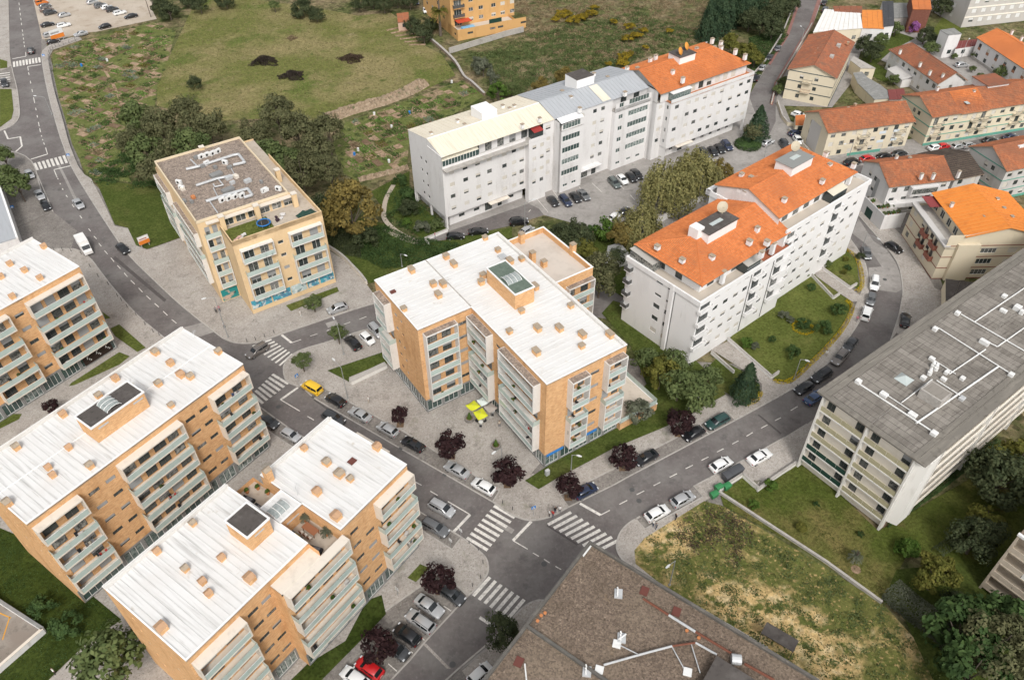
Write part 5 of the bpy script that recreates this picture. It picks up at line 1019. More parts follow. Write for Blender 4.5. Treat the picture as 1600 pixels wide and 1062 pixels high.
facade(WR, Fr(2.6,2.4,0), 22, 14.5, 17.3, [(2+3.3*i,14.6,1.9,2,WR.rnd.choice('gh')) for i in range(6)], M_wh); facade(WR, Fr(2.6,16,-90), 13.6, 14.5, 17.3, [(4,14.6,1.6,2,'g'),(8,14.6,1.6,2,'g')], M_wh); facade(WR, Fr(24.6,16,180), 22, 14.5, 17.3, [], M_wh)
gable_roof(WR, 1.6, 25.2, 1.5, 16.2, 17.7, 20.4, M_tile_n, over=.6, hipL=7.0)
M_gcan = mat('grey_canopy', (.42,.40,.365), .7)
def canopy(b, x0, x1, y0, y1, z, m=M_gcan, glass=True):
    c = b.part('canopy_roof', MB().add([(x0,y0,z),(x1,y0,z),(x1,y1,z+.5),(x0,y1,z+.5),(x0,y0,z+.08),(x1,y0,z+.08),(x1,y1,z+.58),(x0,y1,z+.58)], [(3,2,1,0),(4,5,6,7),(0,1,5,4),(1,2,6,5),(2,3,7,6),(3,0,4,7)]), m)
    if glass: b.obj('canopy_glazing', MB().box(x0+.1,x1-.1,y0+.1,y1-.1,14.6 if b is not B2 else 17.4,z).mesh('canopy_glazing', M_gl), par=c)
B2 = None
for x_ in (14.2,20.7): WR.part('drainpipe', MB().box(x_,x_+.12,-.10,-.01,.5,14.2), M_wfr)
canopy(WR,.0,5.0,11.2,16.8,16.5); canopy(WR,12.6,16.6,.1,2.6,16.4)
lh = WR.part('lift_house', MB().box(8.6,16.4,6.6,10.2,18.6,21.6), M_wh); WR.obj('lift_roof', MB().box(8.4,16.6,6.4,10.4,21.6,21.72).mesh('lift_roof', M_bit), par=lh); WR.obj('skylight', MB().box(11,14,7.9,8.7,21.72,21.78).mesh('skylight', MATS['pale_glass']), par=lh)
WR.part('chimney', MB().box(7.4,9.2,8.2,10.2,18.6,22.2), M_wh)
dish(WR, 15.4,9.4,21.5,1.05,M_dishw,-.5)
zs = lambda x, y: (960+x/4.247, 220+y/4.247)
for x, y, h in ((285,708,.7),(450,795,.7),(647,775,.7),(540,612,.7),(598,575,.7),(650,562,.7),(712,488,.6),(808,495,1.0),(948,590,1.0),(895,675,.9),(1012,678,.9),(975,755,1.2),(720,905,2.6),(1050,715,2.4),(985,440,.8),(1040,475,.8)): chim(WR,*zs(x,y),18.6 if h < 2 else 15,.75,.9 if h < 1 else .7,h,M_wh)
B2 = Bld('white_balcony_block', 'white apartment block with upper orange tiled roof and grey lift house, behind the lower one', 'apartment block', (32.015+24.6*math.cos(R_(39))-1.2*math.sin(R_(39)), 101.295+24.6*math.sin(R_(39))+1.2*math.cos(R_(39))), 39, 'white blocks with orange roofs')
LB = 27.5; DB = 17.8; FR2 = [1.4+2.85*k for k in range(6)]
facade(B2, Fr(0,0,0), LB, 0, 17.3, wwin(B2,(3.8,6.4,9.0,12.2,20.2,23.4),[z-.1 for z in FR2],1.35,.95,'ghs')+[(x,z+.1,2.3,2.1,'g') for x in (.8,16) for z in FR2[1:]], M_wh, shut=M_shutw)
for z in FR2[1:]:
    for a_, c_ in ((.4,3.4),(15.6,18.8)): balc(B2, Fr(0,0,0), a_, c_, z, .75, M_wh, M_wh, h=.55, solid=True)
facade(B2, Fr(0,DB,-90), DB, 0, 17.3, [], M_wh); facade(B2, Fr(LB,0,90), DB, 0, 17.3, wwin(B2,(3,8,12),[z-.1 for z in FR2]), M_wh); facade(B2, Fr(LB,DB,180), LB, 0, 17.3, [], M_wh)
for q in ((-.1,LB+.2,-.2,.1),(LB-.1,LB+.2,.1,DB),(-.2,LB,DB-.1,DB+.9),(-.2,.05,13,DB+.8)): B2.part('parapet', MB().box(*q,17.2,18.3), M_wh)
deck(B2,0,LB,0,DB+.4,17.4,M_tiles,'terrace_floor')
facade(B2, Fr(.3,2.8,0), LB-3.2, 17.4, 20, [(2+3.4*i,17.5,1.9,2,B2.rnd.choice('gh')) for i in range(7)], M_wh); B2.part('wall', MB().add([(.0,2,17.4),(.0,16.4,17.4),(.0,16.4,20),(.0,9.6,22.4),(.0,2,20)], [(0,4,3,2,1)]), M_wr)
gable_roof(B2, .3, LB-3, 2.4, 16.6, 20.1, 22.6, M_tile_n, over=.5, hipR=5)
lh = B2.part('lift_house', MB().box(10.2,16.8,7.6,11.4,20.5,23.9), M_wh); B2.obj('lift_roof', MB().box(10,17,7.4,11.6,23.9,24.02).mesh('lift_roof', mat('grey_felt', (.24,.245,.235), .85)), par=lh); B2.obj('skylight', MB().box(12.6,15,9.2,10.2,24.02,24.08).mesh('skylight', MATS['pale_glass']), par=lh)
dish(B2, 15.6,11.0,23.7,1.0,M_dishw,-.5); canopy(B2,15,20,.5,2.6,19.2,mat('cream_awning', (.62,.58,.47), .7))
zr = lambda x, y: (1080+x/4.827, 200+y/4.827)
for x, y, h in ((598,448,.9),(1043,285,.8),(988,405,.8),(702,545,.8),(690,238,.6),(380,355,.6),(450,380,.7),(497,388,.7),(365,468,.7),(407,490,.7),(810,180,.6),(1015,200,1.0),(830,560,2.4),(720,620,2.2),(1190,390,2.0),(1225,285,1.0)): chim(B2,*zr(x,y),20.8 if h < 2 else 17.8,.75,.75,h,M_wh)
# ---- T: ochre block at the top, with a walled terrace
zT = lambda x, y: (640+x/7.585, y/7.585)
pT = G(*zT(575,490)); aT = math.degrees(GA(zT(575,490), zT(1250,355)))
T = Bld('orange_apartment_block', 'orange rendered apartment block with walled terrace at the top edge', 'apartment block', (pT.x,pT.y), aT)
M_orr = mat('orange_render', (.60,.355,.145), .85, [((.52,.30,.12), .5, .5, .72, (1,1,.4))]); LT = (G(*zT(1250,355))-G(*zT(575,490))).length
facade(T, Fr(0,0,0), LT, 0, 3.6, [(3.5,1.6,2,.7,'g'),(11.6,1.6,2,.7,'g'),(14.5,1.6,2,.7,'g'),(23,1.6,2,.7,'g')], M_orr, 'terrace_wall'); facade(T, Fr(0,8,-90), 8, 0, 3.6, [(5,1.2,1.5,.8,'g')], M_orr, 'terrace_wall'); facade(T, Fr(LT,0,90), 8, 0, 3.6, [], M_orr, 'terrace_wall')
deck(T,.1,LT-.1,.1,5.2,2.8,M_tiles,'terrace_floor')
facade(T, Fr(0,5,0), LT-2, 2.8, 22, [(1.2,2.9+3*k,2.6,2.1,'g') for k in range(6)]+[(x,3.8+3*k,1.6,1.2,T.rnd.choice('ghs')) for x in (6.4,10,14.6,18,21.5) for k in range(6)], M_orr, frame=M_wfw, shut=M_shutw)
for k in range(1,6): balc(T, Fr(0,5,0), .8, 4.6, 2.8+3*k, 1.0, M_orr, solid=True)
facade(T, Fr(0,30,-90), 25, 0, 22, wins(T,[3,8,13,18],range(6),3.6,3,1.5,1.2,'gh'), M_orr); facade(T, Fr(LT-2,5,90), 25, 0, 22, [], M_orr); facade(T, Fr(LT-2,30,180), LT-2, 0, 22, [], M_orr); deck(T,0,LT-2,5,30,22,M_gravel)
T.part('red_awning', MB().box(1,6,1.5,4.6,5.0,5.12), mat('red_awning', (.50,.07,.03), .7)); T.part('pool', MB().box(2.2,6.6,.6,2.4,2.8,3.5), mat('pool_blue', (.20,.45,.65), .4)); T.part('green_screen', MB().box(11.5,16,.15,.25,3.5,4.9), M_dgreen)
# ---- Q: beige balcony block cut by the right edge
hq = 13.0; pQ = G(1528.3,918); 
Q = Bld('beige_balcony_block', 'beige apartment block with deep open balconies cut by the right edge', 'apartment block', (pQ.x,pQ.y), 36.2)
M_bal = mat('beige_balcony', (.50,.43,.345), .85, [((.41,.345,.27), .6, .5, .72, (1,1,.4))])
facade(Q, Fr(2.2,0,-90), 24, 0, hq, [(1.5+5*i,1.2+2.9*k,2.2,2.1,'g') for i in range(5) for k in range(4)], M_bal); facade(Q, Fr(30,0,180), 30, 0, hq, [], M_bal)
for k in range(5):
    z = .9+2.9*k
    if k == 4: z = hq
    fr = Q.part('balcony', MB().box(0,24,0,2.2,z-.2,z), M_bal, (0,0,0), R_(-90))
    if k < 4:
        for i in range(8): Q.obj('railing_panel', boxmesh('railing_panel', 2.92, .1, .95, M_finw if (i in (1,2) and k == 2) else M_bal), (1.5+3*i,.1,z), 0, fr)
for i in range(5): Q.part('pillar', MB().box(6*i,6*i+.3,.0,2.2,0,hq-.2), M_bal, (0,0,0), R_(-90))
deck(Q,0,30,-24,0,hq+.15,M_gravelM,'gravel_roof'); Q.part('roof_edge', MB().box(-.1,.25,-24,.1,hq-.05,hq+.35), M_trim)
# ---- U: low white building at the left edge
U = Bld('low_white_building', 'low white building with grey roof at the left edge, behind the street trees', 'building', G(28,372,5).xy, math.degrees(GA((-2,285),(28,372),5))+90-0)
block(U,-30,0,0,34,0,5,M_wr); 
U.part('roof_deck', MB().box(-30,-.2,.2,33.8,4.8,5.05), M_gsh); U.part('roof_edge', MB().box(-.3,.1,-.1,34.1,4.9,5.3), M_trim)
# ------------------------------------------------------------------ houses, upper right
M_crw = mat('cream_render', (.66,.585,.445), .85, [((.58,.51,.38), .5, .52, .75, (1,1,.3)), ((.48,.42,.31), 1.2, .66, .82, (1,1,.2))])
M_bluew = mat('pale_blue_render', (.60,.655,.70), .85, [((.50,.55,.60), .6, .52, .76, (1,1,.3))])
M_greyw = mat('grey_render', (.52,.50,.48), .85, [((.42,.40,.38), .5, .52, .74, (1,1,.3))])
M_band = mat('dark_green_band', (.075,.10,.105), .7); M_gband = mat('green_band', (.12,.33,.26), .7); M_brband = mat('brown_band', (.26,.10,.07), .7)
def house(label, A, B, Cb, ze, zr, wall, roofm, floors=3, group=None, frontwall=None, balcs=(), bands=None, hipL=0, hipR=0, gw=(.35,.55), over=.45, cat='house', name='house', wk='ghgs', nw=None, rf=.5, fl0=.9, back=True):
    a, b_ = G(*A, ze), G(*B, ze); yaw = math.atan2(b_.y-a.y, b_.x-a.x); L = (b_-a).length-2*over
    c = G(*Cb, ze); D = -(c.x-a.x)*math.sin(yaw)+(c.y-a.y)*math.cos(yaw)-2*over
    o = Vector((a.x,a.y))+Vector((math.cos(yaw),math.sin(yaw)))*over+Vector((-math.sin(yaw),math.cos(yaw)))*over
    h = Bld(name, label, cat, o, math.degrees(yaw), group); h.L, h.D, h.ze, h.zr = L, D, ze, zr
    fh = (ze-.3)/floors; n = nw or max(2, int(L/2.7)); ww = 1.25
    xs = [round(L*(i+.5)/n-ww/2,2) for i in range(n)]; ops = []
    for k in range(floors):
        for x in xs:
            bal = any(s0 <= x+ww/2 <= s1 for s0, s1 in balcs) and k > 0
            ops.append((x, k*fh+(.25 if bal else fl0), ww, 2.1 if bal else 1.2, h.rnd.choice(wk)))
    facade(h, Fr(0,0,0), L, 0, ze, ops, frontwall or wall, shut=M_shutw)
    for k in range(1, floors):
        for s0, s1 in balcs: balc(h, Fr(0,0,0), max(.1,s0), min(L-.1,s1), k*fh+.15, .95, wall)
    go = [(round(D*g-.5,2), k*fh+fl0, 1.0, 1.1, h.rnd.choice('gh')) for g in gw for k in range(floors)]
    facade(h, Fr(0,D,-90), D, 0, ze, go, wall, shut=M_shutw); facade(h, Fr(L,0,90), D, 0, ze, [(D-g_[0]-1,)+g_[1:] for g_ in go], wall, shut=M_shutw); facade(h, Fr(L,D,180), L, 0, ze, [(x,k*fh+fl0,ww,1.2,'h') for k in range(floors) for x in xs] if back else [], wall, shut=M_shutw)
    yr = D*rf
    if not hipL: gable_end(h, 0, 0, D, yr, ze, zr-.1, wall, 'W')
    if not hipR: gable_end(h, L, 0, D, yr, ze, zr-.1, wall, 'E')
    gable_roof(h, 0, L, 0, D, ze, zr, roofm, yr=yr, over=over, hipL=hipL, hipR=hipR)
    if bands:
        for k in range(1, floors+1):
            z = k*fh-.1
            h.part('wall_band', MB().box(-.04,L+.04,-.05,-.008,z,z+.22), bands); h.part('wall_band', MB().box(-.05,-.008,.0,D,z,z+.22), bands)
    h.part('plinth', MB().box(-.05,L+.05,-.06,-.01,0,.7), bands or M_conc)
    return h
r4 = lambda x, y: (1200+x/3, y/3)
z3 = lambda x, y: (1180+x/6.245, 20+y/6.245); z4 = lambda x, y: (1380+x/6.245, y/6.245); z5_ = lambda x, y: (1240+x/6.245, 140+y/6.245); z6 = lambda x, y: (1400+x/6.64, 110+y/6.64); z7_ = lambda x, y: (1340+x/4.827, 220+y/4.827)
def hch(h, pts, z, hh=.8, m=None):
    for u, v in pts: chim(h, u, v, z, .55, .55, hh, m or M_capo)
H1 = house('cream house beside the curving road, gable with two balconies facing us', z3(800,640), z3(978,285), z3(315,548), 8.6, 11.0, M_crw, M_tile_o, 3, gw=(.3,.62), bands=M_band, wk='gh')
for k, c_ in ((1,M_conc),(2,M_conc)): balc(H1, Fr(0,H1.D,-90), H1.D*.34, H1.D*.34+2.6, k*2.75+.3, .9, M_crw, M_brband if k == 1 else M_wfr)
hch(H1, [z3(690,238),z3(618,360),z3(590,408),z3(905,300)], 9.8, .5); 
for u, v in (z3(815,318), z3(748,425)): H1.part('roof_skylight', MB().cbox(0,0,0,1.5,1.1,.9), M_conc, (*H1.px(u,v,10.2),9.6))
H2 = house('cream and pale blue terraced house row with weathered orange roof and small balconies', z5_(340,422), z5_(1200,308), z5_(110,212), 7.6, 10.2, M_crw, M_tile_m, 3, balcs=((8.6,11.4),(19.0,21.6)), gw=(.3,.55))
xb = H2.L; H2.part('render_panel', MB().box(xb*.72,xb-.02,-.03,-.012,.8,7.5), M_bluew) if False else None
H2.part('gable_panel', MB().box(-.06,-.012,H2.D*.3,H2.D*.72,.3,7.2), M_greyw)
for k in range(3):
    for x0, x1 in ((.62,.70),(.79,.86)): H2.part('blue_panel', MB().box(xb*x0,xb*x1,-.05,-.012,k*2.45+.15,k*2.45+.85), M_bluew)
H2.part('wall_base', MB().box(xb*.3,xb*.7,-.08,-.065,0,.8), M_gband)
hch(H2, [z5_(455,230),z5_(600,152),z5_(535,190),z5_(912,150),z5_(1050,120)], 9.2, .5)
H3 = house('cream terraced house row with bright orange middle roof and green bands', z6(385,488), (1640,156), z6(88,246), 8.2, 10.8, M_crw, M_tile_m, 3, balcs=((1.0,3.4),(12,14.4),(15,17.6),(25,28)), gw=(.45,.6), bands=M_gband)
tile_slope(H3, (8.1,-.52,7.62+.16), (16.5,-.52,7.62+.16), (0,H3.D/2+.5,10.8-7.62), M_tile_n, name='new_roof_slope'); hch(H3, [z6(430,195),z6(805,230)], 9.8, .9, M_white)
for p_ in (z6(505,290),z6(735,340),z6(990,215),z6(1085,205)): H3.part('roof_skylight', MB().cbox(0,0,0,1.0,1.2,.12), MATS['pale_glass'], (*H3.px(*p_,9.4),9.45))
H3.part('dormer', MB().box(19.5,26,H3.D*.45,H3.D*.9,9.5,11.2), M_wr); H3.part('dormer_roof', MB().box(19.2,26.3,H3.D*.42,H3.D*.93,11.2,11.35), M_tile_o)
H4 = house('white gable house with weathered orange roof beside the plant-filled terrace', z7_(240,348), z7_(735,292), z7_(18,148), 8.0, 10.6, M_wr, M_tile_m, 3, gw=(.3,.5))
H4.part('shutter_strip', MB().box(-.08,-.012,H4.D*.34,H4.D*.44,1,7.2), M_shut); H4.part('bay_window', MB().box(5,11.5,-1.2,0,5.2,7.4), M_wr); H4.part('bay_glass', MB().box(5.2,11.3,-1.24,-1.2,5.8,7.0), M_gl)
H4.part('balcony', MB().box(.5,11.8,-1.6,0,2.9,4.0), M_wr); hch(H4, [z7_(480,270),z7_(290,135),z7_(570,270),z7_(388,145)], 8.9, 1.3, M_white)
H4b = house('house with dark brown tiled roof joined to the weathered orange one', z7_(735,294), z7_(962,247), z7_(520,82), 7.6, 9.8, M_greyw, M_tile_d, 3, gw=())
hch(H4b, [z7_(760,255)], 8.5, 1.6, M_white)
H5 = house('grey rendered house with green band at the right edge, weathered tile roof', z7_(1130,228), (1660,249), z7_(862,32), 8.4, 11.4, M_greyw, M_tile_m, 3, gw=(.5,.68), bands=M_gband)
H5.part('dormer', MB().box(6,8.5,4,6,9.6,11.0), M_wr)
# H6: cream block with brown bands and bright orange roof
p6 = G(1455,435.5); a6 = GA((1408.4,367),(1455,435.5))
H6 = Bld('house', 'cream building with brown bands, red balconies and bright orange corrugated roof', 'apartment block', (p6.x,p6.y), math.degrees(a6)+90)
L6 = (G(1455,435.5)-G(1408.4,367)).length; D6 = 20.0; h6 = 8.2
facade(H6, Fr(0,L6,-90), L6, 0, h6, [(1.2+4.2*i,.9+2.7*k,1.3,1.2,H6.rnd.choice('gsh')) for i in range(int(L6/4.2)) for k in range(3)]+[(3.2+4.2*i,.3+2.7*k,1.1,2.0,'g') for i in (1,2) for k in (1,2)], M_crw, shut=M_shutw)
for i in (1,2):
    for k in (1,2): balc(H6, Fr(0,L6,-90), 2.6+4.2*i, 5.0+4.2*i, 2.7*k+.2, .8, M_brband, M_brband, solid=True)
fS6 = Fr(0,0,0); facade(H6, fS6, D6, 0, h6+2.6, [(7.5,.9+2.7*k,3.2,1.3,'g') for k in range(3)]+[(13,.9+2.7*k,1.8,1.2,'s') for k in range(3)], M_crw, shut=M_shutw, frame=M_wfw)
H6.part('bay', MB().box(2.2,6.6,-.7,0,0,h6+.6), M_crw)
facade(H6, Fr(D6,0,90), L6, 0, h6, [], M_crw); facade(H6, Fr(D6,L6,180), D6, 0, h6, [], M_crw); deck(H6,0,D6,0,L6,h6-.6,M_conc)
for k in range(4):
    z = .1+2.7*k; H6.part('wall_band', MB().box(-.05,-.01,0,L6,z-.1,z+.08), M_brband); H6.part('wall_band', MB().box(0,D6,-.05,-.01,z-.1,z+.08), M_brband)
H6.part('grey_ledge', MB().box(-.4,.9,-.2,L6+.2,h6-.2,h6+.15), M_greyw); facade(H6, Fr(3.6,L6-.5,-90), L6-1, h6-.6, 10.4, [(1+3*i,h6-.3,1.5,1.7,'g') for i in range(int(L6/3)-1)], M_crw, frame=M_wfw)
H6.part('gable', MB().add([(3.6,.1,h6),(19,.1,h6),(19,.1,10.2),(11,.1,12.4),(3.6,.1,10.4)], [(0,1,2,3,4)]), M_crw); H6.part('gable_edge', MB().path([(3.2,.0,10.5),(11,.0,12.45),(19.4,.0,10.2)],.14,5), M_greyw)
def corr(b, p0, p1, up, m, name='roof_sheet', pitch=1.05):
    p0, p1, up = Vector(p0), Vector(p1), Vector(up); e = p1-p0; n = max(1,int(e.length/pitch)); nn = up.cross(e).normalized(); nn = nn if nn.z > 0 else -nn
    mb = MB(); d = e/n
    for i in range(n):
        q = p0+d*i; q2 = q+d*.985; mid = q+d*.06
        mb = MB(); mb.add([q,q2,q2+up,q+up,q+nn*.05,q2+nn*.05,q2+up+nn*.05,q+up+nn*.05],[(4,5,6,7),(0,1,5,4),(1,2,6,5),(2,3,7,6),(3,0,4,7)])
        mb.add([q+nn*.05,mid+nn*.05,mid+up+nn*.05,q+up+nn*.05,q+nn*.13,mid+nn*.13,mid+up+nn*.13,q+up+nn*.13],[(4,5,6,7),(0,1,5,4),(1,2,6,5),(2,3,7,6),(3,0,4,7)]); b.part(name, mb, m)
corr(H6, (3.0,-.5,10.5), (3.0,L6+.3,10.5), (8,0,2.05), M_sheet_o); corr(H6, (19.6,L6+.3,10.2), (19.6,-.5,10.2), (-8.6,0,2.35), M_sheet_o)
hch(H6, [z7_(710,485),z7_(952,585),z7_(918,425),z7_(1050,450),z7_(1098,520),z7_(1160,585)], 10.9, .9, M_white)
canopy_ = H6.part('red_awning', MB().box(.9,3.6,L6*.72,L6*.98,10.0,10.12), mat('dark_red_sheet', (.24,.05,.05), .7))
# plant-filled corner terrace
pt = G(*z7_(165,675)); PT = Bld('terrace_annex', 'low white corner annex with a roof terrace crowded with pot plants', 'annex', (pt.x,pt.y), math.degrees(GA(z7_(165,675), z7_(310,655))))
block(PT,0,5.2,0,8.5,0,3.0,M_wr); deck(PT,.1,5.1,.1,8.4,3.02,M_conc,'terrace_floor'); PT.part('garage_door', MB().box(-.05,-.01,4,6.4,.1,2.3), M_dgreen)
mb = MB(); mb.box(0,5.2,0,.15,3,3.8); mb.box(0,.15,.15,8.5,3,3.8); PT.part('parapet', mb, M_wr)
# H7..: second row
H7 = house('terracotta roofed detached house with white side wall, behind the terraced rows', z4(55,478), z4(540,815), z4(225,383), 6.0, 8.6, M_wr, M_tile_o, 2, hipL=3.2, gw=(.5,))
hch(H7, [z4(165,510),z4(360,635),z4(455,715),z4(465,600),z4(580,745)], 6.6, 1.2, M_white); H7.part('lean_to', MB().add([(5,-3.2,2.4),(13,-3.2,2.4),(13,0,3.2),(5,0,3.2)],[(0,1,2,3)]), M_greyw); H7.part('lean_to_wall', MB().box(5.2,12.8,-3.0,-.05,0,2.4), M_wr)
H8 = house('white house with brick-filled window bays and clean orange roof, upper right', z4(908,362), (1640,133), z4(1118,258), 6.2, 8.4, M_wr, M_tile_n, 2, gw=(.4,), nw=8)
hch(H8, [z4(1255,320),z4(1350,380),z4(1370,460)], 7.2, 1.2, M_white)
for i in range(8): H8.part('brick_panel', MB().box(H8.L*(i+.5)/8-.62,H8.L*(i+.5)/8+.62,-.03,-.008,3.2,3.95), mat('red_brick_panel', (.34,.17,.10), .85))
p9 = G(*z4(755,272)); H9 = Bld('grey_apartment_block', 'grey apartment block with rows of shuttered windows, top right corner', 'apartment block', (p9.x,p9.y), math.degrees(GA(z4(755,272), (1700,22))))
facade(H9, Fr(0,0,0), 60, 0, 22, wins(H9,[2+3.6*i for i in range(16)],range(7),1.6,3.0,1.7,1.3,'ssssh'), mat('pale_grey_render', (.50,.475,.44), .85, [((.44,.415,.385), .6, .5, .72)]), shut=M_ac); facade(H9, Fr(0,18,-90), 18, 0, 22, wins(H9,[4,11],range(7),1.6,3,1.4,1.3,'s'), M_greyw, shut=M_ac); facade(H9, Fr(60,18,180), 60, 0, 22, [], M_greyw); facade(H9, Fr(60,0,90), 18, 0, 22, [], M_greyw); deck(H9,0,60,0,18,22,M_gravel)
for k in range(1,7): H9.part('wall_band', MB().box(0,60,-.06,-.01,3*k+.1,3*k+.5), M_beige)
def flatbox(label, pts, z, wall, roofm, name='shed', cat='shed', group=None, lip=True):
    """low building from the four roof corners, front-left, front-right, back-right, back-left"""
    P = [G(u, v, z) for u, v in pts]; o = P[0]; h = thing(name, label, cat, (o.x,o.y,0), 0, group); L = [(p.x-o.x,p.y-o.y) for p in P]
    MB().prism(L, 0, z).build('wall', wall, h); c = (sum(p[0] for p in L)/4, sum(p[1] for p in L)/4); R2 = [(c[0]+(p[0]-c[0])*1.03, c[1]+(p[1]-c[1])*1.03) for p in L]
    n = max(2, int((Vector(L[1])-Vector(L[0])).length/1.6))
    for i in range(n):
        t0, t1 = i/n+.004, (i+1)/n-.004; q = lambda a, b, t: (a[0]+(b[0]-a[0])*t, a[1]+(b[1]-a[1])*t)
        MB().prism([q(R2[0],R2[1],t0), q(R2[0],R2[1],t1), q(R2[3],R2[2],t1), q(R2[3],R2[2],t0)], z+.01, z+.12+.02*(i % 2)).build('roof_sheet', roofm, h)
    d = Vector(L[1])-Vector(L[0]); 
    if name != 'shed': 
        for i in range(max(1,int(d.length/4))):
            w0 = Vector(L[0])+d*((i+.35)/max(1,int(d.length/4))); w1 = w0+d.normalized()*1.3; nn = Vector((d.y,-d.x)).normalized()*.04
            MB().add([(*(w0+nn),1.2),(*(w1+nn),1.2),(*(w1+nn),2.4),(*(w0+nn),2.4)],[(0,1,2,3)]).build('window', M_gl, h)
    return h
M_fc = mat('fibre_cement', (.235,.235,.225), .9, [((.30,.298,.285), .8, .5, .7), ((.16,.16,.152), 1.5, .56, .74)]); M_wsh = mat('white_sheet', (.74,.73,.71), .7, [((.66,.645,.62), .5, .5, .72)])
flatbox('white flat roofed workshop behind the cream house', [z3(570,190),z3(1042,152),z3(1020,5),z3(680,-30)], 4.5, M_crw, M_wsh, 'workshop', 'workshop')
flatbox('small house with bright orange sheet roof', [z3(1046,150),z3(1254,158),z3(1236,-20),z3(1040,-20)], 4.2, M_wr, M_sheet_o, 'house', 'house')
flatbox('house with dark slate roof beside the orange sheet roof', [z4(5,262),z4(105,250),z4(98,20),z4(-10,20)], 4.6, M_wr, mat('slate', (.05,.052,.058), .7, [((.08,.08,.085), 1, .5, .7)]), 'house', 'house')
flatbox('grey corrugated shed roof between the dark roof and the brown house', [z4(108,178),z4(262,170),z4(255,35),z4(100,35)], 3.2, M_conc, M_fc, 'shed', 'shed')
bh = flatbox('brown brick house with orange roof and white window frames', [z4(290,92),z4(470,95),z4(450,-60),z4(270,-60)], 7.5, mat('brown_brick', (.16,.062,.042), .85, [((.21,.09,.06), 2, .5, .7)]), M_tile_n, 'townhouse', 'house')
flatbox('weathered orange roof building at the top edge', [z3(775,-10),z3(1040,5),z3(1040,-60),z3(760,-60)], 4.6, M_crw, M_tile_o, 'outbuilding', 'outbuilding')
flatbox('tall narrow white building with grey roof', [z4(640,348),z4(765,335),z4(690,280),z4(555,298)], 7.0, M_wr, M_fc, 'tower_house', 'house')
flatbox('white garden wall building with dark red carport roof', [z4(705,480),z4(905,448),z4(915,388),z4(735,405)], 3.0, M_wr, mat('dark_red_roof', (.20,.055,.05), .75), 'carport', 'carport')
flatbox('grey corrugated garage with open bays', [z3(1000,690),z3(1100,640),z3(1040,580),z3(955,592)], 3.0, M_crw, M_fc, 'shed', 'garage')
flatbox('long grey corrugated garage roof', [z3(1000,690),z3(1090,775),z3(1210,705),z3(1100,640)], 2.9, M_crw, M_fc, 'shed', 'garage')
flatbox('pale grey shed roof patched with white sheet', [z3(1090,775),z3(1165,850),z3(1374,835),z3(1215,705)], 2.8, M_crw, M_fc, 'shed', 'shed')
flatbox('dark red shed roof behind the terraced row', [z4(60,975),z4(225,970),z4(200,870),z4(45,882)], 3.0, M_conc, MATS['dark_red_roof'], 'shed', 'shed')
flatbox('cream outbuilding with grey slab roof beside the cream house', [z3(1030,545),z3(1172,545),z3(960,430),z3(930,470)], 3.4, M_crw, M_conc, 'outbuilding', 'outbuilding')
flatbox('small grey roofed shed between the trees and the white block', [(945,410),(982,396),(969,380),(950,385)], 3.0, M_wr, M_fc, 'shed', 'shed')
flatbox('orange roofed lean-to beside the parked cars', [(1243,196),(1256,196),(1258,180),(1243,181)], 2.6, M_crw, M_tile_n, 'lean_to', 'lean-to')
flatbox('black pitched garage roof beside the cream building', [zE(1180,640),zE(1290,590),zE(1370,520),zE(1180,495)], 2.6, M_crw, M_bit, 'shed', 'garage')
flatbox('small orange roofed hut at the field edge', [(622,36),(640,34),(638,20),(620,22)], 2.8, mat('pink_wall', (.55,.38,.30), .85), M_tile_m, 'hut', 'hut')
sheet('courtyard', [(1216,165),(1300,168),(1330,130),(1345,80),(1500,150),(1700,130),(1700,100),(1560,90),(1440,40),(1300,30),(1280,40),(1240,95)], .016, M_asph2)
sheet('back_garden', [(1345,95),(1370,60),(1400,50),(1430,60),(1392,80),(1370,100),(1420,125),(1380,128),(1345,110)], .022, M_lawnd)
sheet('back_garden', [(1455,50),(1480,20),(1510,45),(1470,65)], .026, M_lawn)
# ------------------------------------------------------------------ cars
M_tyre = mat('tyre_rubber', (.018,.018,.018), .9); M_rim = mat('alloy_rim', (.40,.40,.41), .35, metal=.7); M_cglass = mat('car_glass', (.012,.015,.017), .05, spec=.7); M_plas = mat('black_plastic', (.03,.03,.032), .6)
M_hl = mat('headlamp', (.62,.64,.66), .15, spec=.6); M_tl = mat('tail_lamp', (.28,.012,.012), .25); M_plate = mat('number_plate', (.7,.7,.68), .5)
PAINT = {'white':(.78,.78,.77),'silver':(.47,.475,.48),'grey':(.16,.165,.17),'dgrey':(.06,.063,.067),'black':(.012,.012,.014),'navy':(.018,.028,.065),'blue':(.035,.07,.16),'red':(.50,.015,.018),'yellow':(.80,.50,.03),'green':(.022,.06,.055),'ggreen':(.12,.145,.14),'brown':(.16,.12,.10),'orange':(.60,.17,.03),'taupe':(.20,.18,.165)}
def paint(c):
    if 'paint_'+c not in MATS:
        m = mat('paint_'+c, PAINT[c], .28, spec=.5, metal=.35 if c in ('silver','grey','dgrey','taupe','ggreen') else 0.0)
        m.node_tree.nodes['Principled BSDF'].inputs['Coat Weight'].default_value = .6; m.node_tree.nodes['Principled BSDF'].inputs['Coat Roughness'].default_value = .06
    return MATS['paint_'+c]
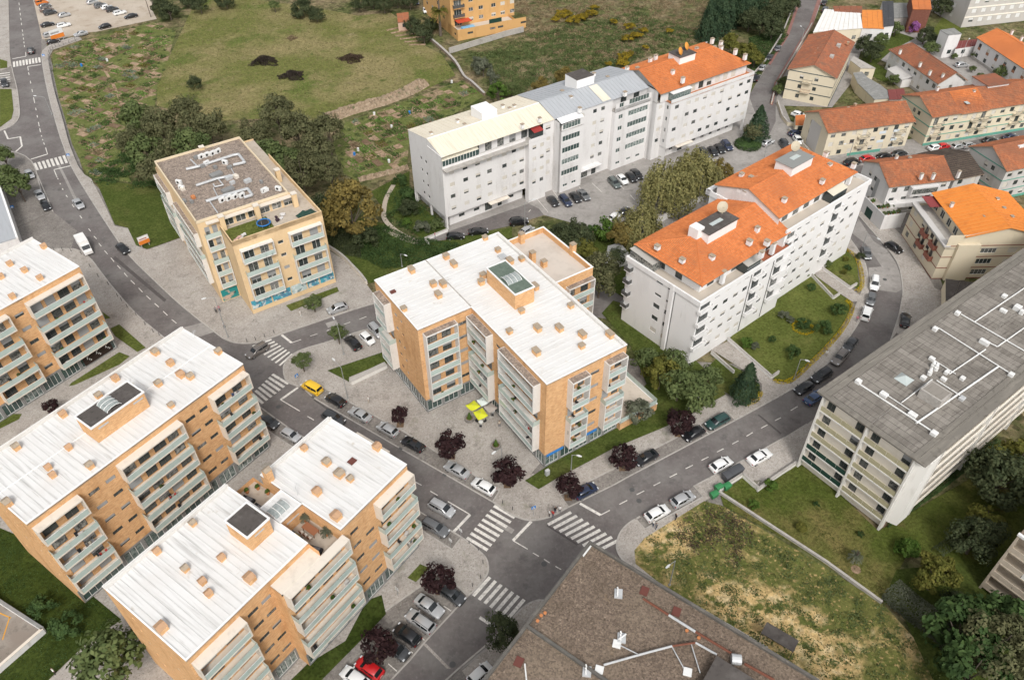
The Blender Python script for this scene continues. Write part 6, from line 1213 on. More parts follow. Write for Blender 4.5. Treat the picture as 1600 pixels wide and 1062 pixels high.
# type: length, width, height, bonnet z, belt z, x of: windscreen foot, roof front, roof rear, rear foot, boot z
CT = {'hatch':(4.1,1.74,1.47,.92,.95,1.10,.42,-1.35,-1.88,.98),'sedan':(4.55,1.78,1.43,.90,.94,1.05,.36,-1.02,-1.62,.99),'estate':(4.6,1.78,1.48,.92,.96,1.15,.45,-1.85,-2.15,1.0),
      'suv':(4.45,1.84,1.66,1.04,1.08,1.15,.50,-1.70,-2.08,1.1),'coupe':(4.3,1.77,1.34,.86,.90,.95,.25,-.85,-1.70,.98),'mini':(3.65,1.62,1.48,.92,.96,1.02,.42,-1.35,-1.70,.98),'van':(4.3,1.78,1.82,1.02,1.10,1.30,.72,-1.95,-2.10,1.1),'mpv':(4.4,1.80,1.65,1.00,1.04,1.35,.60,-1.75,-2.08,1.06)}
def car_meshes(kind, col):
    L, W_, Hh, zb, zl, xw, xr, xq, xb, zt = CT[kind]; hl, hw = L/2, W_/2; P = paint(col); rnd = []
    # lower body: sections front -> rear, each a closed ring
    def ring(x, w_, z0, zs, ztop, crown):
        return [(x,-w_*.90,z0),(x,-w_,z0+.18),(x,-w_*1.0,zs-.14),(x,-w_*.955,zs),(x,-w_*.72,ztop),(x,0,ztop+crown),(x,w_*.72,ztop),(x,w_*.955,zs),(x,w_*1.0,zs-.14),(x,w_,z0+.18),(x,w_*.90,z0)]
    st = [(hl,.70,.34,.56,.60,.01),(hl-.10,.86,.26,.66,.70,.02),(hl-.45,.955,.22,zb-.12,zb-.07,.03),(xw+.25,1.0,.20,zb-.03,zb+.01,.035),(xw-.1,1.0,.20,zl,zl+.03,.02),(0,1.0,.20,zl,zl+.02,.02),(xq,1.0,.21,zl+.01,zl+.03,.02),(max(xb,-hl+.12),.97,.24,zt-.03,zt,.015),(-hl+.07,.92,.30,zt-.14,zt-.08,.02),(-hl,.82,.36,zt-.34,zt-.28,.01)]
    st = sorted(st, key=lambda s: -s[0])
    b = MB(); b.loft([ring(x, hw*w_, z0, zs, z1, c) for x, w_, z0, zs, z1, c in st])
    # cabin shell (roof and pillars)
    hr = hw*.74; hbm = hw*.93; zr_ = Hh
    def cring(x, wb, wt, z0, z1): return [(x,-wb,z0),(x,-wt*1.02,z1-.09),(x,-wt*.80,z1),(x,0,z1+.03),(x,wt*.80,z1),(x,wt*1.02,z1-.09),(x,wb,z0)]
    cb = [cring(xw,hbm*.90,hbm*.80,zl-.06,zl+.02),cring(xr,hbm,hr*1.03,zl-.04,zr_-.05),cring((xr+xq)/2,hbm,hr*1.05,zl-.04,zr_),cring(xq,hbm*.98,hr,zl-.04,zr_-.06),cring(xb,hbm*.88,hbm*.76,zt-.08,zt+.01)]
    b.loft(cb)
    body = b.mesh('body', P, smooth=True, fixn=True)
    try:
        body.set_sharp_from_angle(angle=R_(38))
    except Exception: pass
    out = {'body': body}
    def lerp(p, q, t): return Vector(p)*(1-t)+Vector(q)*t
    A, Bm, Cc, D_, E_ = cb
    def pane(name, q, off): 
        q = [Vector(v) for v in q]; n = (q[1]-q[0]).cross(q[3]-q[0]).normalized(); c = sum(q, Vector())/4
        if n.dot(c-Vector((0,0,.8))) < 0: n = -n
        me = MB().add([v+n*off for v in q]+[v-n*.03 for v in q], [(0,1,2,3),(0,4,5,1),(1,5,6,2),(2,6,7,3),(3,7,4,0)]).mesh(name, M_cglass, fixn=True); return me
    def wrap(name, Ra, Rb, t0, t1, off):
        lo = [lerp(Ra[i],Rb[i],t0) for i in range(1,6)]; hi = [lerp(Ra[i],Rb[i],t1) for i in range(1,6)]
        for q in (lo, hi):
            q[0].y *= .95; q[4].y *= .95
        up = (hi[2]-lo[2]).cross(Vector((0,1,0))).normalized(); up = up if up.z > 0 else -up
        vs = [p+up*off for p in lo+hi]; return MB().add(vs, [(i,i+1,i+6,i+5) for i in range(4)]).mesh(name, M_cglass, fixn=False)
    out['windscreen'] = wrap('windscreen', A, Bm, .06, .95, .03); out['rear_window'] = wrap('rear_window', D_, E_, .08, .88, .03)
    for sd, i0, i1 in ((-1,0,1),(1,6,5)):
        S_ = []
        xm = (xr+xq)/2-.05
        def sp(x, t):
            ks = cb; 
            for a, c in zip(ks, ks[1:]):
                if a[0][0] >= x >= c[0][0]:
                    f = (a[0][0]-x)/(a[0][0]-c[0][0]); lo = lerp(a[i0],c[i0],f); hi = lerp(a[i1],c[i1],f); return lerp(lo,hi,t)
        fr_ = [sp(xw-.28,.16), sp(xm+.04,.12), sp(xm+.04,.92), sp(xr+.02,.90)]
        re_ = [sp(xm-.04,.12), sp(max(xq-.12,xb+.22),.18), sp(xq+.10,.90), sp(xm-.04,.92)]
        out[('side_window',sd,0)] = pane('side_window', fr_, .022); out[('side_window',sd,1)] = pane('side_window', re_, .022)
    return out
WH = {}
def wheel_mesh():
    t = MB().cyl((0,-.10,0),(0,.10,0),.31,.31,16).mesh('wheel', M_tyre, bevel=.02); r = MB().cyl((0,-.112,0),(0,.112,0),.20,.20,10).mesh('rim', M_rim); return t, r
def make_car(kind, col):
    L, W_, Hh, zb, zl, xw, xr, xq, xb, zt = CT[kind]; r = link('car', None); ms = car_meshes(kind, col)
    for k, me in ms.items(): link(k if isinstance(k, str) else k[0], me, r)
    t, rm = cached('wheel', wheel_mesh)
    for x in (L*.31,-L*.30):
        for y in (-W_/2+.11,W_/2-.11):
            wz = link('wheel', t, r, (x,y,.31)); link('rim', rm, wz)
    for s in (-1,1):
        link('headlight', boxmesh('headlight', .22, .36, .15, M_hl, .03), r, (L/2-.16,s*W_*.34,zb-.30)); link('taillight', boxmesh('taillight', .12, .30, .22, M_tl, .03), r, (-L/2+.08,s*W_*.38,zt-.36))
        link('mirror', boxmesh('mirror', .16, .22, .13, paint(col), .03), r, (xw-.25,s*(W_/2+.06),zl-.02))
    link('bumper', boxmesh('bumper', .10, W_*.55, .14, M_plas, .02), r, (L/2-.02,0,.36)); link('number_plate', boxmesh('number_plate', .02, .48, .11, M_plate), r, (-L/2-.005,0,.62))
    if kind in ('estate','suv','mpv'):
        for s in (-1,1): link('roof_rail', boxmesh('roof_rail', xr-xq, .05, .05, M_plas), r, ((xr+xq)/2,s*W_*.33,Hh-.03))
    return r
PROTO = {}
def car(u, v, dx, dy, kind, col, label, z=0.0, group='parked cars', ground=.02):
    p = G(u, v, ground+.7); q = G(u+dx*.2, v+dy*.2, ground+.7); a = math.atan2(q.y-p.y, q.x-p.x); key = (kind, col)
    if key not in PROTO: PROTO[key] = o = make_car(kind, col)
    else: o = copy_tree(PROTO[key])
    o.location = (p.x,p.y,ground); o.rotation_euler = (0,0,a); tag(o, label, 'van' if kind == 'van' else 'car', group)
    if kind == 'van': o.name = 'van'
    return o
D1 = (-735,-405); D1r = (735,405); cg = 'cars parked along the main street'
car(487,605,*D1,'van','yellow','yellow van parked first in the row by the zebra crossing',group=cg)
car(524,624,*D1,'hatch','black','black hatchback parked directly behind the yellow van',group=cg)
car(562.5,647,*D1,'sedan','silver','silver saloon parked behind the black hatchback, plaza side',group=cg)
car(605.8,670,*D1,'hatch','silver','silver hatchback parked beside the smallest purple tree on the plaza',group=cg)
car(645,693,*D1,'coupe','black','black coupe parked between the two nearest plaza purple trees',group=cg)
car(714,733.5,*D1,'sedan','silver','silver saloon with dark sunroof parked below the plaza planter',group=cg)
car(755.4,759,*D1,'hatch','white','white hatchback parked last in the plaza row, under the big purple tree',group=cg)
car(521,653,*D1r,'suv','dgrey','dark car half hidden behind the nearest brick roof',group='cars driving')
car(401.8,547,-70,44,'estate','taupe','brown grey car driving over the zebra crossing',group='cars driving')
cb_ = 'cars in the side street bays'
car(551,535,-60,-62,'suv','black','black car in the side street bay beside the small green tree',group=cb_)
car(574,528.5,60,55,'mini','white','small pale car in the middle side street bay',group=cb_)
car(588,516,60,62,'mpv','silver','silver people carrier in the side street bay against the brick block',group=cb_)
car(527,481,-60,20,'hatch','silver','silver hatchback parked in front of the ochre block',ground=.02,group=cb_)
cl = 'cars parked by the left brick blocks'
car(419,658,*D1r,'hatch','dgrey','dark grey hatchback parked at the corner of the long brick block',group=cl)
car(454,679,*D1r,'mini','silver','small pale grey hatchback parked between the two brick blocks',group=cl)
car(679.8,823,*D1r,'estate','grey','dark grey estate parked by the nearest brick block balconies',group=cl)
car(690,793,*D1r,'mpv','silver','silver estate driving towards the crossroads',group='cars driving')
cs = 'cars in the bays by the nearest brick block'
A1 = (135,95); A1r = (-135,-95)
car(706,928,*A1,'hatch','dgrey','dark car under the purple tree nearest the crossroads',group=cs)
car(670.7,946,*A1,'sedan','silver','silver saloon in the first bay beyond the purple tree',group=cs)
car(656.7,969.5,*A1r,'estate','silver','silver estate between the silver saloon and the black car',group=cs)
car(636,990.5,*A1r,'hatch','black','black hatchback in the bay below the silver estate',group=cs)
car(618,1013,*A1,'hatch','dgrey','dark grey car half under the lower purple tree',group=cs)
car(577,1043,*A1r,'hatch','red','bright red hatchback at the bottom edge',group=cs)
car(554,1058,*A1r,'hatch','white','white car beside the red hatchback',group=cs)
car(750,1052,60,-55,'mini','white','white car beside the gravel roofed building',group=cs)
ne = 'cars parked along the right street'; U1 = (200,-105); U1r = (-200,105)
car(915,766,*U1,'hatch','navy','dark blue car beside the purple tree at the plaza end',group=ne)
car(1009.4,714,*U1r,'coupe','black','black coupe beside the second purple tree of the right street',group=ne)
car(1084,676.5,*U1r,'hatch','black','black car under the last purple tree of the right street',group=ne)
car(1121.3,657.5,*U1r,'estate','green','dark green estate parked last in the bays below the conifer',group=ne)
car(1127,725,*U1,'hatch','white','white hatchback driving past the grey waste containers',group='cars driving')
car(1187,713,*U1,'sedan','white','pale silver saloon parked in front of the long slab',group=ne)
car(1067,779,*U1,'hatch','silver','silver hatchback parked beside the weedy lot, far one of two',group=ne)
car(1027,801,*U1,'hatch','white','white hatchback parked beside the weedy lot, at the corner',group=ne)
car(1257,605,-200,115,'hatch','black','black car parked at the lower end of the flower border',group=ne)
car(1284,586,-200,130,'suv','black','black estate with roof rack parked by the flower border',group=ne)
car(1273,620,150,-100,'sedan','blue','dark blue saloon beside the corner of the long slab',group='cars driving')
car(1354,395,10,40,'hatch','grey','grey hatchback parked at the top of the bend',group=ne)
car(1366.7,442,-6,60,'mpv','white','white people carrier parked in the bend',group=ne)
car(1361.3,467,-10,40,'mini','grey','small grey car parked between two white vehicles',group=ne)
car(1354,489,16,-50,'van','white','white van parked below the small grey car',group=ne)
car(1329,537,-40,50,'hatch','dgrey','dark hatchback parked above the taupe car by the garden',group=ne)
car(1312.5,558,-45,50,'suv','taupe','taupe car with glass roof parked by the garden',group=ne)
car(1397,386,60,38,'hatch','black','black hatchback parked in front of the cream building',group=ne)
car(1414.7,499,6,-60,'sedan','black','black car parked behind the long slab roof',group=ne)
wl_ = 'cars in the lot of the white blocks'; N1 = (45,48)
for u, v, k, c, l in ((864,314,'hatch','black','black hatchback in the lot, left of the navy car'),(883.7,313,'estate','navy','navy car in the lot of the white blocks'),(899,308,'hatch','black','black car in the lot between the navy and grey cars'),(912,304,'sedan','grey','grey saloon in the lot, last of the first four'),
    (960,285,'estate','ggreen','grey green estate in the lot beside the white car'),(972.5,280,'hatch','white','white hatchback in the lot of the white blocks'),(986.3,276.5,'hatch','black','black car in the lot right of the white hatchback'),(995,271.5,'sedan','black','black car in the lot partly behind the willow'),
    (1099.7,239.5,'suv','dgrey','dark car, leftmost of four by the roundabout bush'),(1114,236,'hatch','black','black car, second of four by the roundabout bush'),(1124.5,232,'hatch','black','black car, third of four by the roundabout bush'),(1136,227,'estate','navy','navy car nearest the roundabout bush')):
    car(u,v,*N1,k,c,l,group=wl_)
car(810.7,346,60,-7,'suv','black','black car at the lot entrance by the white block',group=wl_); car(747,361,60,-5,'sedan','black','black saloon in front of the stilted white block',group=wl_); car(711.4,368.5,60,-3,'hatch','black','black hatchback at the low wall of the park garden',group=wl_)
car(823.7,359,40,-25,'mini','silver','pale car roof just above the brick annex parapet',group=wl_); car(961,338,35,-24,'hatch','white','white car partly under the yellow green tree',group=wl_); car(976,330,35,-24,'hatch','black','dark car partly hidden by the willow',group=wl_); car(1052,363,40,-25,'hatch','white','white car behind the low white wall',group=wl_); car(1036,369,40,-25,'hatch','black','dark car behind the low white wall',group=wl_)
ur = 'cars near the terraced houses'
car(1226,226,30,42,'suv','dgrey','dark car in the forecourt behind the upper orange roof',group=ur); car(1247,218.5,30,40,'hatch','white','white car beside the cream yard wall',group=ur); car(1243,207,45,-12,'hatch','navy','dark blue car beside the orange lean-to',group=ur); car(1248,179,40,12,'hatch','white','white car behind the terraced row gable',group=ur); car(1200,222,40,-20,'hatch','silver','silver car behind the roundabout conifer',group=ur)
for u, v, k, c, l in ((1331.7,253,'suv','black','black car at the corner of the white gable house'),(1355.5,247,'hatch','red','red car in the narrow terrace street'),(1382,243,'hatch','black','black car after the red one in the terrace street'),(1406,239,'hatch','dgrey','dark car in the middle of the terrace street'),(1462,230,'hatch','white','white car before the red one in the terrace street'),(1474,228,'hatch','red','second red car of the terrace street'),(1497,228,'hatch','silver','silver car in the terrace street'),(1513,226,'mini','silver','small silver car in the terrace street'),(1547,218,'hatch','dgrey','dark car near the right end of the terrace street'),(1579,213,'sedan','navy','navy car last in the terrace street')):
    car(u,v,60,-13,k,c,l,group='cars in the terrace street')
for u, v, k, c, l in ((1215.5,75,'hatch','grey','grey car, uppermost of the four on the curving road'),(1203,89,'hatch','dgrey','dark grey car, second on the curving road'),(1191,105,'hatch','silver','pale silver car, third on the curving road'),(1181.6,121,'sedan','black','dark car behind the orange roof corner'),(1288,4,'hatch','black','black car at the top edge of the curving road'),(1289,15,'suv','dgrey','dark car beside the white workshop')):
    car(u,v,22,-36,k,c,l,group='cars on the curving road')
car(1503,101,60,-5,'hatch','silver','silver car in the courtyard behind the terracotta house',group=ur)
ul = 'cars in the dirt car park'
car(48.3,79,2,-40,'suv','black','black car driving up past the billboard',group='cars driving'); car(122.3,318,40,50,'sedan','silver','silver saloon driving beside the gardens',group='cars driving'); car(191.7,388,38,32,'hatch','black','black hatchback driving below the ochre block',group='cars driving')
pl_ = 'cars in the bay by the left trees'
car(46,272,25,40,'hatch','silver','silver hatchback, first in the bay by the left trees',group=pl_); car(61.7,304,25,40,'sedan','silver','silver car, second in the bay by the left trees',group=pl_); car(71,321,25,40,'hatch','black','black car, last in the bay by the left trees',group=pl_); car(7,130,4,30,'suv','dgrey','dark car on the cut zebra crossing at the left edge',group='cars driving')
for u, v, dx, k, c, l in ((65,4,1,'van','orange','orange van at the top of the dirt car park'),(70,9,1,'hatch','grey','grey car next to the orange van'),(72,14.5,1,'sedan','brown','brown car, third in the dirt car park row'),(78,19.5,1,'suv','dgrey','dark car at the near end of the left dirt row'),(100,23,1,'hatch','silver','silver car alone in the middle of the dirt lot'),(74,38,1,'sedan','black','black car behind the billboard'),(99,39,1,'estate','white','white car behind the billboard'),(126,52.5,-1,'sedan','silver','silver car beside the garden gate'),(163.3,41,-1,'hatch','black','black car alone near the garden edge'),(204.3,25,-1,'sedan','black','black saloon at the right end of the dirt lot'),(186.7,19.5,1,'estate','white','white estate in the right dirt row'),(175,14.5,1,'suv','dgrey','dark car between white cars in the right dirt row'),(166.7,11,1,'hatch','white','white hatchback in the right dirt row'),(156.7,8.5,1,'suv','grey','grey car in the right dirt row'),(144,3,1,'hatch','silver','silver car at the top edge of the dirt lot'),(83,64.5,1,'hatch','black','black car beside the billboard foot'),(76,54,1,'mini','silver','small pale car under the billboard')):
    car(u,v,60*dx,-14*dx,k,c,l,group=ul)
car(650,3,20,30,'hatch','navy','navy car by the orange block at the top edge',group=ur); car(665,16,6,30,'hatch','white','white car beside the palm at the top edge',group=ur)
# white box truck
tr = thing('box_truck', 'white box truck driving up the main street', 'truck', (*G(133,386,.7).xy,.02), GA((125,368),(146,400)), 'cars driving')
MB().box(-2.9,.9,-1.0,1.0,.75,2.7).build('cargo_box', M_wsh, tr, bevel=.04); MB().loft([[(.95,-.95,.45),(.95,.95,.45),(.95,.95,2.1),(.95,-.95,2.1)],[(1.7,-.95,.42),(1.7,.95,.42),(1.6,.88,2.1),(1.6,-.88,2.1)],[(2.35,-.92,.42),(2.35,.92,.42),(2.15,.85,1.25),(2.15,-.85,1.25)],[(2.95,-.85,.45),(2.95,.85,.45),(2.95,.8,1.05),(2.95,-.8,1.05)]]).build('cab', M_wsh, tr, fixn=True)
MB().add([(1.66,-.8,2.02),(1.66,.8,2.02),(2.17,.78,1.3),(2.17,-.78,1.3)],[(0,1,2,3)]).build('windscreen', M_cglass, tr, (.03,0,.03)); MB().box(-2.9,2.6,-.8,.8,.45,.7).build('chassis', M_plas, tr)
for x in (1.9,-1.9):
    for y in (-.88,.88): wz = link('wheel', CACHE['wheel'][0], tr, (x,y,.36)); wz.scale = (1.15,)*3; link('rim', CACHE['wheel'][1], wz)
# ------------------------------------------------------------------ vegetation
def leaf_mesh(name, P, N, size, m, asp=.6, flat=0.0):
    """many small leaf-sized faces"""
    n = len(P); N = N/np.maximum(1e-6, np.linalg.norm(N, axis=1))[:, None]
    r = rng.normal(size=(n,3)); U = np.cross(N, r); U /= np.maximum(1e-6, np.linalg.norm(U, axis=1))[:, None]; W_ = np.cross(N, U)
    s = (np.ones(n)*size if np.isscalar(size) else size)*rng.uniform(.65,1.35,n); a = U*s[:, None]; c = W_*(s*asp)[:, None]
    V = np.stack([P-a, P-c+N*(s*.12)[:, None], P+a, P+c+N*(s*.12)[:, None]], 1).reshape(-1,3).astype(np.float32)
    me = bpy.data.meshes.new(name); me.vertices.add(4*n); me.vertices.foreach_set('co', V.ravel()); me.loops.add(4*n); me.loops.foreach_set('vertex_index', np.arange(4*n, dtype=np.int32))
    me.polygons.add(n); me.polygons.foreach_set('loop_start', np.arange(0,4*n,4,dtype=np.int32)); me.polygons.foreach_set('loop_total', np.full(n,4,dtype=np.int32))
    me.materials.append(m); me.update(calc_edges=True); return me
def blob_points(n, R, H, K, cr, seed, low=-.55):
    """clumps spread over and through an uneven ellipsoid"""
    g = np.random.default_rng(seed); d = g.normal(size=(K,3)); d /= np.linalg.norm(d, axis=1)[:, None]; d[:,2] = np.where(d[:,2] < low, -d[:,2]*.6, d[:,2])
    rad = g.uniform(.55,1.0,K)**.6*g.uniform(.78,1.08,K); c = d*rad[:, None]*np.array([R,R,H])*.82
    k = g.integers(0,K,n); o = g.normal(size=(n,3)); o /= np.linalg.norm(o, axis=1)[:, None]; cs = cr*R*g.uniform(.6,1.25,K)
    P = c[k]+o*(cs[k]*g.uniform(.35,1,n)**.5)[:, None]*np.array([1,1,.75]); N = o*.8+P/np.array([R,R,H])*.5+np.array([0,0,.35])+g.normal(size=(n,3))*.45
    return P, N
def trunk_mesh(key, h, r, R, seed, m):
    g = random.Random(seed); mb = MB(); z = h*.55; mb.cyl((0,0,-.1),(0,0,z),r,r*.7,8)
    for i in range(5):
        a = i*1.257+g.uniform(-.4,.4); q = (math.cos(a)*R*.5, math.sin(a)*R*.5, h+g.uniform(.1,.5)*R); mb.cyl((0,0,z-.1),q,r*.5,r*.15,6)
    mb.cyl((0,0,z),(g.uniform(-.3,.3),g.uniform(-.3,.3),h+R*.6),r*.7,r*.2,6); return mb.mesh('trunk', m)
M_bark = mat('bark', (.13,.105,.085), .95, [((.08,.065,.052), 3, .5, .7)])
LM = {'plum': leafmat('plum_leaves', (.034,.018,.020), (.060,.030,.030)), 'green': leafmat('green_leaves', (0.102,0.139,0.051), (0.162,0.196,0.076)), 'wood': leafmat('woodland_leaves', (0.116,0.124,0.059), (0.178,0.173,0.086)), 'woodd': leafmat('dark_woodland_leaves', (0.060,0.079,0.038), (0.102,0.116,0.056)),
      'gold': leafmat('turning_leaves', (0.182,0.146,0.049), (0.277,0.209,0.061)), 'willow': leafmat('willow_leaves', (.24,.235,.095), (.36,.32,.13)), 'yg': leafmat('yellow_green_leaves', (.125,.135,.030), (.20,.185,.045)), 'conif': leafmat('conifer_needles', (0.042,0.076,0.042), (0.076,0.114,0.057)),
      'bright': leafmat('bright_leaves', (.075,.14,.025), (.12,.19,.04)), 'greyg': leafmat('grey_green_leaves', (.115,.130,.085), (.18,.19,.135)), 'hedge': leafmat('hedge_leaves', (0.051,0.093,0.031), (0.088,0.139,0.044)), 'flower': leafmat('yellow_flowers', (.46,.33,.015), (.62,.48,.03)), 'pink': leafmat('purple_flowers', (.35,.12,.36), (.48,.22,.46)), 'brown': leafmat('brown_twigs', (.085,.060,.042), (.14,.10,.072)), 'straw': leafmat('straw', (.27,.205,.12), (.36,.285,.175))}
TREES = {}
def tree_proto(kind, var):
    key = (kind, var)
    if key in TREES: return TREES[key]
    # unit crown radius 1 scaled later; leaf size in units of radius
    sp = {'plum':(1500,.085,26,.30,.80),'green':(2000,.075,26,.30,.78),'wood':(4200,.050,44,.26,.92),'woodd':(4200,.050,44,.26,.92),'gold':(5200,.045,50,.24,1.0),'yg':(3600,.06,40,.24,.85),'bright':(1500,.085,26,.27,.9),'greyg':(1500,.085,24,.28,.9),'hedge':(1800,.075,30,.26,.9)}.get(kind)
    sd = sum(map(ord, kind))+var*17
    if kind == 'willow':
        g = np.random.default_rng(sd); ns, L = 520, 15; d = g.normal(size=(ns,3)); d /= np.linalg.norm(d,axis=1)[:,None]; d[:,2] = np.abs(d[:,2]); lump = 1+.16*np.sin(d[:,0]*5+sd)+.14*np.sin(d[:,1]*6+1+sd); s0 = d*np.array([1,1,.78])*(g.uniform(.62,1.0,ns)*lump)[:,None]
        t = np.linspace(0,1,L); ln = g.uniform(.35,.95,ns); P = s0[:,None,:]+np.stack([d[:,0:1]*.10*t,d[:,1:2]*.10*t,-ln[:,None]*t],2); P = P.reshape(-1,3)+g.normal(size=(ns*L,3))*.022; N = np.repeat(d,L,0)+g.normal(size=P.shape)*.5
        me = leaf_mesh('crown', P, N, .052, LM['willow'], .42)
    elif kind == 'conif':
        g = np.random.default_rng(sd); n = 4200; z = g.uniform(0,1,n)**1.25; a = g.uniform(0,2*math.pi,n); tier = .78+.22*np.abs(np.sin(z*26+np.sin(a*4+sd)*.8)); rr = (1-z)**.75*tier*g.uniform(.45,1.08,n)**.45*(1+.16*np.sin(a*3+sd)+.12*np.sin(a*7+z*9))
        P = np.stack([rr*np.cos(a),rr*np.sin(a),z*2.6],1); N = np.stack([np.cos(a),np.sin(a),np.full(n,.6)],1)+g.normal(size=(n,3))*.5; me = leaf_mesh('crown', P, N, .075, LM['conif'], .45)
    elif kind == 'palm':
        g = np.random.default_rng(sd); Ps, Ns = [], []
        for i in range(34):
            a = g.uniform(0,2*math.pi); el = g.uniform(-.4,1.2); t = np.linspace(.1,1,16); rr = t*math.cos(el*.7); zz = t*math.sin(el)-.55*t*t
            for sgn in (-1,1): Ps.append(np.stack([rr*math.cos(a)-sgn*.06*np.sin(a),rr*math.sin(a)+sgn*.06*np.cos(a),zz],1)); Ns.append(np.tile([math.cos(a)*.3,math.sin(a)*.3,1.],(16,1))+g.normal(size=(16,3))*.3)
        me = leaf_mesh('crown', np.concatenate(Ps), np.concatenate(Ns), .11, LM['yg'] if var == 0 else LM['greyg'], .28)
    else:
        n, ls, K, cr, hh = sp; P, N = blob_points(n, 1, hh, K, cr, sd); me = leaf_mesh('crown', P, N, ls, LM[kind], .62)
    TREES[key] = me; return me
NT = [0]
def tree(kind, u, v, R, zc, label, group=None, name='tree', hs=1.0, trunk=True, base=.1, cat='tree', r=None):
    NT[0] += 1; c = G(u, v, zc); t = thing(name, label, cat, (c.x,c.y,base), (NT[0]*2.399) % 6.283, group); me = tree_proto(kind, NT[0] % 3 if kind not in ('palm',) else (0 if R > 1.5 else 1))
    cr = link('crown', me, t, (0,0,(zc-base) if kind != 'conif' else max(.3, zc-base-1.1*R))); cr.scale = (R*random.uniform(.94,1.06),R*random.uniform(.94,1.06),R*hs)
    if trunk:
        h = max(.5, zc-base); rr = r or (.07+.035*R); k = ('trunk',round(h,1),round(R,1))
        link('trunk', cached(k, lambda: trunk_mesh(k, h if kind not in ('palm','conif') else h*1.7, rr, R if kind not in ('palm','conif') else .2, NT[0], M_bark)), t)
    return t
pg = 'purple plum street trees'
for u, v, R, zc, l in ((623,648,1.7,2.6,'smallest purple leaved tree, on the plaza by the silver hatchback'),(703.6,694,2.5,3.2,'broad purple leaved tree between two cars of the plaza row'),(792.5,738,2.65,3.3,'large purple leaved tree at the crossroads end of the plaza'),(889,760,2.2,2.9,'purple leaved tree beside the dark blue car'),(975.5,713,2.4,3.0,'purple leaved tree beside the black coupe of the right street'),(1063,659,2.7,3.2,'purple leaved tree below the street lamp of the right street'),(686,906,2.4,3.0,'purple leaved tree over the dark car nearest the crossroads'),(591,1007,2.5,3.0,'purple leaved tree above the red car'),(79,634,1.4,2.4,'thin purple leaved tree between two brick blocks')):
    tree('plum',u,v,R*1.12,zc,l,pg,'plum_tree')
    p = G(u, v, zc); struct(MB().cbox(p.x,p.y,.10,1.2,1.2,.045).build('tree_pit', M_soild))
gs_ = 'small green street trees'
for u, v, R, zc, l in ((471,563,1.95,2.9,'small green tree on the corner beside the zebra crossings'),(527,520,2.0,2.9,'small green tree beside the black car in the side street'),(489,472,2.1,2.6,'small green tree in front of the blue shop posters')): tree('green',u,v,R,zc,l,gs_,'street_tree')
tree('woodd',783,985,2.9,3.6,'dense dark tree beside the gravel roof building',None,'evergreen_tree')
tree('green',170,1030,5.0,5.5,'large dark tree at the bottom left, by the path',None,'tree'); tree('hedge',66,945,2.0,1.8,'dark shrub on the lower left lawn, upper one',None,'shrub',trunk=False); tree('hedge',105,975,2.4,2.0,'dark shrub on the lower left lawn, nearer the large tree',None,'shrub',trunk=False)
lt = 'street trees at the left edge'
for u, v, R, l in ((4,243,3.4,'top'),(8,275,3.8,'middle'),(27,290,3.6,'nearest')): tree('green',u,v,R,4.5,l+' green street tree at the left edge, beside the parked silver cars',lt,'street_tree')
wg = 'trees of the wood behind the ochre block'; wl2 = 'olive green tree in the wood between the gardens and the ochre block'
for i, (u, v, R, l) in enumerate(((212,182,5.2,'leftmost'),(250,196,5.6,'tall'),(292,176,5.0,'far'),(326,198,5.2,'rounded'),(228,236,5.2,'low left'),(203,222,4.2,'small'),(268,236,5.2,'broad'),(240,268,4.6,'lowest left'),(300,226,4.8,'dense'),(400,214,5.2,'upright'),(432,178,5.6,'far right'),(466,208,5.8,'large'),(422,245,5.2,'inner'),(494,238,5.2,'right hand'),(512,204,4.6,'far corner'),(470,270,5.4,'near right'),(446,252,4.8,'middle'),(515,264,4.0,'smaller right'))):
    tree('wood' if i % 4 else 'green',u,v,R,6+(i % 3),l+(' olive' if i % 4 else ' green')+' tree of the wood '+('between gardens and ochre block' if u < 350 else 'behind the ochre block'),wg,'woodland_tree',hs=1.1)
tree('gold',548,330,7.0,7.5,'tall tree with turning golden leaves right of the ochre block',None,'tree',hs=1.25); tree('woodd',500,322,4.2,3.5,'dark tree low between the ochre block and the golden tree',None,'tree'); tree('woodd',570,372,3.4,2.5,'dark bush at the foot of the golden tree',None,'bush',trunk=False)
tree('woodd',305,130,2.8,2.2,'round dark bush alone on the grass field',None,'bush',trunk=False)
for u, v, R, l in ((264,18,4.2,'bushy tree at the field corner, lower'),(250,8,4.0,'bushy tree at the field corner, left'),(312,8,3.4,'small bush at the top of the field'),(296,-2,4,'bushy tree at the top edge beside the field'),(352,0,4.2,'dark tree at the top edge left of the hut')): tree('woodd',u,v,R,3.0,l,None,'bush')
for u, v, R, l in ((472,14,4.6,'large dark bush on the far side of the field'),(494,22,3.4,'second dark bush on the far side of the field'),(428,8,2.0,'small bush near the far field edge')): tree('woodd' if R > 3 else 'green',u,v,R,2.6,l,None,'bush')
fe = 'trees along the far field edge'
for gi, (u, v, R) in enumerate(((560,2,4),(582,-2,4),(600,6,3.5),(620,-3,4.5),(640,0,3.5))): tree('woodd',u,v,R,3.5,'dark tree along the far edge of the field, %s from the left' % ORD[gi],fe,'tree')
for u, v, R, l in ((645,42,3.8,'dark bush left of the palm'),(662,55,3.4,'dark bush below the palm'),(672,38,3.2,'dark bush touching the palm trunk')): tree('woodd',u,v,R,2.6,l,None,'bush')
tree('palm',686,18,3.2,8,'tall palm with shaggy trunk beside the orange block',None,'palm_tree',r=.5)
for u, v, R, l in ((755,106,3.0,'grey green feathery shrub above the white block'),(746,98,2.2,'tall grey green shrub, left of the pair'),(768,122,2.4,'grey green shrub nearer the white block')): tree('greyg',u,v,R,2.8,l,None,'shrub',hs=1.2)
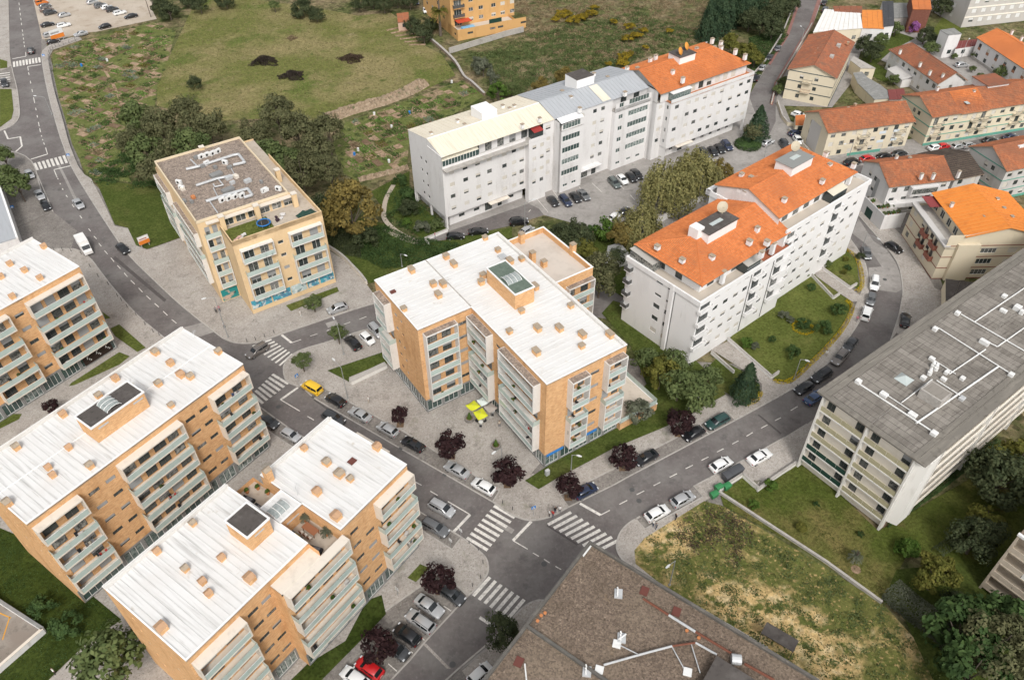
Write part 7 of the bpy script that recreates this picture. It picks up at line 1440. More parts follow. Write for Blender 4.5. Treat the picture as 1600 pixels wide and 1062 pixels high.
tree('bright',778,142,3.6,3.0,'bright green round bush behind the cream roof',None,'bush'); tree('green',800,140,2.8,2.4,'dark green bush next to the bright one behind the cream roof',None,'bush')
tree('gold',884,124,4.2,3.5,'yellow green bush behind the blue grey roof',None,'bush'); tree('gold',845,138,3.5,2.8,'yellow green bush behind the roof joint',None,'bush')
for u, v, R, l in ((1045,292,7.2,'large weeping willow in front of the white blocks'),(1088,268,6.6,'second weeping willow, behind the large one'),(1000,352,5.6,'lower weeping willow beside the shed')): tree('willow',u,v,R,5.2,l,None,'willow_tree')
tree('gold',1125,272,4.0,3.2,'yellow bush right of the willows',None,'bush',trunk=False); tree('gold',975,368,4.4,3.6,'yellow brown tree left of the lower willow',None,'tree')
tree('bright',950,358,3.4,3.2,'bright green bush above the small shed',None,'bush'); tree('woodd',885,365,4.2,3.0,'dark bushy tree behind the brick annex',None,'tree'); tree('woodd',905,372,4.0,3.0,'second dark tree behind the brick annex',None,'tree'); tree('yg',915,388,3.2,2.6,'olive bush above the grey green tree',None,'bush',trunk=False)
tree('wood',938,428,5.0,6.0,'large grey green tree right of the brick annex',None,'tree',hs=1.15); tree('hedge',928,358,1.6,1.6,'clipped dark shrub in the lawn corner',None,'shrub',trunk=False); tree('woodd',965,402,2.6,2.2,'dark bush beside the small shed',None,'bush',trunk=False)
mg = 'deciduous trees between the brick and white blocks'
for u, v, R, l in ((1033,582,3.8,'green tree nearest the white gable wall'),(1062,600,3.5,'green tree in the middle of the group by the white corner'),(1090,618,3.6,'green tree just above the street lamp of the right street'),(1052,566,3.2,'green tree touching the white gable wall'),(1104,596,3.2,'green tree left of the conifer'),(1012,560,2.8,'green tree beside the brick terrace')): tree('yg' if R > 3.55 and u < 1040 else 'green',u,v,R,4.2,l,mg,'tree',hs=1.05)
tree('greyg',998,640,2.6,3.0,'thin grey green tree in front of the brick terrace',None,'tree'); tree('conif',1166,600,2.7,4.2,'dense dark conifer beside the entrance path',None,'conifer_tree',hs=1.15)
# entrance garden of the white block
gd = 'round shrubs in the entrance garden'
for u, v, R, k, l in ((1256,505,1.5,'hedge','round dark shrub inside a ring of yellow flowers'),(1287,512,1.9,'hedge','dark shrub right of the ringed one'),(1310,484,1.7,'hedge','dark shrub near the upper flower border'),(1268,448,1.1,'hedge','small dark shrub below the entrance path'),(1240,550,1.7,'hedge','dark shrub at the bottom of the garden'),(1207,530,.9,'hedge','small dark shrub left of the ringed one'),(1236,500,.9,'greyg','pale shrub beside the white facade'),(1225,492,1.2,'greyg','second pale shrub beside the white facade'),(1322,404,.8,'flower','small yellow bush on the upper lawn'),(1325,418,.9,'hedge','small dark bush on the upper lawn'),(1318,425,.8,'yg','light bush on the upper lawn'),(1292,412,1.2,'green','leafy bush by the curved steps'),(1304,396,1.0,'greyg','grey bush on the upper lawn edge'),(1256,425,1.4,'green','leafy bush at the foot of the white facade'),(1166,535,1.4,'bright','leafy bush left of the entrance'),(1180,540,1.0,'greyg','grey shrub below the entrance bush'),(1345,400,1.1,'woodd','dark bush beside the grey hatchback')):
    tree(k if k not in ('flower',) else 'yg',u,v,R,R*.8,l,gd,'shrub',trunk=False)
def cover(name, px, n, h, size, m, z=.1, seed=1, asp=.6, clump=None, up=.5, world=None):
    """low growth over an area: leaves in uneven tufts"""
    poly = world or pxpoly(px); xs = [p[0] for p in poly]; ys = [p[1] for p in poly]; g = np.random.default_rng(seed); pts = []
    XY = np.column_stack([g.uniform(min(xs),max(xs),n*6),g.uniform(min(ys),max(ys),n*6)]); P = XY[inside_np(XY[:,0],XY[:,1],poly)][:n]; n = len(P)

    if clump: cc = P[:max(3,n//clump)]; P = cc[g.integers(0,len(cc),n)]+g.normal(size=(n,2))*h*1.1
    hh = h*(.5+.5*np.sin(P[:,0]*.9+seed)*np.sin(P[:,1]*.8+seed*2)); Z = z+np.abs(g.normal(size=n))*.5*np.maximum(.12*h,hh)+.02
    P3 = np.column_stack([P,Z]); N = g.normal(size=(n,3))*.7+np.array([0,0,up]); me = leaf_mesh(name, P3, N, size, m, asp); return link(name, me)
stuff(cover('bramble', [(560,360),(600,352),(640,372),(690,378),(720,385),(690,410),(640,418),(600,422),(565,405)], 16000, 1.4, .16, LM['hedge'], seed=3), 'tangled green brambles between the golden tree and the white roof', 'brambles')
stuff(cover('bramble', [(520,330),(560,360),(565,405),(540,400),(500,380),(500,340)], 9000, 1.2, .18, LM['woodd'], seed=4), 'dark undergrowth at the foot of the golden tree', 'undergrowth')
stuff(cover('bramble', [(600,300),(640,290),(665,330),(705,362),(640,362),(606,335)], 7000, .9, .15, LM['hedge'], seed=5, clump=220), 'mixed low shrubs in the park garden beside the stilted white block', 'shrubs')
for u, v, R, k, l in ((636,302,2.2,'hedge','dark bush nearest the white gable in the park garden'),(640,325,2.8,'woodd','big round bush in the middle of the park garden'),(636,346,1.4,'bright','light green bush in the park garden'),(660,356,2.0,'greyg','pale bush at the low wall of the park garden'),(682,350,1.8,'green','bush beside the stilts of the white block'),(625,282,2.0,'hedge','dark bush at the top of the park garden')): tree(k,u,v,R,R*.75,l,'bushes of the park garden','bush',trunk=False)
stuff(cover('meadow_weeds', [(720,90),(830,52),(1000,20),(1120,60),(1080,60),(980,100),(900,130),(820,150),(770,120)], 30000, .8, .24, LM['green'], z=-.03, seed=6, clump=60), 'rough green scrub over the meadow behind the white blocks', 'scrub')
stuff(cover('meadow_weeds', [(800,0),(1110,0),(1110,60),(1000,90),(900,110),(830,60)], 20000, .5, .22, LM['straw'], z=-.03, seed=7, clump=30), 'dry brown grass over the meadow behind the white blocks', 'dry grass')
gb = 'yellow gorse bushes on the meadow'
for gi, (u, v, R) in enumerate(sorted(((880,22,3.4),(897,32,3.2),(912,26,3),(925,22,2.8),(868,30,2),(985,42,2.6),(995,56,2.8),(980,60,2.4),(1005,48,2),(958,34,1.8),(975,88,2.6),(972,98,2.4),(984,84,2),(950,100,1.4),(1045,48,1.6),(1008,74,1.4),(930,12,2.2)))):
    t = tree('yg',u,v,R,1.0,'yellow flowering gorse bush on the meadow, %s from the left' % ORD[gi],gb,'gorse_bush',trunk=False,hs=.6,base=-.03); KIDS[t.as_pointer()][0].data = cached(('gorse',NT[0] % 2), lambda: leaf_mesh('crown', *blob_points(1300,1,.8,22,.3,NT[0]), .085, leafmat('gorse_leaves', (.19,.15,.025), (.42,.30,.025)), .6))
cg2 = 'dark conifers at the top of the meadow'
for gi, (u, v, R) in enumerate(((1108,38,4.2),(1120,8,4),(1124,28,4.6),(1140,18,4.4),(1157,14,4.6),(1172,6,4.6),(1190,0,4.4))): tree('conif',u,v,R,5,'tall dark conifer at the top of the meadow, %s from the left' % ORD[gi],cg2,'conifer_tree',hs=1.2)
for gi, (u, v, R) in enumerate(((1172,30,4.5),(1190,38,4.5),(1205,22,4.8),(1208,45,4),(1222,12,4.6),(1235,2,4.4))): tree('woodd',u,v,R,4,'dark broadleaf tree beside the curving road, %s from the left' % ORD[gi],'trees beside the curving road','tree')
for gi, (u, v, R) in enumerate(((1140,62,3),(1148,75,3.6),(1165,82,3.8),(1180,92,3.0))): tree('yg',u,v,R,3.2,'yellow green tree behind the orange roofed white block, %s from the left' % ORD[gi],'trees behind the orange roof','tree')
stuff(cover('roadside_ivy', [(1170,60),(1215,50),(1232,55),(1205,95),(1180,120),(1168,100)], 7000, 1.0, .2, LM['hedge'], seed=9), 'green ground cover on the bank of the curving road', 'ground cover')
tree('conif',1184,196,3.6,4.2,'dark green fir tree on the roundabout by the lot',None,'conifer_tree',hs=1.0); tree('wood',1178,205,3.0,3.0,'shaggy green tree beside the roundabout fir',None,'tree')
# clipped round hedge of the roundabout
rb = G(1168,228); hd = thing('round_hedge', 'low clipped round hedge under the roundabout fir', 'hedge', (rb.x,rb.y,0)); 
a_ = np.random.default_rng(5).uniform(0,6.283,4200); q_ = np.random.default_rng(6).uniform(0,1,4200)**.5*3.4; zz_ = np.where(q_ > 3.0, np.random.default_rng(7).uniform(.1,1.0,4200), 1.0+np.random.default_rng(8).uniform(-.05,.1,4200))
link('foliage', leaf_mesh('foliage', np.column_stack([q_*np.cos(a_),q_*np.sin(a_),zz_]), np.column_stack([np.cos(a_)*.4,np.sin(a_)*.4,np.ones(4200)])+rng.normal(size=(4200,3))*.3, .14, LM['hedge']), hd)
# back gardens upper right
for u, v, R, l in ((1352,70,3.4,'dark tree behind the cream house'),(1365,82,3.6,'tree in the back garden between the sheds and the terracotta house'),(1378,62,2.8,'leafy shrub beside the dark slate roof'),(1400,45,2.8,'green tree in front of the corrugated shed roof'),(1446,55,3.4,'dark tree below the brown brick house'),(1462,64,3.0,'dark tree beside the white tower house'),(1455,75,2.6,'green bush in front of the tower house'),(1397,100,2.2,'round clipped tree at the terracotta house corner'),(1398,124,2.0,'green garden bush in front of the terracotta house'),(1475,10,4.4,'tall dark tree beside the grey block'),(1462,-2,4.2,'dark tree at the top edge beside the grey block'),(1565,112,2.4,'grey green tree in front of the white bay house'),(1552,100,1.6,'small dark tree in the white bay house forecourt'),(1525,85,1.5,'dark shrub beside the carport'),(1532,120,1.6,'dark bush behind the terraced row'),(1520,108,1.2,'small round tree in the courtyard'),(1492,88,1.2,'small shrub in the carport yard'),(1225,128,2.2,'dark bush beside the cream house gable'),(1217,140,2.0,'dark bush at the foot of the cream house')):
    tree('woodd' if R > 2.9 else 'green',u,v,R,R*.85,l,'back garden trees','tree')
t = tree('plum',1428,44,2.2,2.0,'purple flowering climber on the white yard wall',None,'bougainvillea',trunk=False,hs=1.2); KIDS[t.as_pointer()][0].data = cached('boug', lambda: leaf_mesh('crown', *blob_points(1300,1,.9,18,.3,77), .09, LM['pink'], .6))
# right-hand garden
for u, v, R, k, l in ((1420,856,2.0,'bright','round clipped green bush on the lawn of the slab'),(1465,898,3.7,'yg','yellow green round tree beside the clipped bush'),(1528,838,4.2,'woodd','dark tree on the right lawn'),(1540,818,3.4,'yg','olive tree behind the dark one on the right lawn'),(1568,745,5.6,'woodd','large dark tree at the right edge'),(1590,725,5,'yg','olive green tree cut by the right edge'),(1498,945,2.6,'woodd','dark bush below the yellow green tree'),(1510,985,5.4,'hedge','large dense green tree in the bottom right corner'),(1560,1010,5.6,'wood','grey green dense tree in the bottom right corner'),(1590,975,4.6,'hedge','dense green tree below the beige balconies'),(1520,1050,5,'hedge','dense green tree at the bottom edge'),(1252,822,1.0,'yg','small young shrub on the slab lawn'),(1276,787,.6,'hedge','tiny dark bush on the slab lawn'),(1345,834,.6,'hedge','tiny dark bush near the slab corner'),(1178,787,1.0,'bright','small bush on the lawn by the low wall'),(1205,757,1.3,'bright','clipped hedge piece beside the low wall'),(1402,392,.01,'hedge','')):
    if l: tree(k,u,v,R,R*.9 if R < 3 else R*1.05,l,'right garden trees','tree' if R > 2.5 else 'bush',trunk=R > 2.5)
tree('palm',1338,868,1.1,2.0,'tiny palm in a round bed on the slab lawn',None,'palm_tree'); p_ = G(1337,890); struct(MB().cyl((p_.x,p_.y,.1),(p_.x,p_.y,.16),.7,.7,12).build('flower_bed', M_soil))
def hedge(name, pts, w_, h, m, label, dens=230, z=.1, size=.13, kind=None):
    P = [G(*p).xy for p in smooth_px(pts,6)]; out, nn = [], []; g = np.random.default_rng(len(label))
    for a, b in zip(P, P[1:]):
        L = (b-a).length; d = (b-a)/max(L,1e-6); n_ = Vector((-d.y,d.x)); k = int(dens*L)
        for _ in range(k):
            t, s, q = g.uniform(), g.uniform(-1,1), g.uniform(); zz = h*(1 if q > .45 else g.uniform())*g.uniform(.9,1.12); s2 = s if q > .45 else math.copysign(g.uniform(.85,1.05), s); p = a+d*(t*L)+n_*(s2*w_/2); out.append((p.x,p.y,z+zz*(1-.25*abs(s2)**3))); nn.append((n_.x*s2*.6,n_.y*s2*.6,.8))
    o = link(name, leaf_mesh(name, np.array(out), np.array(nn)+g.normal(size=(len(nn),3))*.4, size, m)); return tag(o, label, 'hedge')
hedge('hedge', [(1388,925),(1410,945),(1440,968),(1478,998),(1500,1030)], 3.4, 2.2, LM['greyg'], 'grey green overgrown hedge between the weedy lot and the trees', 420)
hedge('hedge', [(1285,812),(1500,655)], 1.0, .6, LM['hedge'], 'low green hedge strip along the foot of the slab', 90) if False else None
hedge('hedge', [(1383,822),(1460,768),(1560,690)], .9, .5, LM['hedge'], 'low green planting along the foot of the slab', 120)
hedge('hedge', [(1460,868),(1500,840),(1540,800)], 1.6, 1.3, LM['woodd'], 'dark hedge line across the right lawn', 130)
hedge('hedge', [(1240,470),(1262,447)], .1, .1, LM['hedge'], 'x') if False else None
fb = [[(1338,403),(1345,425),(1346,448),(1337,457)], [(1322,470),(1331,480),(1326,497),(1312,520),(1290,545),(1268,567),(1240,592),(1224,598),(1208,596)], [(1164,633),(1180,627),(1189,614)], [(1316,388),(1330,396),(1338,403)]]
for i, f_ in enumerate(fb): hedge('flower_border', f_, .8, .4, LM['flower'] if True else None, ['yellow flower border of the upper garden','long yellow flower border along the curved pavement','short yellow flower border at the conifer','yellow flower border at the top of the bend'][i], 60, size=.11)
rg_ = G(1254,513); pts = [(rg_.x+1.9*math.cos(a),rg_.y+1.9*math.sin(a),.25) for a in np.linspace(0,6.283,520)]; pts = np.array(pts)+rng.normal(size=(520,3))*.12
tag(link('flower_ring', leaf_mesh('flower_ring', pts, rng.normal(size=(520,3))*.4+np.array([0,0,1.]), .11, LM['flower'])), 'ring of yellow flowers round a dark shrub', 'flower bed')
stuff(cover('weeds', [(1003,862),(1010,845),(1040,826),(1098,790),(1130,795),(1240,860),(1375,945),(1430,1010),(1470,1062),(1260,1062),(1100,950)], 9000, .35, .13, LM['green'], seed=11, clump=26), 'patchy green weeds on the sandy lot', 'weeds')
stuff(cover('weeds', [(1050,835),(1100,790),(1130,795),(1180,830),(1150,880),(1090,870)], 2200, .5, .13, LM['brown'], seed=12, clump=30), 'brown dead weeds on the sandy lot', 'weeds')
stuff(cover('grass_tufts', FIELD, 16000, .12, .20, leafmat('field_tufts', (.17,.165,.065), (.24,.20,.10)), seed=13, z=.02), 'dry grass tufts on the field', 'grass')
for q, s_ in (([(1130,790),(1160,750),(1210,752),(1250,726),(1372,832),(1480,770),(1500,830),(1400,880),(1375,938),(1240,850)],14),([(0,830),(60,850),(150,935),(188,966),(133,1005),(75,1062),(0,1062)],15)):
    stuff(cover('grass_tufts', q, 9000, .10, .10, leafmat('lawn_tufts', (.07,.085,.022), (.11,.12,.034)) if s_ == 14 else LM['hedge'], seed=s_), 'short grass tufts on the lawn of the slab' if s_ == 14 else 'short grass tufts on the lower left lawn', 'grass')
# ------------------------------------------------------------------ vegetable gardens
VEG = [leafmat('cabbage_leaves', (.13,.23,.05), (.20,.32,.08)), leafmat('bean_leaves', (.10,.16,.045), (.16,.22,.065)), leafmat('kale_leaves', (.17,.22,.15), (.25,.30,.21)), leafmat('potato_leaves', (.065,.12,.03), (.10,.16,.045)), LM['yg'], LM['straw']]
def garden(px, ang, cw, cl, label, seed, nmax):
    poly = pxpoly(px); g = random.Random(seed); c0 = sum(poly, Vector((0,0)))/len(poly); ca, sa = math.cos(ang), math.sin(ang); P = [[] for _ in VEG]; nb = 0
    for i in range(-20,21):
        for j in range(-20,21):
            if g.random() < .25: continue
            ox, oy = i*cw+g.uniform(-.3,.3), j*cl+g.uniform(-.4,.4); w_, l_ = cw-g.uniform(.2,1.1), cl-g.uniform(.2,1.6)
            C_ = [(ox-w_/2,oy-l_/2),(ox+w_/2,oy-l_/2),(ox+w_/2,oy+l_/2),(ox-w_/2,oy+l_/2)]; Wd = [Vector((c0.x+x*ca-y*sa, c0.y+x*sa+y*ca)) for x, y in C_]
            if not all(inside(p, poly) for p in Wd): continue
            nb += 1; struct(MB().prism([tuple(p) for p in Wd], .0, .09+.003*(nb % 9)).build('soil_bed', M_soil if nb % 3 else M_soild))
            if g.random() < .30: continue
            k = g.choice((0,0,1,1,2,3,3,4,5)); rows = max(2, int(w_/.55)); dens = g.uniform(.55,1.0); hh = g.uniform(.12,.45)
            for r in range(rows):
                x = ox-w_/2+.3+(w_-.5)*r/max(1,rows-1)
                for s in range(int(l_/.30)):
                    if g.random() > dens: continue
                    y = oy-l_/2+.2+.30*s
                    for _ in range(5): xx, yy = x+g.gauss(0,.13), y+g.gauss(0,.12); P[k].append((c0.x+xx*ca-yy*sa, c0.y+xx*sa+yy*ca, .1+abs(g.gauss(0,hh))))
    for k, pts in enumerate(P):
        if pts: stuff(link('vegetable_rows', leaf_mesh('vegetable_rows', np.array(pts), rng.normal(size=(len(pts),3))*.55+np.array([0,0,.9]), .22, VEG[k])), label % ('bright green','mid green','grey green','dark green','yellow green','dried')[k], 'vegetables')
garden(GARD_A, R_(62), 2.5, 3.9, 'rows of %s vegetables in the allotments left of the field', 21, 80); garden(GARD_B, R_(36), 2.8, 3.8, 'rows of %s vegetables in the allotments behind the stilted white block', 22, 80)
stuff(cover('allotment_weeds', GARD_A, 5000, .3, .17, LM['green'], seed=23, clump=50), 'loose weeds between the left allotment beds', 'weeds'); stuff(cover('allotment_weeds', GARD_B, 4000, .3, .17, LM['green'], seed=24, clump=50), 'loose weeds between the right allotment beds', 'weeds')
stuff(cover('allotment_weeds', [(150,270),(195,240),(240,280),(290,290),(220,292),(152,284)], 5000, .8, .2, LM['hedge'], seed=25, clump=150), 'dense weeds between the allotments and the lawn', 'weeds')
# earth bank, heaps
def bank(name, pts, w_, h, m, label, seed, cat):
    P = [G(*p).xy for p in smooth_px(pts,14)]; g = random.Random(seed); rows = []
    for i, p in enumerate(P):
        d = (P[min(i+1,len(P)-1)]-P[max(i-1,0)]).normalized(); n_ = Vector((-d.y,d.x)); rows.append([])
        for k in range(9):
            s = k/8*2-1; q = p+n_*(s*w_/2+g.uniform(-.15,.15)); rows[-1].append((q.x,q.y,.02+max(0,h*(1-s*s)*g.uniform(.55,1.2))))
    mb = MB(); mb.loft(rows, caps=False, closed=False); return tag(mb.build(name, m, fixn=True), label, cat)
bank('earth_bank', [(512,186),(545,174),(600,158),(640,142),(660,130)], 5.5, 1.5, mat('stony_earth', (.27,.20,.135), .95, [((.36,.28,.20), 1.5, .48, .64), ((.13,.10,.065), 1.2, .54, .68), ((.10,.11,.05), .5, .58, .7)], bump=(3,1)), 'bank of stony brown earth along the field edge', 31, 'earth bank')
bank('earth_bank', [(560,282),(600,272),(637,262)], 2.0, .8, MATS['stony_earth'], 'low earth bank at the lower end of the allotments', 32, 'earth bank')
def heap(u, v, R, h, m, label, seed):
    c = G(u, v); g = np.random.default_rng(seed); n = 1900; a = g.uniform(0,6.283,n); r = R*g.uniform(0,1,n)**.6*(1+.25*np.sin(a*3+seed)+.15*np.sin(a*7)); z = 1.15*h*np.maximum(.05,1-(r/R)**1.4)*g.uniform(.3,1.2,n); P = np.column_stack([c.x+r*np.cos(a)*1.25,c.y+r*np.sin(a),z+.05])
    return tag(link('brush_heap', leaf_mesh('brush_heap', P, g.normal(size=(n,3)), .34, m, .18)), label, 'brush heap')
M_twig = leafmat('dark_twigs', (.050,.040,.034), (.095,.075,.062))
heap(414,98,3.3,1.8,M_twig,'dark heap of cut branches on the field, left one',41); heap(457,120,3.0,1.5,M_twig,'dark heap of cut branches on the field, lower one',42); heap(549,93,3.0,1.3,LM['brown'],'reddish brown heap of brush on the field, right one',43); heap(456,61,1.2,.8,LM['straw'],'small pale heap on the field',44)
# ------------------------------------------------------------------ street furniture, people, small things
M_pole = mat('galvanised_pole', (.36,.365,.36), .5, metal=.3); M_lampw = mat('lamp_head', (.62,.63,.63), .4)
def lamp(base, top, head, label, h=None):
    b = G(*base).xy; h = h or min((abs((G(*top, z).xy-b).length), z) for z in np.linspace(2,12,201))[1]
    d = G(*head, h).xy-b; L = min(2.4, max(.8, d.length)); a = math.atan2(d.y, d.x)
    t = thing('street_lamp', label, 'street lamp', (b.x,b.y,.1), a, 'street lamps')
    MB().cyl((0,0,0),(0,0,h-.2),.09,.055,8).build('pole', M_pole, t); MB().cyl((0,0,h-.25),(L*.5,0,h-.05),.045,.04,6).cyl((L*.5,0,h-.05),(L,0,h),.04,.035,6).build('arm', M_pole, t)
    MB().loft([[(L-.1,-.07,h),(L-.1,.07,h),(L-.1,.07,h+.10),(L-.1,-.07,h+.10)],[(L+.25,-.17,h-.03),(L+.25,.17,h-.03),(L+.25,.14,h+.16),(L+.25,-.14,h+.16)],[(L+.75,-.10,h+.02),(L+.75,.10,h+.02),(L+.75,.08,h+.10),(L+.75,-.08,h+.10)]]).build('lamp_head', M_lampw, t, fixn=True)
    MB().box(-.14,.14,-.14,.14,0,.35).build('base', M_pole, t); return t
lamp(zA(790,690),zA(745,450),zA(690,405),'street lamp rising behind the yellow van'); lamp(zA(760,360),zA(720,150),zA(685,90),'street lamp beside the small green tree and black car'); lamp(zB(890,545),zB(890,380),zB(840,415),'street lamp above the large plaza purple tree')
lamp(r11(275,100),r11(277,5),r11(305,12),'street lamp on the lawn strip in front of the brick block'); lamp(zD(487,355),zD(510,230),zD(560,260),'street lamp beside the last purple tree of the right street'); lamp(zD(1190,140),zD(1225,0),zD(1262,12),'street lamp at the lower flower border')
lamp(zE(625,285),zE(660,190),zE(750,240),'street lamp at the top of the bend'); lamp(r11(737,620),r11(760,500),r11(738,525),'street lamp at the edge of the weedy lot'); lamp((628.6,418),(626,396),(632,399),'street lamp behind the white roof of the central block')
lamp(r5(1070,520),r5(1000,330),r5(965,338),'street lamp on the plaza of the ochre block'); lamp(r1(245,540),r1(205,455),r1(165,452),'street lamp beside the vegetable gardens'); lamp((820,356),(820,316),(832,313),'street lamp in the lot of the white blocks'); lamp(z3(445,305),z3(470,165),z3(448,140),'street lamp on the curving road'); lamp((1192,254),(1194,227),(1206,223),'street lamp beside the roundabout fir'); lamp((1499,97),(1511,64),(1514,62),'street lamp in the carport yard'); lamp((1325,250),(1331,222),(1320,226),'street lamp at the terrace street corner')
tp = G(236,27); t = thing('utility_pole', 'tall thin utility pole at the edge of the dirt car park', 'pole', (tp.x,tp.y,0)); MB().cyl((0,0,0),(0,0,8),.14,.09,7).build('pole', M_bark, t); MB().box(-.8,.8,-.06,.06,7.4,7.55).build('crossarm', M_bark, t)
# people
def person(u, v, top, legs, label, rz=0.0, pose='walk', hair=None, ground=.13):
    p = G(u, v, ground); key = ('person',top,legs,pose); me = cached(key, lambda: person_mesh(key, cloth(top, CL[top]), cloth(legs, CL[legs]), hair or M_hair, M_skin, pose))
    return tag(link('person', me, None, (p.x,p.y,ground-.02), rz), label, 'person', 'people in the street')
person(*zA(948,718),'white','beige','person in white walking across the plaza, below the low wall',.6); person(*zB(872,226),'beige','grey','person in beige standing beside the parasols',2.2,'stand')
person(858,806,'white','black','person in white with dark trousers, left of the group at the kerb',.3,'stand'); person(863.5,807,'red','jeans','person in red top in the group at the kerb',.9); person(867.5,801,'black','jeans','person in black top in the group at the kerb',2.0,'stand'); person(874.5,800,'white','grey','person in white, right of the group at the kerb',1.4,'stand')
person(1055,812,'black','black','person in black on the pavement of the weedy lot',.4); person(1024.5,826,'grey','jeans','person in grey behind the white parked car',.5); person(1020,822,'white','jeans','person in white behind the white parked car',.8); person(1337.5,503,'pink','grey','person in pink on the curved pavement',1.0); person(1290,557,'white','beige','person in white at the flower border',1.2,'stand')
person(338.5,489,'grey','black','person in grey on the ochre block plaza',2.0); person(343.5,487,'pink','jeans','person in pink on the ochre block plaza',2.2); person(351,512,'white','grey','person in white near the plaza lamp post',.2); person(470.5,494,'white','white','person in white in front of the ochre block',.2,'stand'); person(87,1052,'white','black','person in white on the lower left path',.9); person(680,372,'pink','grey','person in pink at the park garden wall',.3,'stand')
# parasols
def parasol(px, label, m, z=2.5):
    P = [G(*p, z) for p in px]; c = sum(P, Vector())/4; t = thing('parasol', label, 'parasol', (c.x,c.y,.12), 0, 'square parasols on the plaza'); mb = MB(); n = 8; R_ow = []
    for i in range(n+1):
        row = []
        for j in range(n+1):
            a, b = i/n, j/n; p = (P[0]*(1-a)+P[1]*a)*(1-b)+(P[3]*(1-a)+P[2]*a)*b; sag = -.28*(math.sin(math.pi*a)+math.sin(math.pi*b))+.85*min(1,1.4*(1-max(abs(a-.5),abs(b-.5))*2)); q = c+(p-c)*(1-.14*(math.sin(math.pi*a)*(1-abs(2*b-1)**0) if False else 0)); row.append((q.x-c.x,q.y-c.y,z-.12+sag*.5))
        R_ow.append(row)
    mb.loft(R_ow, caps=False, closed=False); mb.build('canopy', m, t, smooth=True); MB().cyl((0,0,0),(0,0,z+.3),.035,.035,8).build('pole', M_pole, t); MB().cyl((0,0,0),(0,0,.12),.35,.3,10).build('base', M_conc, t)
zU = lambda x, y: (640+x/4.086, 480+y/4.086)
M_lime = mat('lime_fabric', (.58,.60,.035), .8); M_wfab = mat('pale_fabric', (.60,.66,.63), .8); M_gfab = mat('grey_fabric', (.36,.325,.295), .8)
parasol([zU(355,625),zU(412,592),zU(455,630),zU(398,662)],'lime green square parasol, left one over the planter',M_lime); parasol([zU(405,668),zU(465,640),zU(502,690),zU(440,720)],'lime green square parasol, lower one over the seats',M_lime); parasol([zU(425,590),zU(470,570),zU(508,605),zU(460,632)],'pale green square parasol behind the lime ones',M_wfab); parasol([zU(470,632),zU(525,608),zU(565,640),zU(510,675)],'grey square parasol against the brick block',M_gfab)
def cafe_set(u, v, label):
    p = G(u, v, .6); t = thing('cafe_table', label, 'table', (p.x,p.y,.12), .4, 'cafe tables'); MB().cyl((0,0,.70),(0,0,.74),.4,.4,14).build('table_top', M_ac, t); MB().cyl((0,0,0),(0,0,.7),.04,.04,6).cyl((0,0,0),(0,0,.03),.25,.25,10).build('leg', M_pole, t)
    for i in range(3):
        a = 2.1*i+.5; c = thing('cafe_chair', ['dark cafe chair %s of the table %s' % (w_, 'under the lower lime parasol' if u < 755 else 'under the grey parasol') for w_ in ('right','left','near')][i], 'chair', (p.x+.75*math.cos(a),p.y+.75*math.sin(a),.12), a+1.57, 'cafe chairs')
        MB().cbox(0,0,.42,.42,.42,.05).build('seat', M_plas, c); MB().box(-.21,.21,-.24,-.20,.47,.85).build('backrest', M_plas, c)
        for x in (-.18,.18):
            for y in (-.18,.18): MB().cyl((x,y,0),(x,y,.42),.018,.018,5).build('leg', M_pole, c)
cafe_set(*zU(455,735),'round cafe table under the lower lime parasol'); cafe_set(*zU(530,665),'round cafe table under the grey parasol')
for (u, v), l in ((zB(645,175),'round stone planter with small conifer beside the parasols'),(zB(845,378),'round stone planter with small conifer in the plaza middle')):
    p = G(u, v); t = thing('stone_planter', l, 'planter', (p.x,p.y,.12), 0, 'round plaza planters'); mb = MB()
    for q in range(16):
        a0, a1 = 6.283*q/16+.02, 6.283*(q+1)/16-.02; MB().add([(r*math.cos(a),r*math.sin(a),z) for z in (0,.5) for r, a in ((.62,a0),(.85,a0),(.85,a1),(.62,a1))], [(0,3,2,1),(4,5,6,7),(0,1,5,4),(1,2,6,5),(2,3,7,6),(3,0,4,7)]).build('stone', M_cobd, t)
    MB().cyl((0,0,.3),(0,0,.36),.64,.64,16).build('soil', M_soild, t); cr = link('shrub', cached('conshrub', lambda: leaf_mesh('shrub', *(lambda g, n: (lambda z, a: (np.column_stack([.42*(1-z)**.8*np.cos(a)*g.uniform(.7,1,n),.42*(1-z)**.8*np.sin(a)*g.uniform(.7,1,n),z*1.5]), np.column_stack([np.cos(a),np.sin(a),np.full(n,.6)])+g.normal(size=(n,3))*.4))(g.uniform(0,1,n),g.uniform(0,6.283,n)))(np.random.default_rng(3),700), .09, LM['bright'])), t, (0,0,.36))
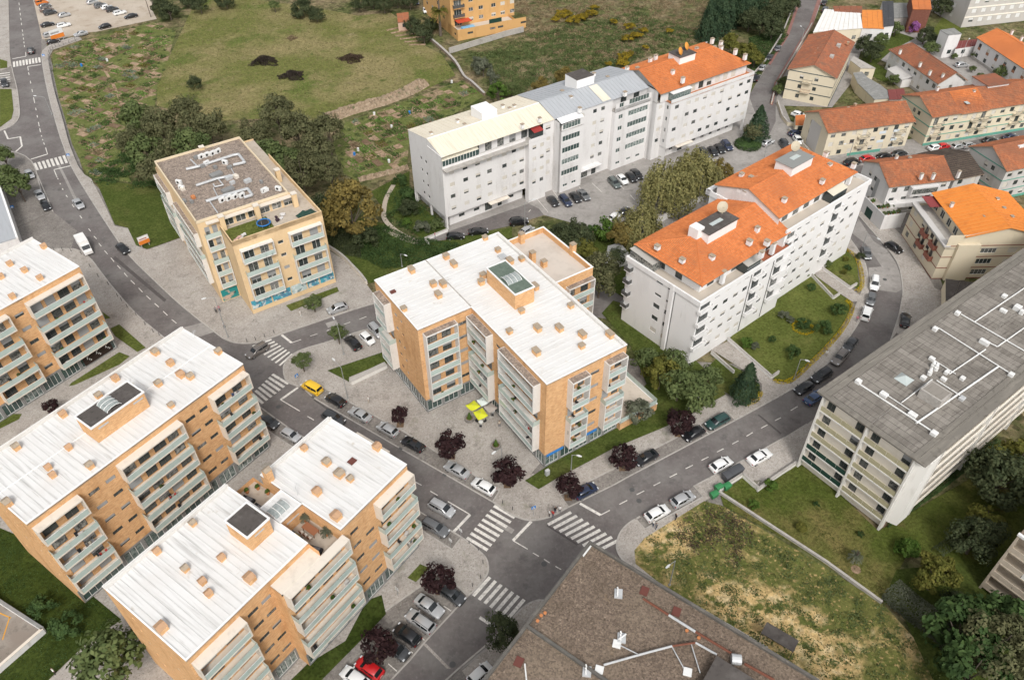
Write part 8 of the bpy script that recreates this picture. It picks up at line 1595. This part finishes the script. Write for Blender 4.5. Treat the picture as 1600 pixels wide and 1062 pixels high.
# bollards
bm_ = MB().cyl((0,0,0),(0,0,.75),.055,.05,8).cyl((0,0,.75),(0,0,.85),.07,.05,8).mesh('bollard', M_wfr)
def bollards(pts, label, group):
    for i, (u, v) in enumerate(pts): p = G(u, v); tag(link('bollard', bm_, None, (p.x,p.y,.12)), '%s %s, %s in its row' % (label.split()[0], label[len(label.split()[0])+1:], ORD[i]), 'bollard', group)
bollards([r5(x,y) for x, y in ((255,112),(295,114),(335,118),(383,132),(425,192),(462,237),(510,275),(553,330),(572,350),(598,380),(640,418),(682,462),(720,497),(748,512))],'dark metal bollard along the kerb below the left brick blocks','bollards of the main street')
bollards([zA(x,y) for x, y in ((30,262),(95,250),(165,228),(235,200))],'dark metal bollard at the rounded kerb of the ochre block plaza','bollards of the ochre plaza')
bollards([zC(x,y) for x, y in ((375,280),(432,322),(462,402),(447,498),(395,548))],'dark metal bollard on the rounded corner by the nearest brick block','bollards of the near corner'); bollards([zC(x,y) for x, y in ((585,28),(647,68))],'dark metal bollard at the plaza corner beside the zebra crossing','bollards of the plaza corner')
# signs
M_sblue = mat('sign_blue', (.03,.20,.55), .4); M_swhite = mat('sign_white', (.72,.72,.71), .4)
def sign(u, v, rz, label):
    p = G(u, v, 2.2); t = thing('crossing_sign', label, 'sign', (p.x,p.y,.12), rz, 'pedestrian crossing signs'); MB().cyl((0,0,0),(0,0,2.3),.03,.03,6).build('post', M_pole, t); MB().box(-.35,.35,-.05,-.02,1.65,2.35).build('plate', M_sblue, t); MB().add([(-.27,-.056,1.72),(.27,-.056,1.72),(0,-.056,2.28)],[(0,1,2)]).build('triangle', M_swhite, t)
    mb = MB(); mb.add([(-.03,-.062,1.98),(.04,-.062,1.98),(.05,-.062,1.86),(.12,-.062,1.75),(.07,-.062,1.75),(0,-.062,1.86),(-.07,-.062,1.75),(-.12,-.062,1.75),(-.04,-.062,1.88)],[(0,1,2,5,8),(2,3,4,5),(8,5,6,7)]); mb.add([(-.03,-.062,2.0),(.03,-.062,2.0),(.03,-.062,2.07),(-.03,-.062,2.07)],[(0,1,2,3)]); mb.build('walking_figure', M_plas, t)
for (u, v), rz, l in ((zA(400,512),.9,'blue crossing sign on the corner with the small green tree'),(zB(1128,830),.4,'blue crossing sign on the plaza corner beside the people'),(r1(203,258),.2,'blue crossing sign at the far zebra crossing'),(r1(318,725),.2,'blue crossing sign at the zebra beside the gardens'),(r1(55,968),.6,'blue sign beside the left street trees')): sign(u, v, rz, l)
for (u, v), l in ((zC(320,200),'grey back of a sign beside the dark grey estate'),(zC(255,262),'round grey back of a sign at the empty bay'),(r10(660,640),'white board sign in front of the nearest brick block')):
    p = G(u, v, 1.6); t = thing('street_sign', l, 'sign', (p.x,p.y,.12), 2.4); MB().cyl((0,0,0),(0,0,2.1),.03,.03,6).build('post', M_pole, t); MB().box(-.3,.3,-.05,-.02,1.4,2.1).build('plate', M_swhite, t)
# billboards
def billboard(px, z0, z1, label, parts):
    a, b = G(*px[0], z0), G(*px[1], z0); L = (b-a).length; t = thing('billboard', label, 'billboard', (a.x,a.y,0), math.atan2(b.y-a.y,b.x-a.x)); MB().box(0,L,0,.15,z0,z1).build('board', M_conc, t)
    for n_, x0, x1, y0, y1, m_ in parts: MB().box(L*x0,L*x1,-.03,-.004,z0+(z1-z0)*y0,z0+(z1-z0)*y1).build(n_, m_, t)
    for x in (.15,.85): MB().box(L*x-.1,L*x+.1,.15,.35,0,z1-.2).build('post', M_pole, t)
M_bor = mat('billboard_orange', (.66,.20,.03), .6); M_bwh = mat('billboard_white', (.70,.70,.69), .6)
billboard([r1(241,190),r1(305,170)],1.2,4.2,'orange and white billboard at the dirt car park',(('white_panel',.02,.98,.45,.98,M_bwh),('orange_panel',.02,.98,.02,.44,M_bor),('grey_print',.1,.7,.55,.72,M_greyw)))
billboard([r5(655,90),r5(705,70)],1.0,3.0,'small orange and white billboard on the lawn',(('white_panel',.02,.98,.5,.98,M_bwh),('orange_panel',.02,.98,.02,.49,M_bor),('red_print',.1,.8,.60,.72,mat('print_red', (.45,.05,.04), .6))))
# low walls, fences
def wall(name, px, w_, h, m, label, z=0.0, cat='wall', coping=None):
    P = pxpoly(px); o = P[0]; t = thing(name, label, cat, (o.x,o.y,z)); Q_ = [(p[0]-o[0],p[1]-o[1]) for p in P]
    for a, b in zip(Q_, Q_[1:]): mb = MB(); strip(mb, [a,b], w_, 0, h); mb.build('wall_section', m, t); mc = MB(); strip(mc, [a,b], w_+.08, h, h+.07); mc.build('coping', coping or M_conc, t)
    return t
wall('low_wall', [zA(812,580),zA(1080,452)], .9, .85, M_frame, 'pale concrete bench wall below the small lawn', .12); wall('low_wall', [zD(690,895),zD(940,1058),(1290,880),(1376.7,943)], .3, .6, M_conc, 'long concrete wall between the weedy lot and the slab lawn')
wall('low_wall', [zD(690,885),zD(845,785),zD(945,872)], .3, .8, M_finw, 'white low wall behind the waste containers', .1); wall('low_wall', [zD(945,885),zD(1060,800),zD(1225,690)], .3, .7, M_finw, 'white low wall from the slab corner to the hedge', .1)
wall('low_wall', [(1136.6,532),(1165,557),(1205,592),(1216,584)], .25, .7, M_white, 'white low wall along the entrance path, garden side', .1); wall('low_wall', [(1110.7,553),(1146,584)], .25, .7, M_white, 'white low wall along the entrance path, tree side', .1); wall('low_wall', [zE(300,350),zE(355,430),zE(540,562),zE(585,535)], .25, .6, M_white, 'white low wall of the upper steps, lawn side', .1); wall('low_wall', [zE(215,395),zE(290,480),zE(430,628),zE(472,600)], .25, .6, M_white, 'white low wall of the upper steps, lower side', .1)
wall('low_wall', [(663.6,376),(699.7,361.5)], .3, .7, M_white, 'white low wall of the park garden at the lot'); wall('low_wall', [(664,377),(671,384)], .3, .6, M_white, 'short white wall end at the lot corner'); wall('retaining_wall', smooth_px([(512,388),(528,398),(540.4,407.9),(552,420),(563.7,432.3),(573.3,445)],3), .35, .9, M_cream, 'curved retaining wall right of the ochre block', .1)
wall('garden_wall', smooth_px([(668,60),(690,78),(712,100),(725,122),(738,132),(757,150)],3), .6, .9, mat('dry_stone', (.24,.18,.135), .95, [((.32,.25,.19), 2, .48, .66), ((.13,.10,.075), 2.5, .52, .68)]), 'tumbledown dry stone wall beside the field'); wall('retaining_wall', [(702,84),(735,74),(768,64),(790,57),(818,50)], .35, 1.7, M_conc, 'grey concrete retaining wall below the orange block')
wall('yard_wall', [(1214,162),(1222,186),(1230,196),(1258,200)], .3, 1.0, M_crw, 'cream yard wall below the cream house'); wall('yard_wall', [(1232,205),(1262,238)], .3, .9, M_crw, 'cream yard wall beside the forecourt'); wall('roof_side_wall', [(962,384),(1098,312)], .25, 1.6, M_white, 'long low white wall behind the lower orange roof'); wall('roadside_wall', [(1168,128),(1195,98),(1222,55),(1240,10)], .3, .8, M_conc, 'concrete wall on the bank of the curving road')
wall('kerb_wall', [(1205,163),(1212,135),(1238,92),(1268,40)], .25, .8, M_crw, 'cream boundary wall of the curving road')
def fence(px, h, step, label):
    P = pxpoly(smooth_px(px,3)); o = P[0]; t = thing('fence', label, 'fence', (o.x,o.y,.1)); Q_ = [Vector((p[0]-o[0],p[1]-o[1],0)) for p in P]
    for a, b in zip(Q_, Q_[1:]):
        MB().cyl(a, a+Vector((0,0,h)), .05, .05, 6).build('post', M_wfr, t); mb = MB()
        for z in (.15,.5,h-.08): mb.cyl(a+Vector((0,0,z)), b+Vector((0,0,z)), .03, .03, 4)
        mb.build('rail', M_wfr, t)
fence([(128,61),(100,71),(83,77),(77,90),(80,113),(88,150),(100,190),(110,227),(123,260),(132,272)], 1.1, 2, 'dark rail fence along the vegetable gardens')
# sunken car park corner, bottom left
wall('parapet_wall', [(-30,922),(0,941.5),(72,988)], .35, 1.1, M_wr, 'pale parapet of the car park corner, upper side', .1, coping=M_grey); wall('parapet_wall', [(72,988),(0,1051),(-40,1086)], .35, 1.1, M_wr, 'pale parapet of the car park corner, lower side', .1, coping=M_cream)
sheet('parking_deck', [(-60,905),(0,943),(70,988),(0,1049),(-60,1100)], .205, mat('stained_concrete', (.235,.20,.17), .9, [((.30,.27,.235), .4, .48, .68), ((.14,.12,.10), .8, .55, .72)]))
for a, b in (((0,958),(18,966)),((5,1000),(16,965)),((-5,975),(-2,962))):
    p, q = G(*a), G(*b); mb = MB(); strip(mb, [p.xy,q.xy], .15, .205, .215); struct(mb.build('orange_line', mat('orange_paint', (.62,.30,.03), .7)))
# waste containers
def container(u, v, col, w_, d, h, rz, label, grp):
    p = G(u, v, .6); t = thing('waste_container', label, 'waste container', (p.x,p.y,.12), rz, grp); MB().frus(0,0,.08,w_*.82,d*.8,w_,d,h*.75).build('body', col, t, bevel=.03)
    MB().loft([[(-w_/2-.03,d/2*math.cos(a)*1.04,h*.82+.20*math.sin(a)) for a in np.linspace(0,math.pi,7)],[(w_/2+.03,d/2*math.cos(a)*1.04,h*.82+.20*math.sin(a)) for a in np.linspace(0,math.pi,7)]]).build('lid', col, t, fixn=True); MB().cyl((-w_/2-.06,0,h*.72),(w_/2+.06,0,h*.72),.03,.03,6).build('lift_bar', M_pole, t)
    for x in (-.4,.4): MB().cyl((x*w_,-.25*d-.03,.08),(x*w_,-.25*d+.03,.08),.08,.08,8).build('wheel', M_tyre, t)
M_cdg = mat('container_grey', (.075,.078,.085), .5); M_cgr = mat('container_green', (.04,.20,.075), .5)
ra = GA(zD(700,820),zD(850,740))
for (u, v), l, c in ((zD(742,790),'dark grey waste container with blue label, nearest the green bins',M_cdg),(zD(782,765),'dark grey waste container in the middle of three',M_cdg),(zD(820,745),'dark grey waste container farthest from the green bins',M_cdg)):
    container(u, v, c, 1.22, 1.35, 1.65, ra, l, 'recycling containers')
for (u, v), l in ((zD(690,858),'green wheeled bin between the wall and the grey containers'),(zD(745,850),'green wheeled bin against the low wall'),(zD(660,905),'green wheeled bin nearest the weedy lot')): container(u, v, M_cgr, 1.2, .95, 1.15, ra, l, 'green bins')
p = G(*zA(1200,0)); 
# manholes and drains
for (u, v), l in ((zD(117,870),'round manhole cover in the right street, upper'),(zD(163,943),'round manhole cover in the right street, lower'),(zC(845,405),'round manhole cover in the crossroads'),(zE(775,495),'round manhole cover in the pale bend'),(zA(265,750),'round manhole cover in the main street'),(zC(270,1035),'round manhole cover in the near side street')):
    p = G(u, v); t = tag(MB().cyl((0,0,0),(0,0,.012),.42,.42,16).build('manhole_cover', M_wfr, None, (p.x,p.y,.018)), l, 'manhole cover')
for (u, v), l in ((zA(525,678),'drain grate beside the yellow van'),(zB(455,590),'drain grate beside the silver saloon'),(zB(125,390),'drain grate beside the black coupe'),(zA(270,860),'drain grate near the long brick block')):
    p = G(u, v); tag(MB().cbox(0,0,0,.7,.4,.012).build('drain_grate', M_wfr, None, (p.x,p.y,.02), GA((471,604),(624,700))), l, 'drain grate')
# shop signs of the central block, grey cabinet at its corner
for x0, x1 in ((.4,3.6),(8.0,10.4)): C.part('shop_sign', MB().box(x0,x1,-.14,-.02,2.55,3.0), M_sblue)
C.part('shop_sign', MB().box(0,3.4,-.14,-.02,2.55,3.0), M_sblue, (0,5.5,0), R_(-90)); 
p = G(855,742); tag(MB().cbox(0,0,0,.7,.5,1.2).build('utility_cabinet', M_galv, None, (p.x,p.y,.12), R_(33), bevel=.02), 'grey utility cabinet at the corner of the central block', 'cabinet')
# terrace things
def bput(b, name, mb, m, x, y, z, rz, label, cat, group=None):
    c, n = math.cos(b.yaw), math.sin(b.yaw); return tag(mb.build(name, m, None, (b.o.x+x*c-y*n, b.o.y+x*n+y*c, z), b.yaw+rz), label, cat, group)
def bthing(b, name, x, y, z, rz, label, cat, group=None): c, n = math.cos(b.yaw), math.sin(b.yaw); return thing(name, label, cat, (b.o.x+x*c-y*n, b.o.y+x*n+y*c, z), b.yaw+rz, group)
M_teak = mat('teak', (.26,.11,.055), .7)
t = bthing(L2, 'terrace_table', 20.0, 2.6, 16.36, 0, 'brown wooden table on the front roof terrace', 'table'); MB().cbox(0,0,.70,1.0,2.2,.05).build('table_top', M_teak, t)
for x in (-.4,.4):
    for y in (-.95,.95): MB().cbox(x,y,0,.07,.07,.7).build('leg', M_teak, t)
for i, (x, y) in enumerate(((19.1,1.9),(19.1,2.6),(19.1,3.3))):
    t = bthing(L2, 'terrace_chair', x, y, 16.36, 0, ['pale terrace chair at the near end of the table','pale terrace chair in the middle of the table','pale terrace chair at the far end of the table'][i], 'chair', 'terrace chairs'); MB().cbox(0,0,.40,.45,.45,.08).build('seat', M_cream, t); MB().box(-.24,-.19,-.22,.22,.48,.9).build('backrest', M_teak, t)
    for a in (-.18,.18):
        for c_ in (-.18,.18): MB().cbox(a,c_,0,.04,.04,.4).build('leg', M_teak, t)
for x, y, rz, l in ((18.3,3.6,0,'dark sofa with yellow cushions on the front roof terrace'),(18.4,.2,.3,'dark lounge chair on the front roof terrace'),(18.5,10.6,0,'dark sofa on the back roof terrace'),(18.6,12.8,.2,'brown sofa on the back roof terrace')):
    t = bthing(L2, 'sofa', x, y, 16.36, rz, l, 'sofa'); MB().box(-.4,.4,-.9,.9,0,.38).build('seat', M_plas, t); MB().box(-.5,-.4,-.9,.9,0,.8).build('backrest', M_plas, t); MB().box(-.3,.3,-.6,.3,.38,.46).build('cushion', cloth('yellow', (.55,.40,.05)) if 'yellow' in l else cloth('grey', CL['grey']), t)
for i, (b, x, y, z, k, l) in enumerate(((L2,20.8,.6,16.36,.8,'tall potted palm beside the terrace table'),(L2,20.7,4.4,16.36,.7,'potted plant in the corner of the front roof terrace'),(L2,20.8,11.5,16.36,.4,'potted plant on the back roof terrace, upper'),(L2,20.6,13.2,16.36,.4,'potted plant on the back roof terrace, lower'),(L2,19.4,13.9,16.36,.4,'potted plant at the wall of the back terrace'))):
    t = bthing(b, 'potted_plant', x, y, z, 0, l, 'potted plant', 'terrace plants'); MB().cyl((0,0,0),(0,0,.4),.2,.26,10).build('pot', MATS['terracotta'], t); cr = link('foliage', tree_proto('palm' if k > .6 else 'bright',1 if k > .6 else 0), t, (0,0,.4+k*.7)); cr.scale = (k,)*3
t = bthing(Y, 'trampoline', 11.0, -3.9, 16.45, 0, 'blue rimmed trampoline on the ochre block terrace', 'trampoline'); MB().cyl((0,0,.62),(0,0,.66),1.15,1.15,20).build('mat', M_plas, t)
mb = MB(); [mb.cyl((1.25*math.cos(6.283*i/20),1.25*math.sin(6.283*i/20),.66),(1.25*math.cos(6.283*(i+1)/20),1.25*math.sin(6.283*(i+1)/20),.66),.13,.13,6) for i in range(20)]; mb.build('rim_pad', mat('pad_blue', (.02,.16,.42), .6), t)
for i in range(6): MB().cyl((1.3*math.cos(i*1.047),1.3*math.sin(i*1.047),0),(1.3*math.cos(i*1.047),1.3*math.sin(i*1.047),1.9),.03,.03,5).build('pole', M_pole, t)
struct(bput(Y,'turf_mat', MB().box(0,8.2,0,5.6,0,.02), M_lawn, 4.2,-6.7,16.46,0,'green artificial turf on the ochre block terrace','turf'))
for x, y, c, l in ((6.0,-5.2,(.62,.60,.58),'white garden furniture heap on the turf terrace'),(15.0,-3.2,(.62,.05,.25),'pink toys on the ochre block terrace'),(14.2,-3.8,(.05,.03,.04),'dark bags on the ochre block terrace'),(5.2,-5.9,(.55,.35,.30),'pink and white laundry rack on the turf terrace')):
    t = bthing(Y, 'garden_clutter', x, y, 16.47, .3, l, 'clutter'); m_ = mat('clutter_%d' % int(c[0]*100), c, .8)
    for q in range(6): MB().cbox(0,0,0,.5,.35,.3).build('piece', m_, t, (random.uniform(-.8,.8),random.uniform(-.5,.5),random.uniform(0,.5)), random.uniform(0,3))
t = bthing(Y, 'dark_tarpaulin', 19.0, -5.2, 16.5, .2, 'crumpled dark tarpaulin on the ochre block terrace', 'tarpaulin'); g_ = random.Random(9); mb = MB(); mb.loft([[(x*.6-1.8,y*.5-1.0,.15+.5*g_.random()*(1-abs(x/3-1))) for y in range(5)] for x in range(7)], caps=False, closed=False); mb.build('sheet', M_dgreen, t)
# balcony things
def bclutter(b, F, spans, floors, n, grp, where):
    kinds = [('potted_plant','potted plant'),('laundry','laundry'),('chair','chair'),('box','box')]; used = {}
    for i in range(n):
        s0, s1 = b.rnd.choice(spans); k = b.rnd.choice(floors); s = b.rnd.uniform(s0+.5,s1-.5); p = at(F, s, -b.rnd.uniform(.45,.9)); kind = b.rnd.choice(('potted_plant','potted_plant','laundry','chair','crate')); z = zf(k)+.1
        lab = '%s on the %s, %s floor, %s balcony stack' % ({'potted_plant':'small potted plant','laundry':'laundry rack','chair':'small dark chair','crate':'pale storage box'}[kind], where, ORD[k-1], ORD[spans.index((s0,s1))])
        if lab in used: continue
        used[lab] = 1
        t = bthing(b, {'chair':'balcony_chair','crate':'storage_box','laundry':'laundry_rack'}.get(kind,kind), p[0], p[1], z, F[2]+b.rnd.uniform(-.3,.3), lab, {'potted_plant':'potted plant','laundry':'laundry','chair':'chair','crate':'box'}[kind], grp+' '+kind.replace('_',' '))
        if kind == 'potted_plant': link('pot', cached('bpot', lambda: MB().cyl((0,0,0),(0,0,.3),.13,.18,8).mesh('pot', MATS['terracotta'])), t); cr = link('foliage', tree_proto(b.rnd.choice(('bright','green')),0), t, (0,0,.5)); cr.scale = (.38,.38,.45)
        elif kind == 'laundry':
            link('rack', cached('rack', lambda: MB().box(-.6,.6,-.02,.02,.85,.88).box(-.6,-.57,-.3,.3,0,.88).box(.57,.6,-.3,.3,0,.88).mesh('rack', M_pole)), t)
            for q in range(3): c_ = b.rnd.choice(('white','red','blue','beige','grey')); link('cloth', boxmesh('cloth_'+c_, .3, .02, .6, cloth(c_, CL[c_])), t, (-.4+.4*q,0,.28))
        elif kind == 'chair':
            link('seat', boxmesh('cseat', .42,.42,.05,M_plas), t, (0,0,.4)); link('backrest', boxmesh('cback', .42,.04,.4,M_plas), t, (0,.2,.45))
            for q in ((-.17,-.17),(.17,-.17),(-.17,.17),(.17,.17)): link('leg', boxmesh('cleg', .035,.035,.4,M_pole), t, (*q,0))
        else: link('body', boxmesh('bbody', .6,.4,.5,M_ac,.02), t); link('lid', boxmesh('blid', .64,.44,.06,M_greyw), t, (0,0,.5))
bclutter(C, fS, ((3.9,7.2),(10.8,14.3)), (1,2,3,4,5), 7, 'central block front', 'central brick block street side'); bclutter(C, fW, ((.7,6.5),(10,19.4)), (1,2,3,4,5), 12, 'central block plaza', 'central brick block plaza side'); bclutter(C, fWS, ((.9,6.4),), (1,2,3,4,5), 4, 'central block wing', 'central brick block wing')
bclutter(L1, f1, ((.4,6.2),(12.2,21.7),(27.4,33.6)), (1,2,3,4,5), 18, 'long block', 'long brick block'); bclutter(L2, f2b, ((.4,9.7),(15.6,21.8)), (1,2,3,4,5), 14, 'nearest block', 'nearest brick block'); bclutter(L0, f0, ((29.7,39.4),(19.5,26.1)), (1,2,3,4,5), 10, 'left block', 'left edge brick block'); bclutter(Y, fy, ((1.0,7.1),(10.5,17.0)), (1,2,3,4), 5, 'ochre block', 'ochre block')
# plants crowding the corner annex terrace
for i in range(9):
    x, y = .7+1.15*(i % 4)+.2*(i//4), 1.2+2.6*(i//4); t = bthing(PT, 'potted_plant', x, y, 3.05, 0, 'leafy pot plant on the crowded annex terrace, %s of nine' % ORD[i], 'potted plant', 'pot plants of the corner annex'); link('pot', CACHE['bpot'] if 'bpot' in CACHE else None, t); cr = link('foliage', tree_proto(('green','hedge','bright')[i % 3],i % 3), t, (0,0,.6)); cr.scale = (.6,.6,.6)
# allotment bits
for i, (u, v) in enumerate(((168,96),(128,64+40),(560,236),(612,200),(640,178),(585,180),(706,130),(554,243),(608,254))):
    p = G(u, v); tag(MB().cyl((0,0,0),(0,0,.8),.32,.32,10).build('water_barrel', (M_ac,M_sblue,M_ac)[i % 3], None, (p.x,p.y,.05)), ['white','blue','white'][i % 3]+' water barrel standing in the %s allotments, %s one' % ('left' if u < 300 else 'right', ORD[i if u < 300 else i-2]), 'barrel', 'water barrels %s' % ('left' if u < 300 else 'right'))
p = G(1215,1002,1.2); t = thing('bus_shelter', 'dark roofed bus shelter between the gravel roof and the weedy lot', 'bus shelter', (p.x,p.y,.1), GA((1120,935),(1230,1000)))
MB().add([(-2.2,-.9,2.3),(2.2,-.9,2.3),(2.2,.9,2.5),(-2.2,.9,2.5),(-2.2,-.9,2.38),(2.2,-.9,2.38),(2.2,.9,2.58),(-2.2,.9,2.58)],[(3,2,1,0),(4,5,6,7),(0,1,5,4),(1,2,6,5),(2,3,7,6),(3,0,4,7)]).build('roof', M_bit, t); MB().box(-2.1,2.1,.78,.82,.3,2.3).build('back_panel', M_cglass, t); MB().box(-1.6,1.6,.35,.7,.45,.52).build('bench', M_teak, t)
for x in (-2.1,2.1):
    for y in (-.8,.8): MB().cyl((x,y,0),(x,y,2.4),.05,.05,6).build('post', M_wfr, t)
for i in range(6):
    a, b = (604+7*i,48+4.5*i), (640+5*i,40+6*i); mb = MB(); strip(mb, [G(*a).xy,G(*b).xy], 1.1, .0, .08); struct(mb.build('soil_bed', M_soil))
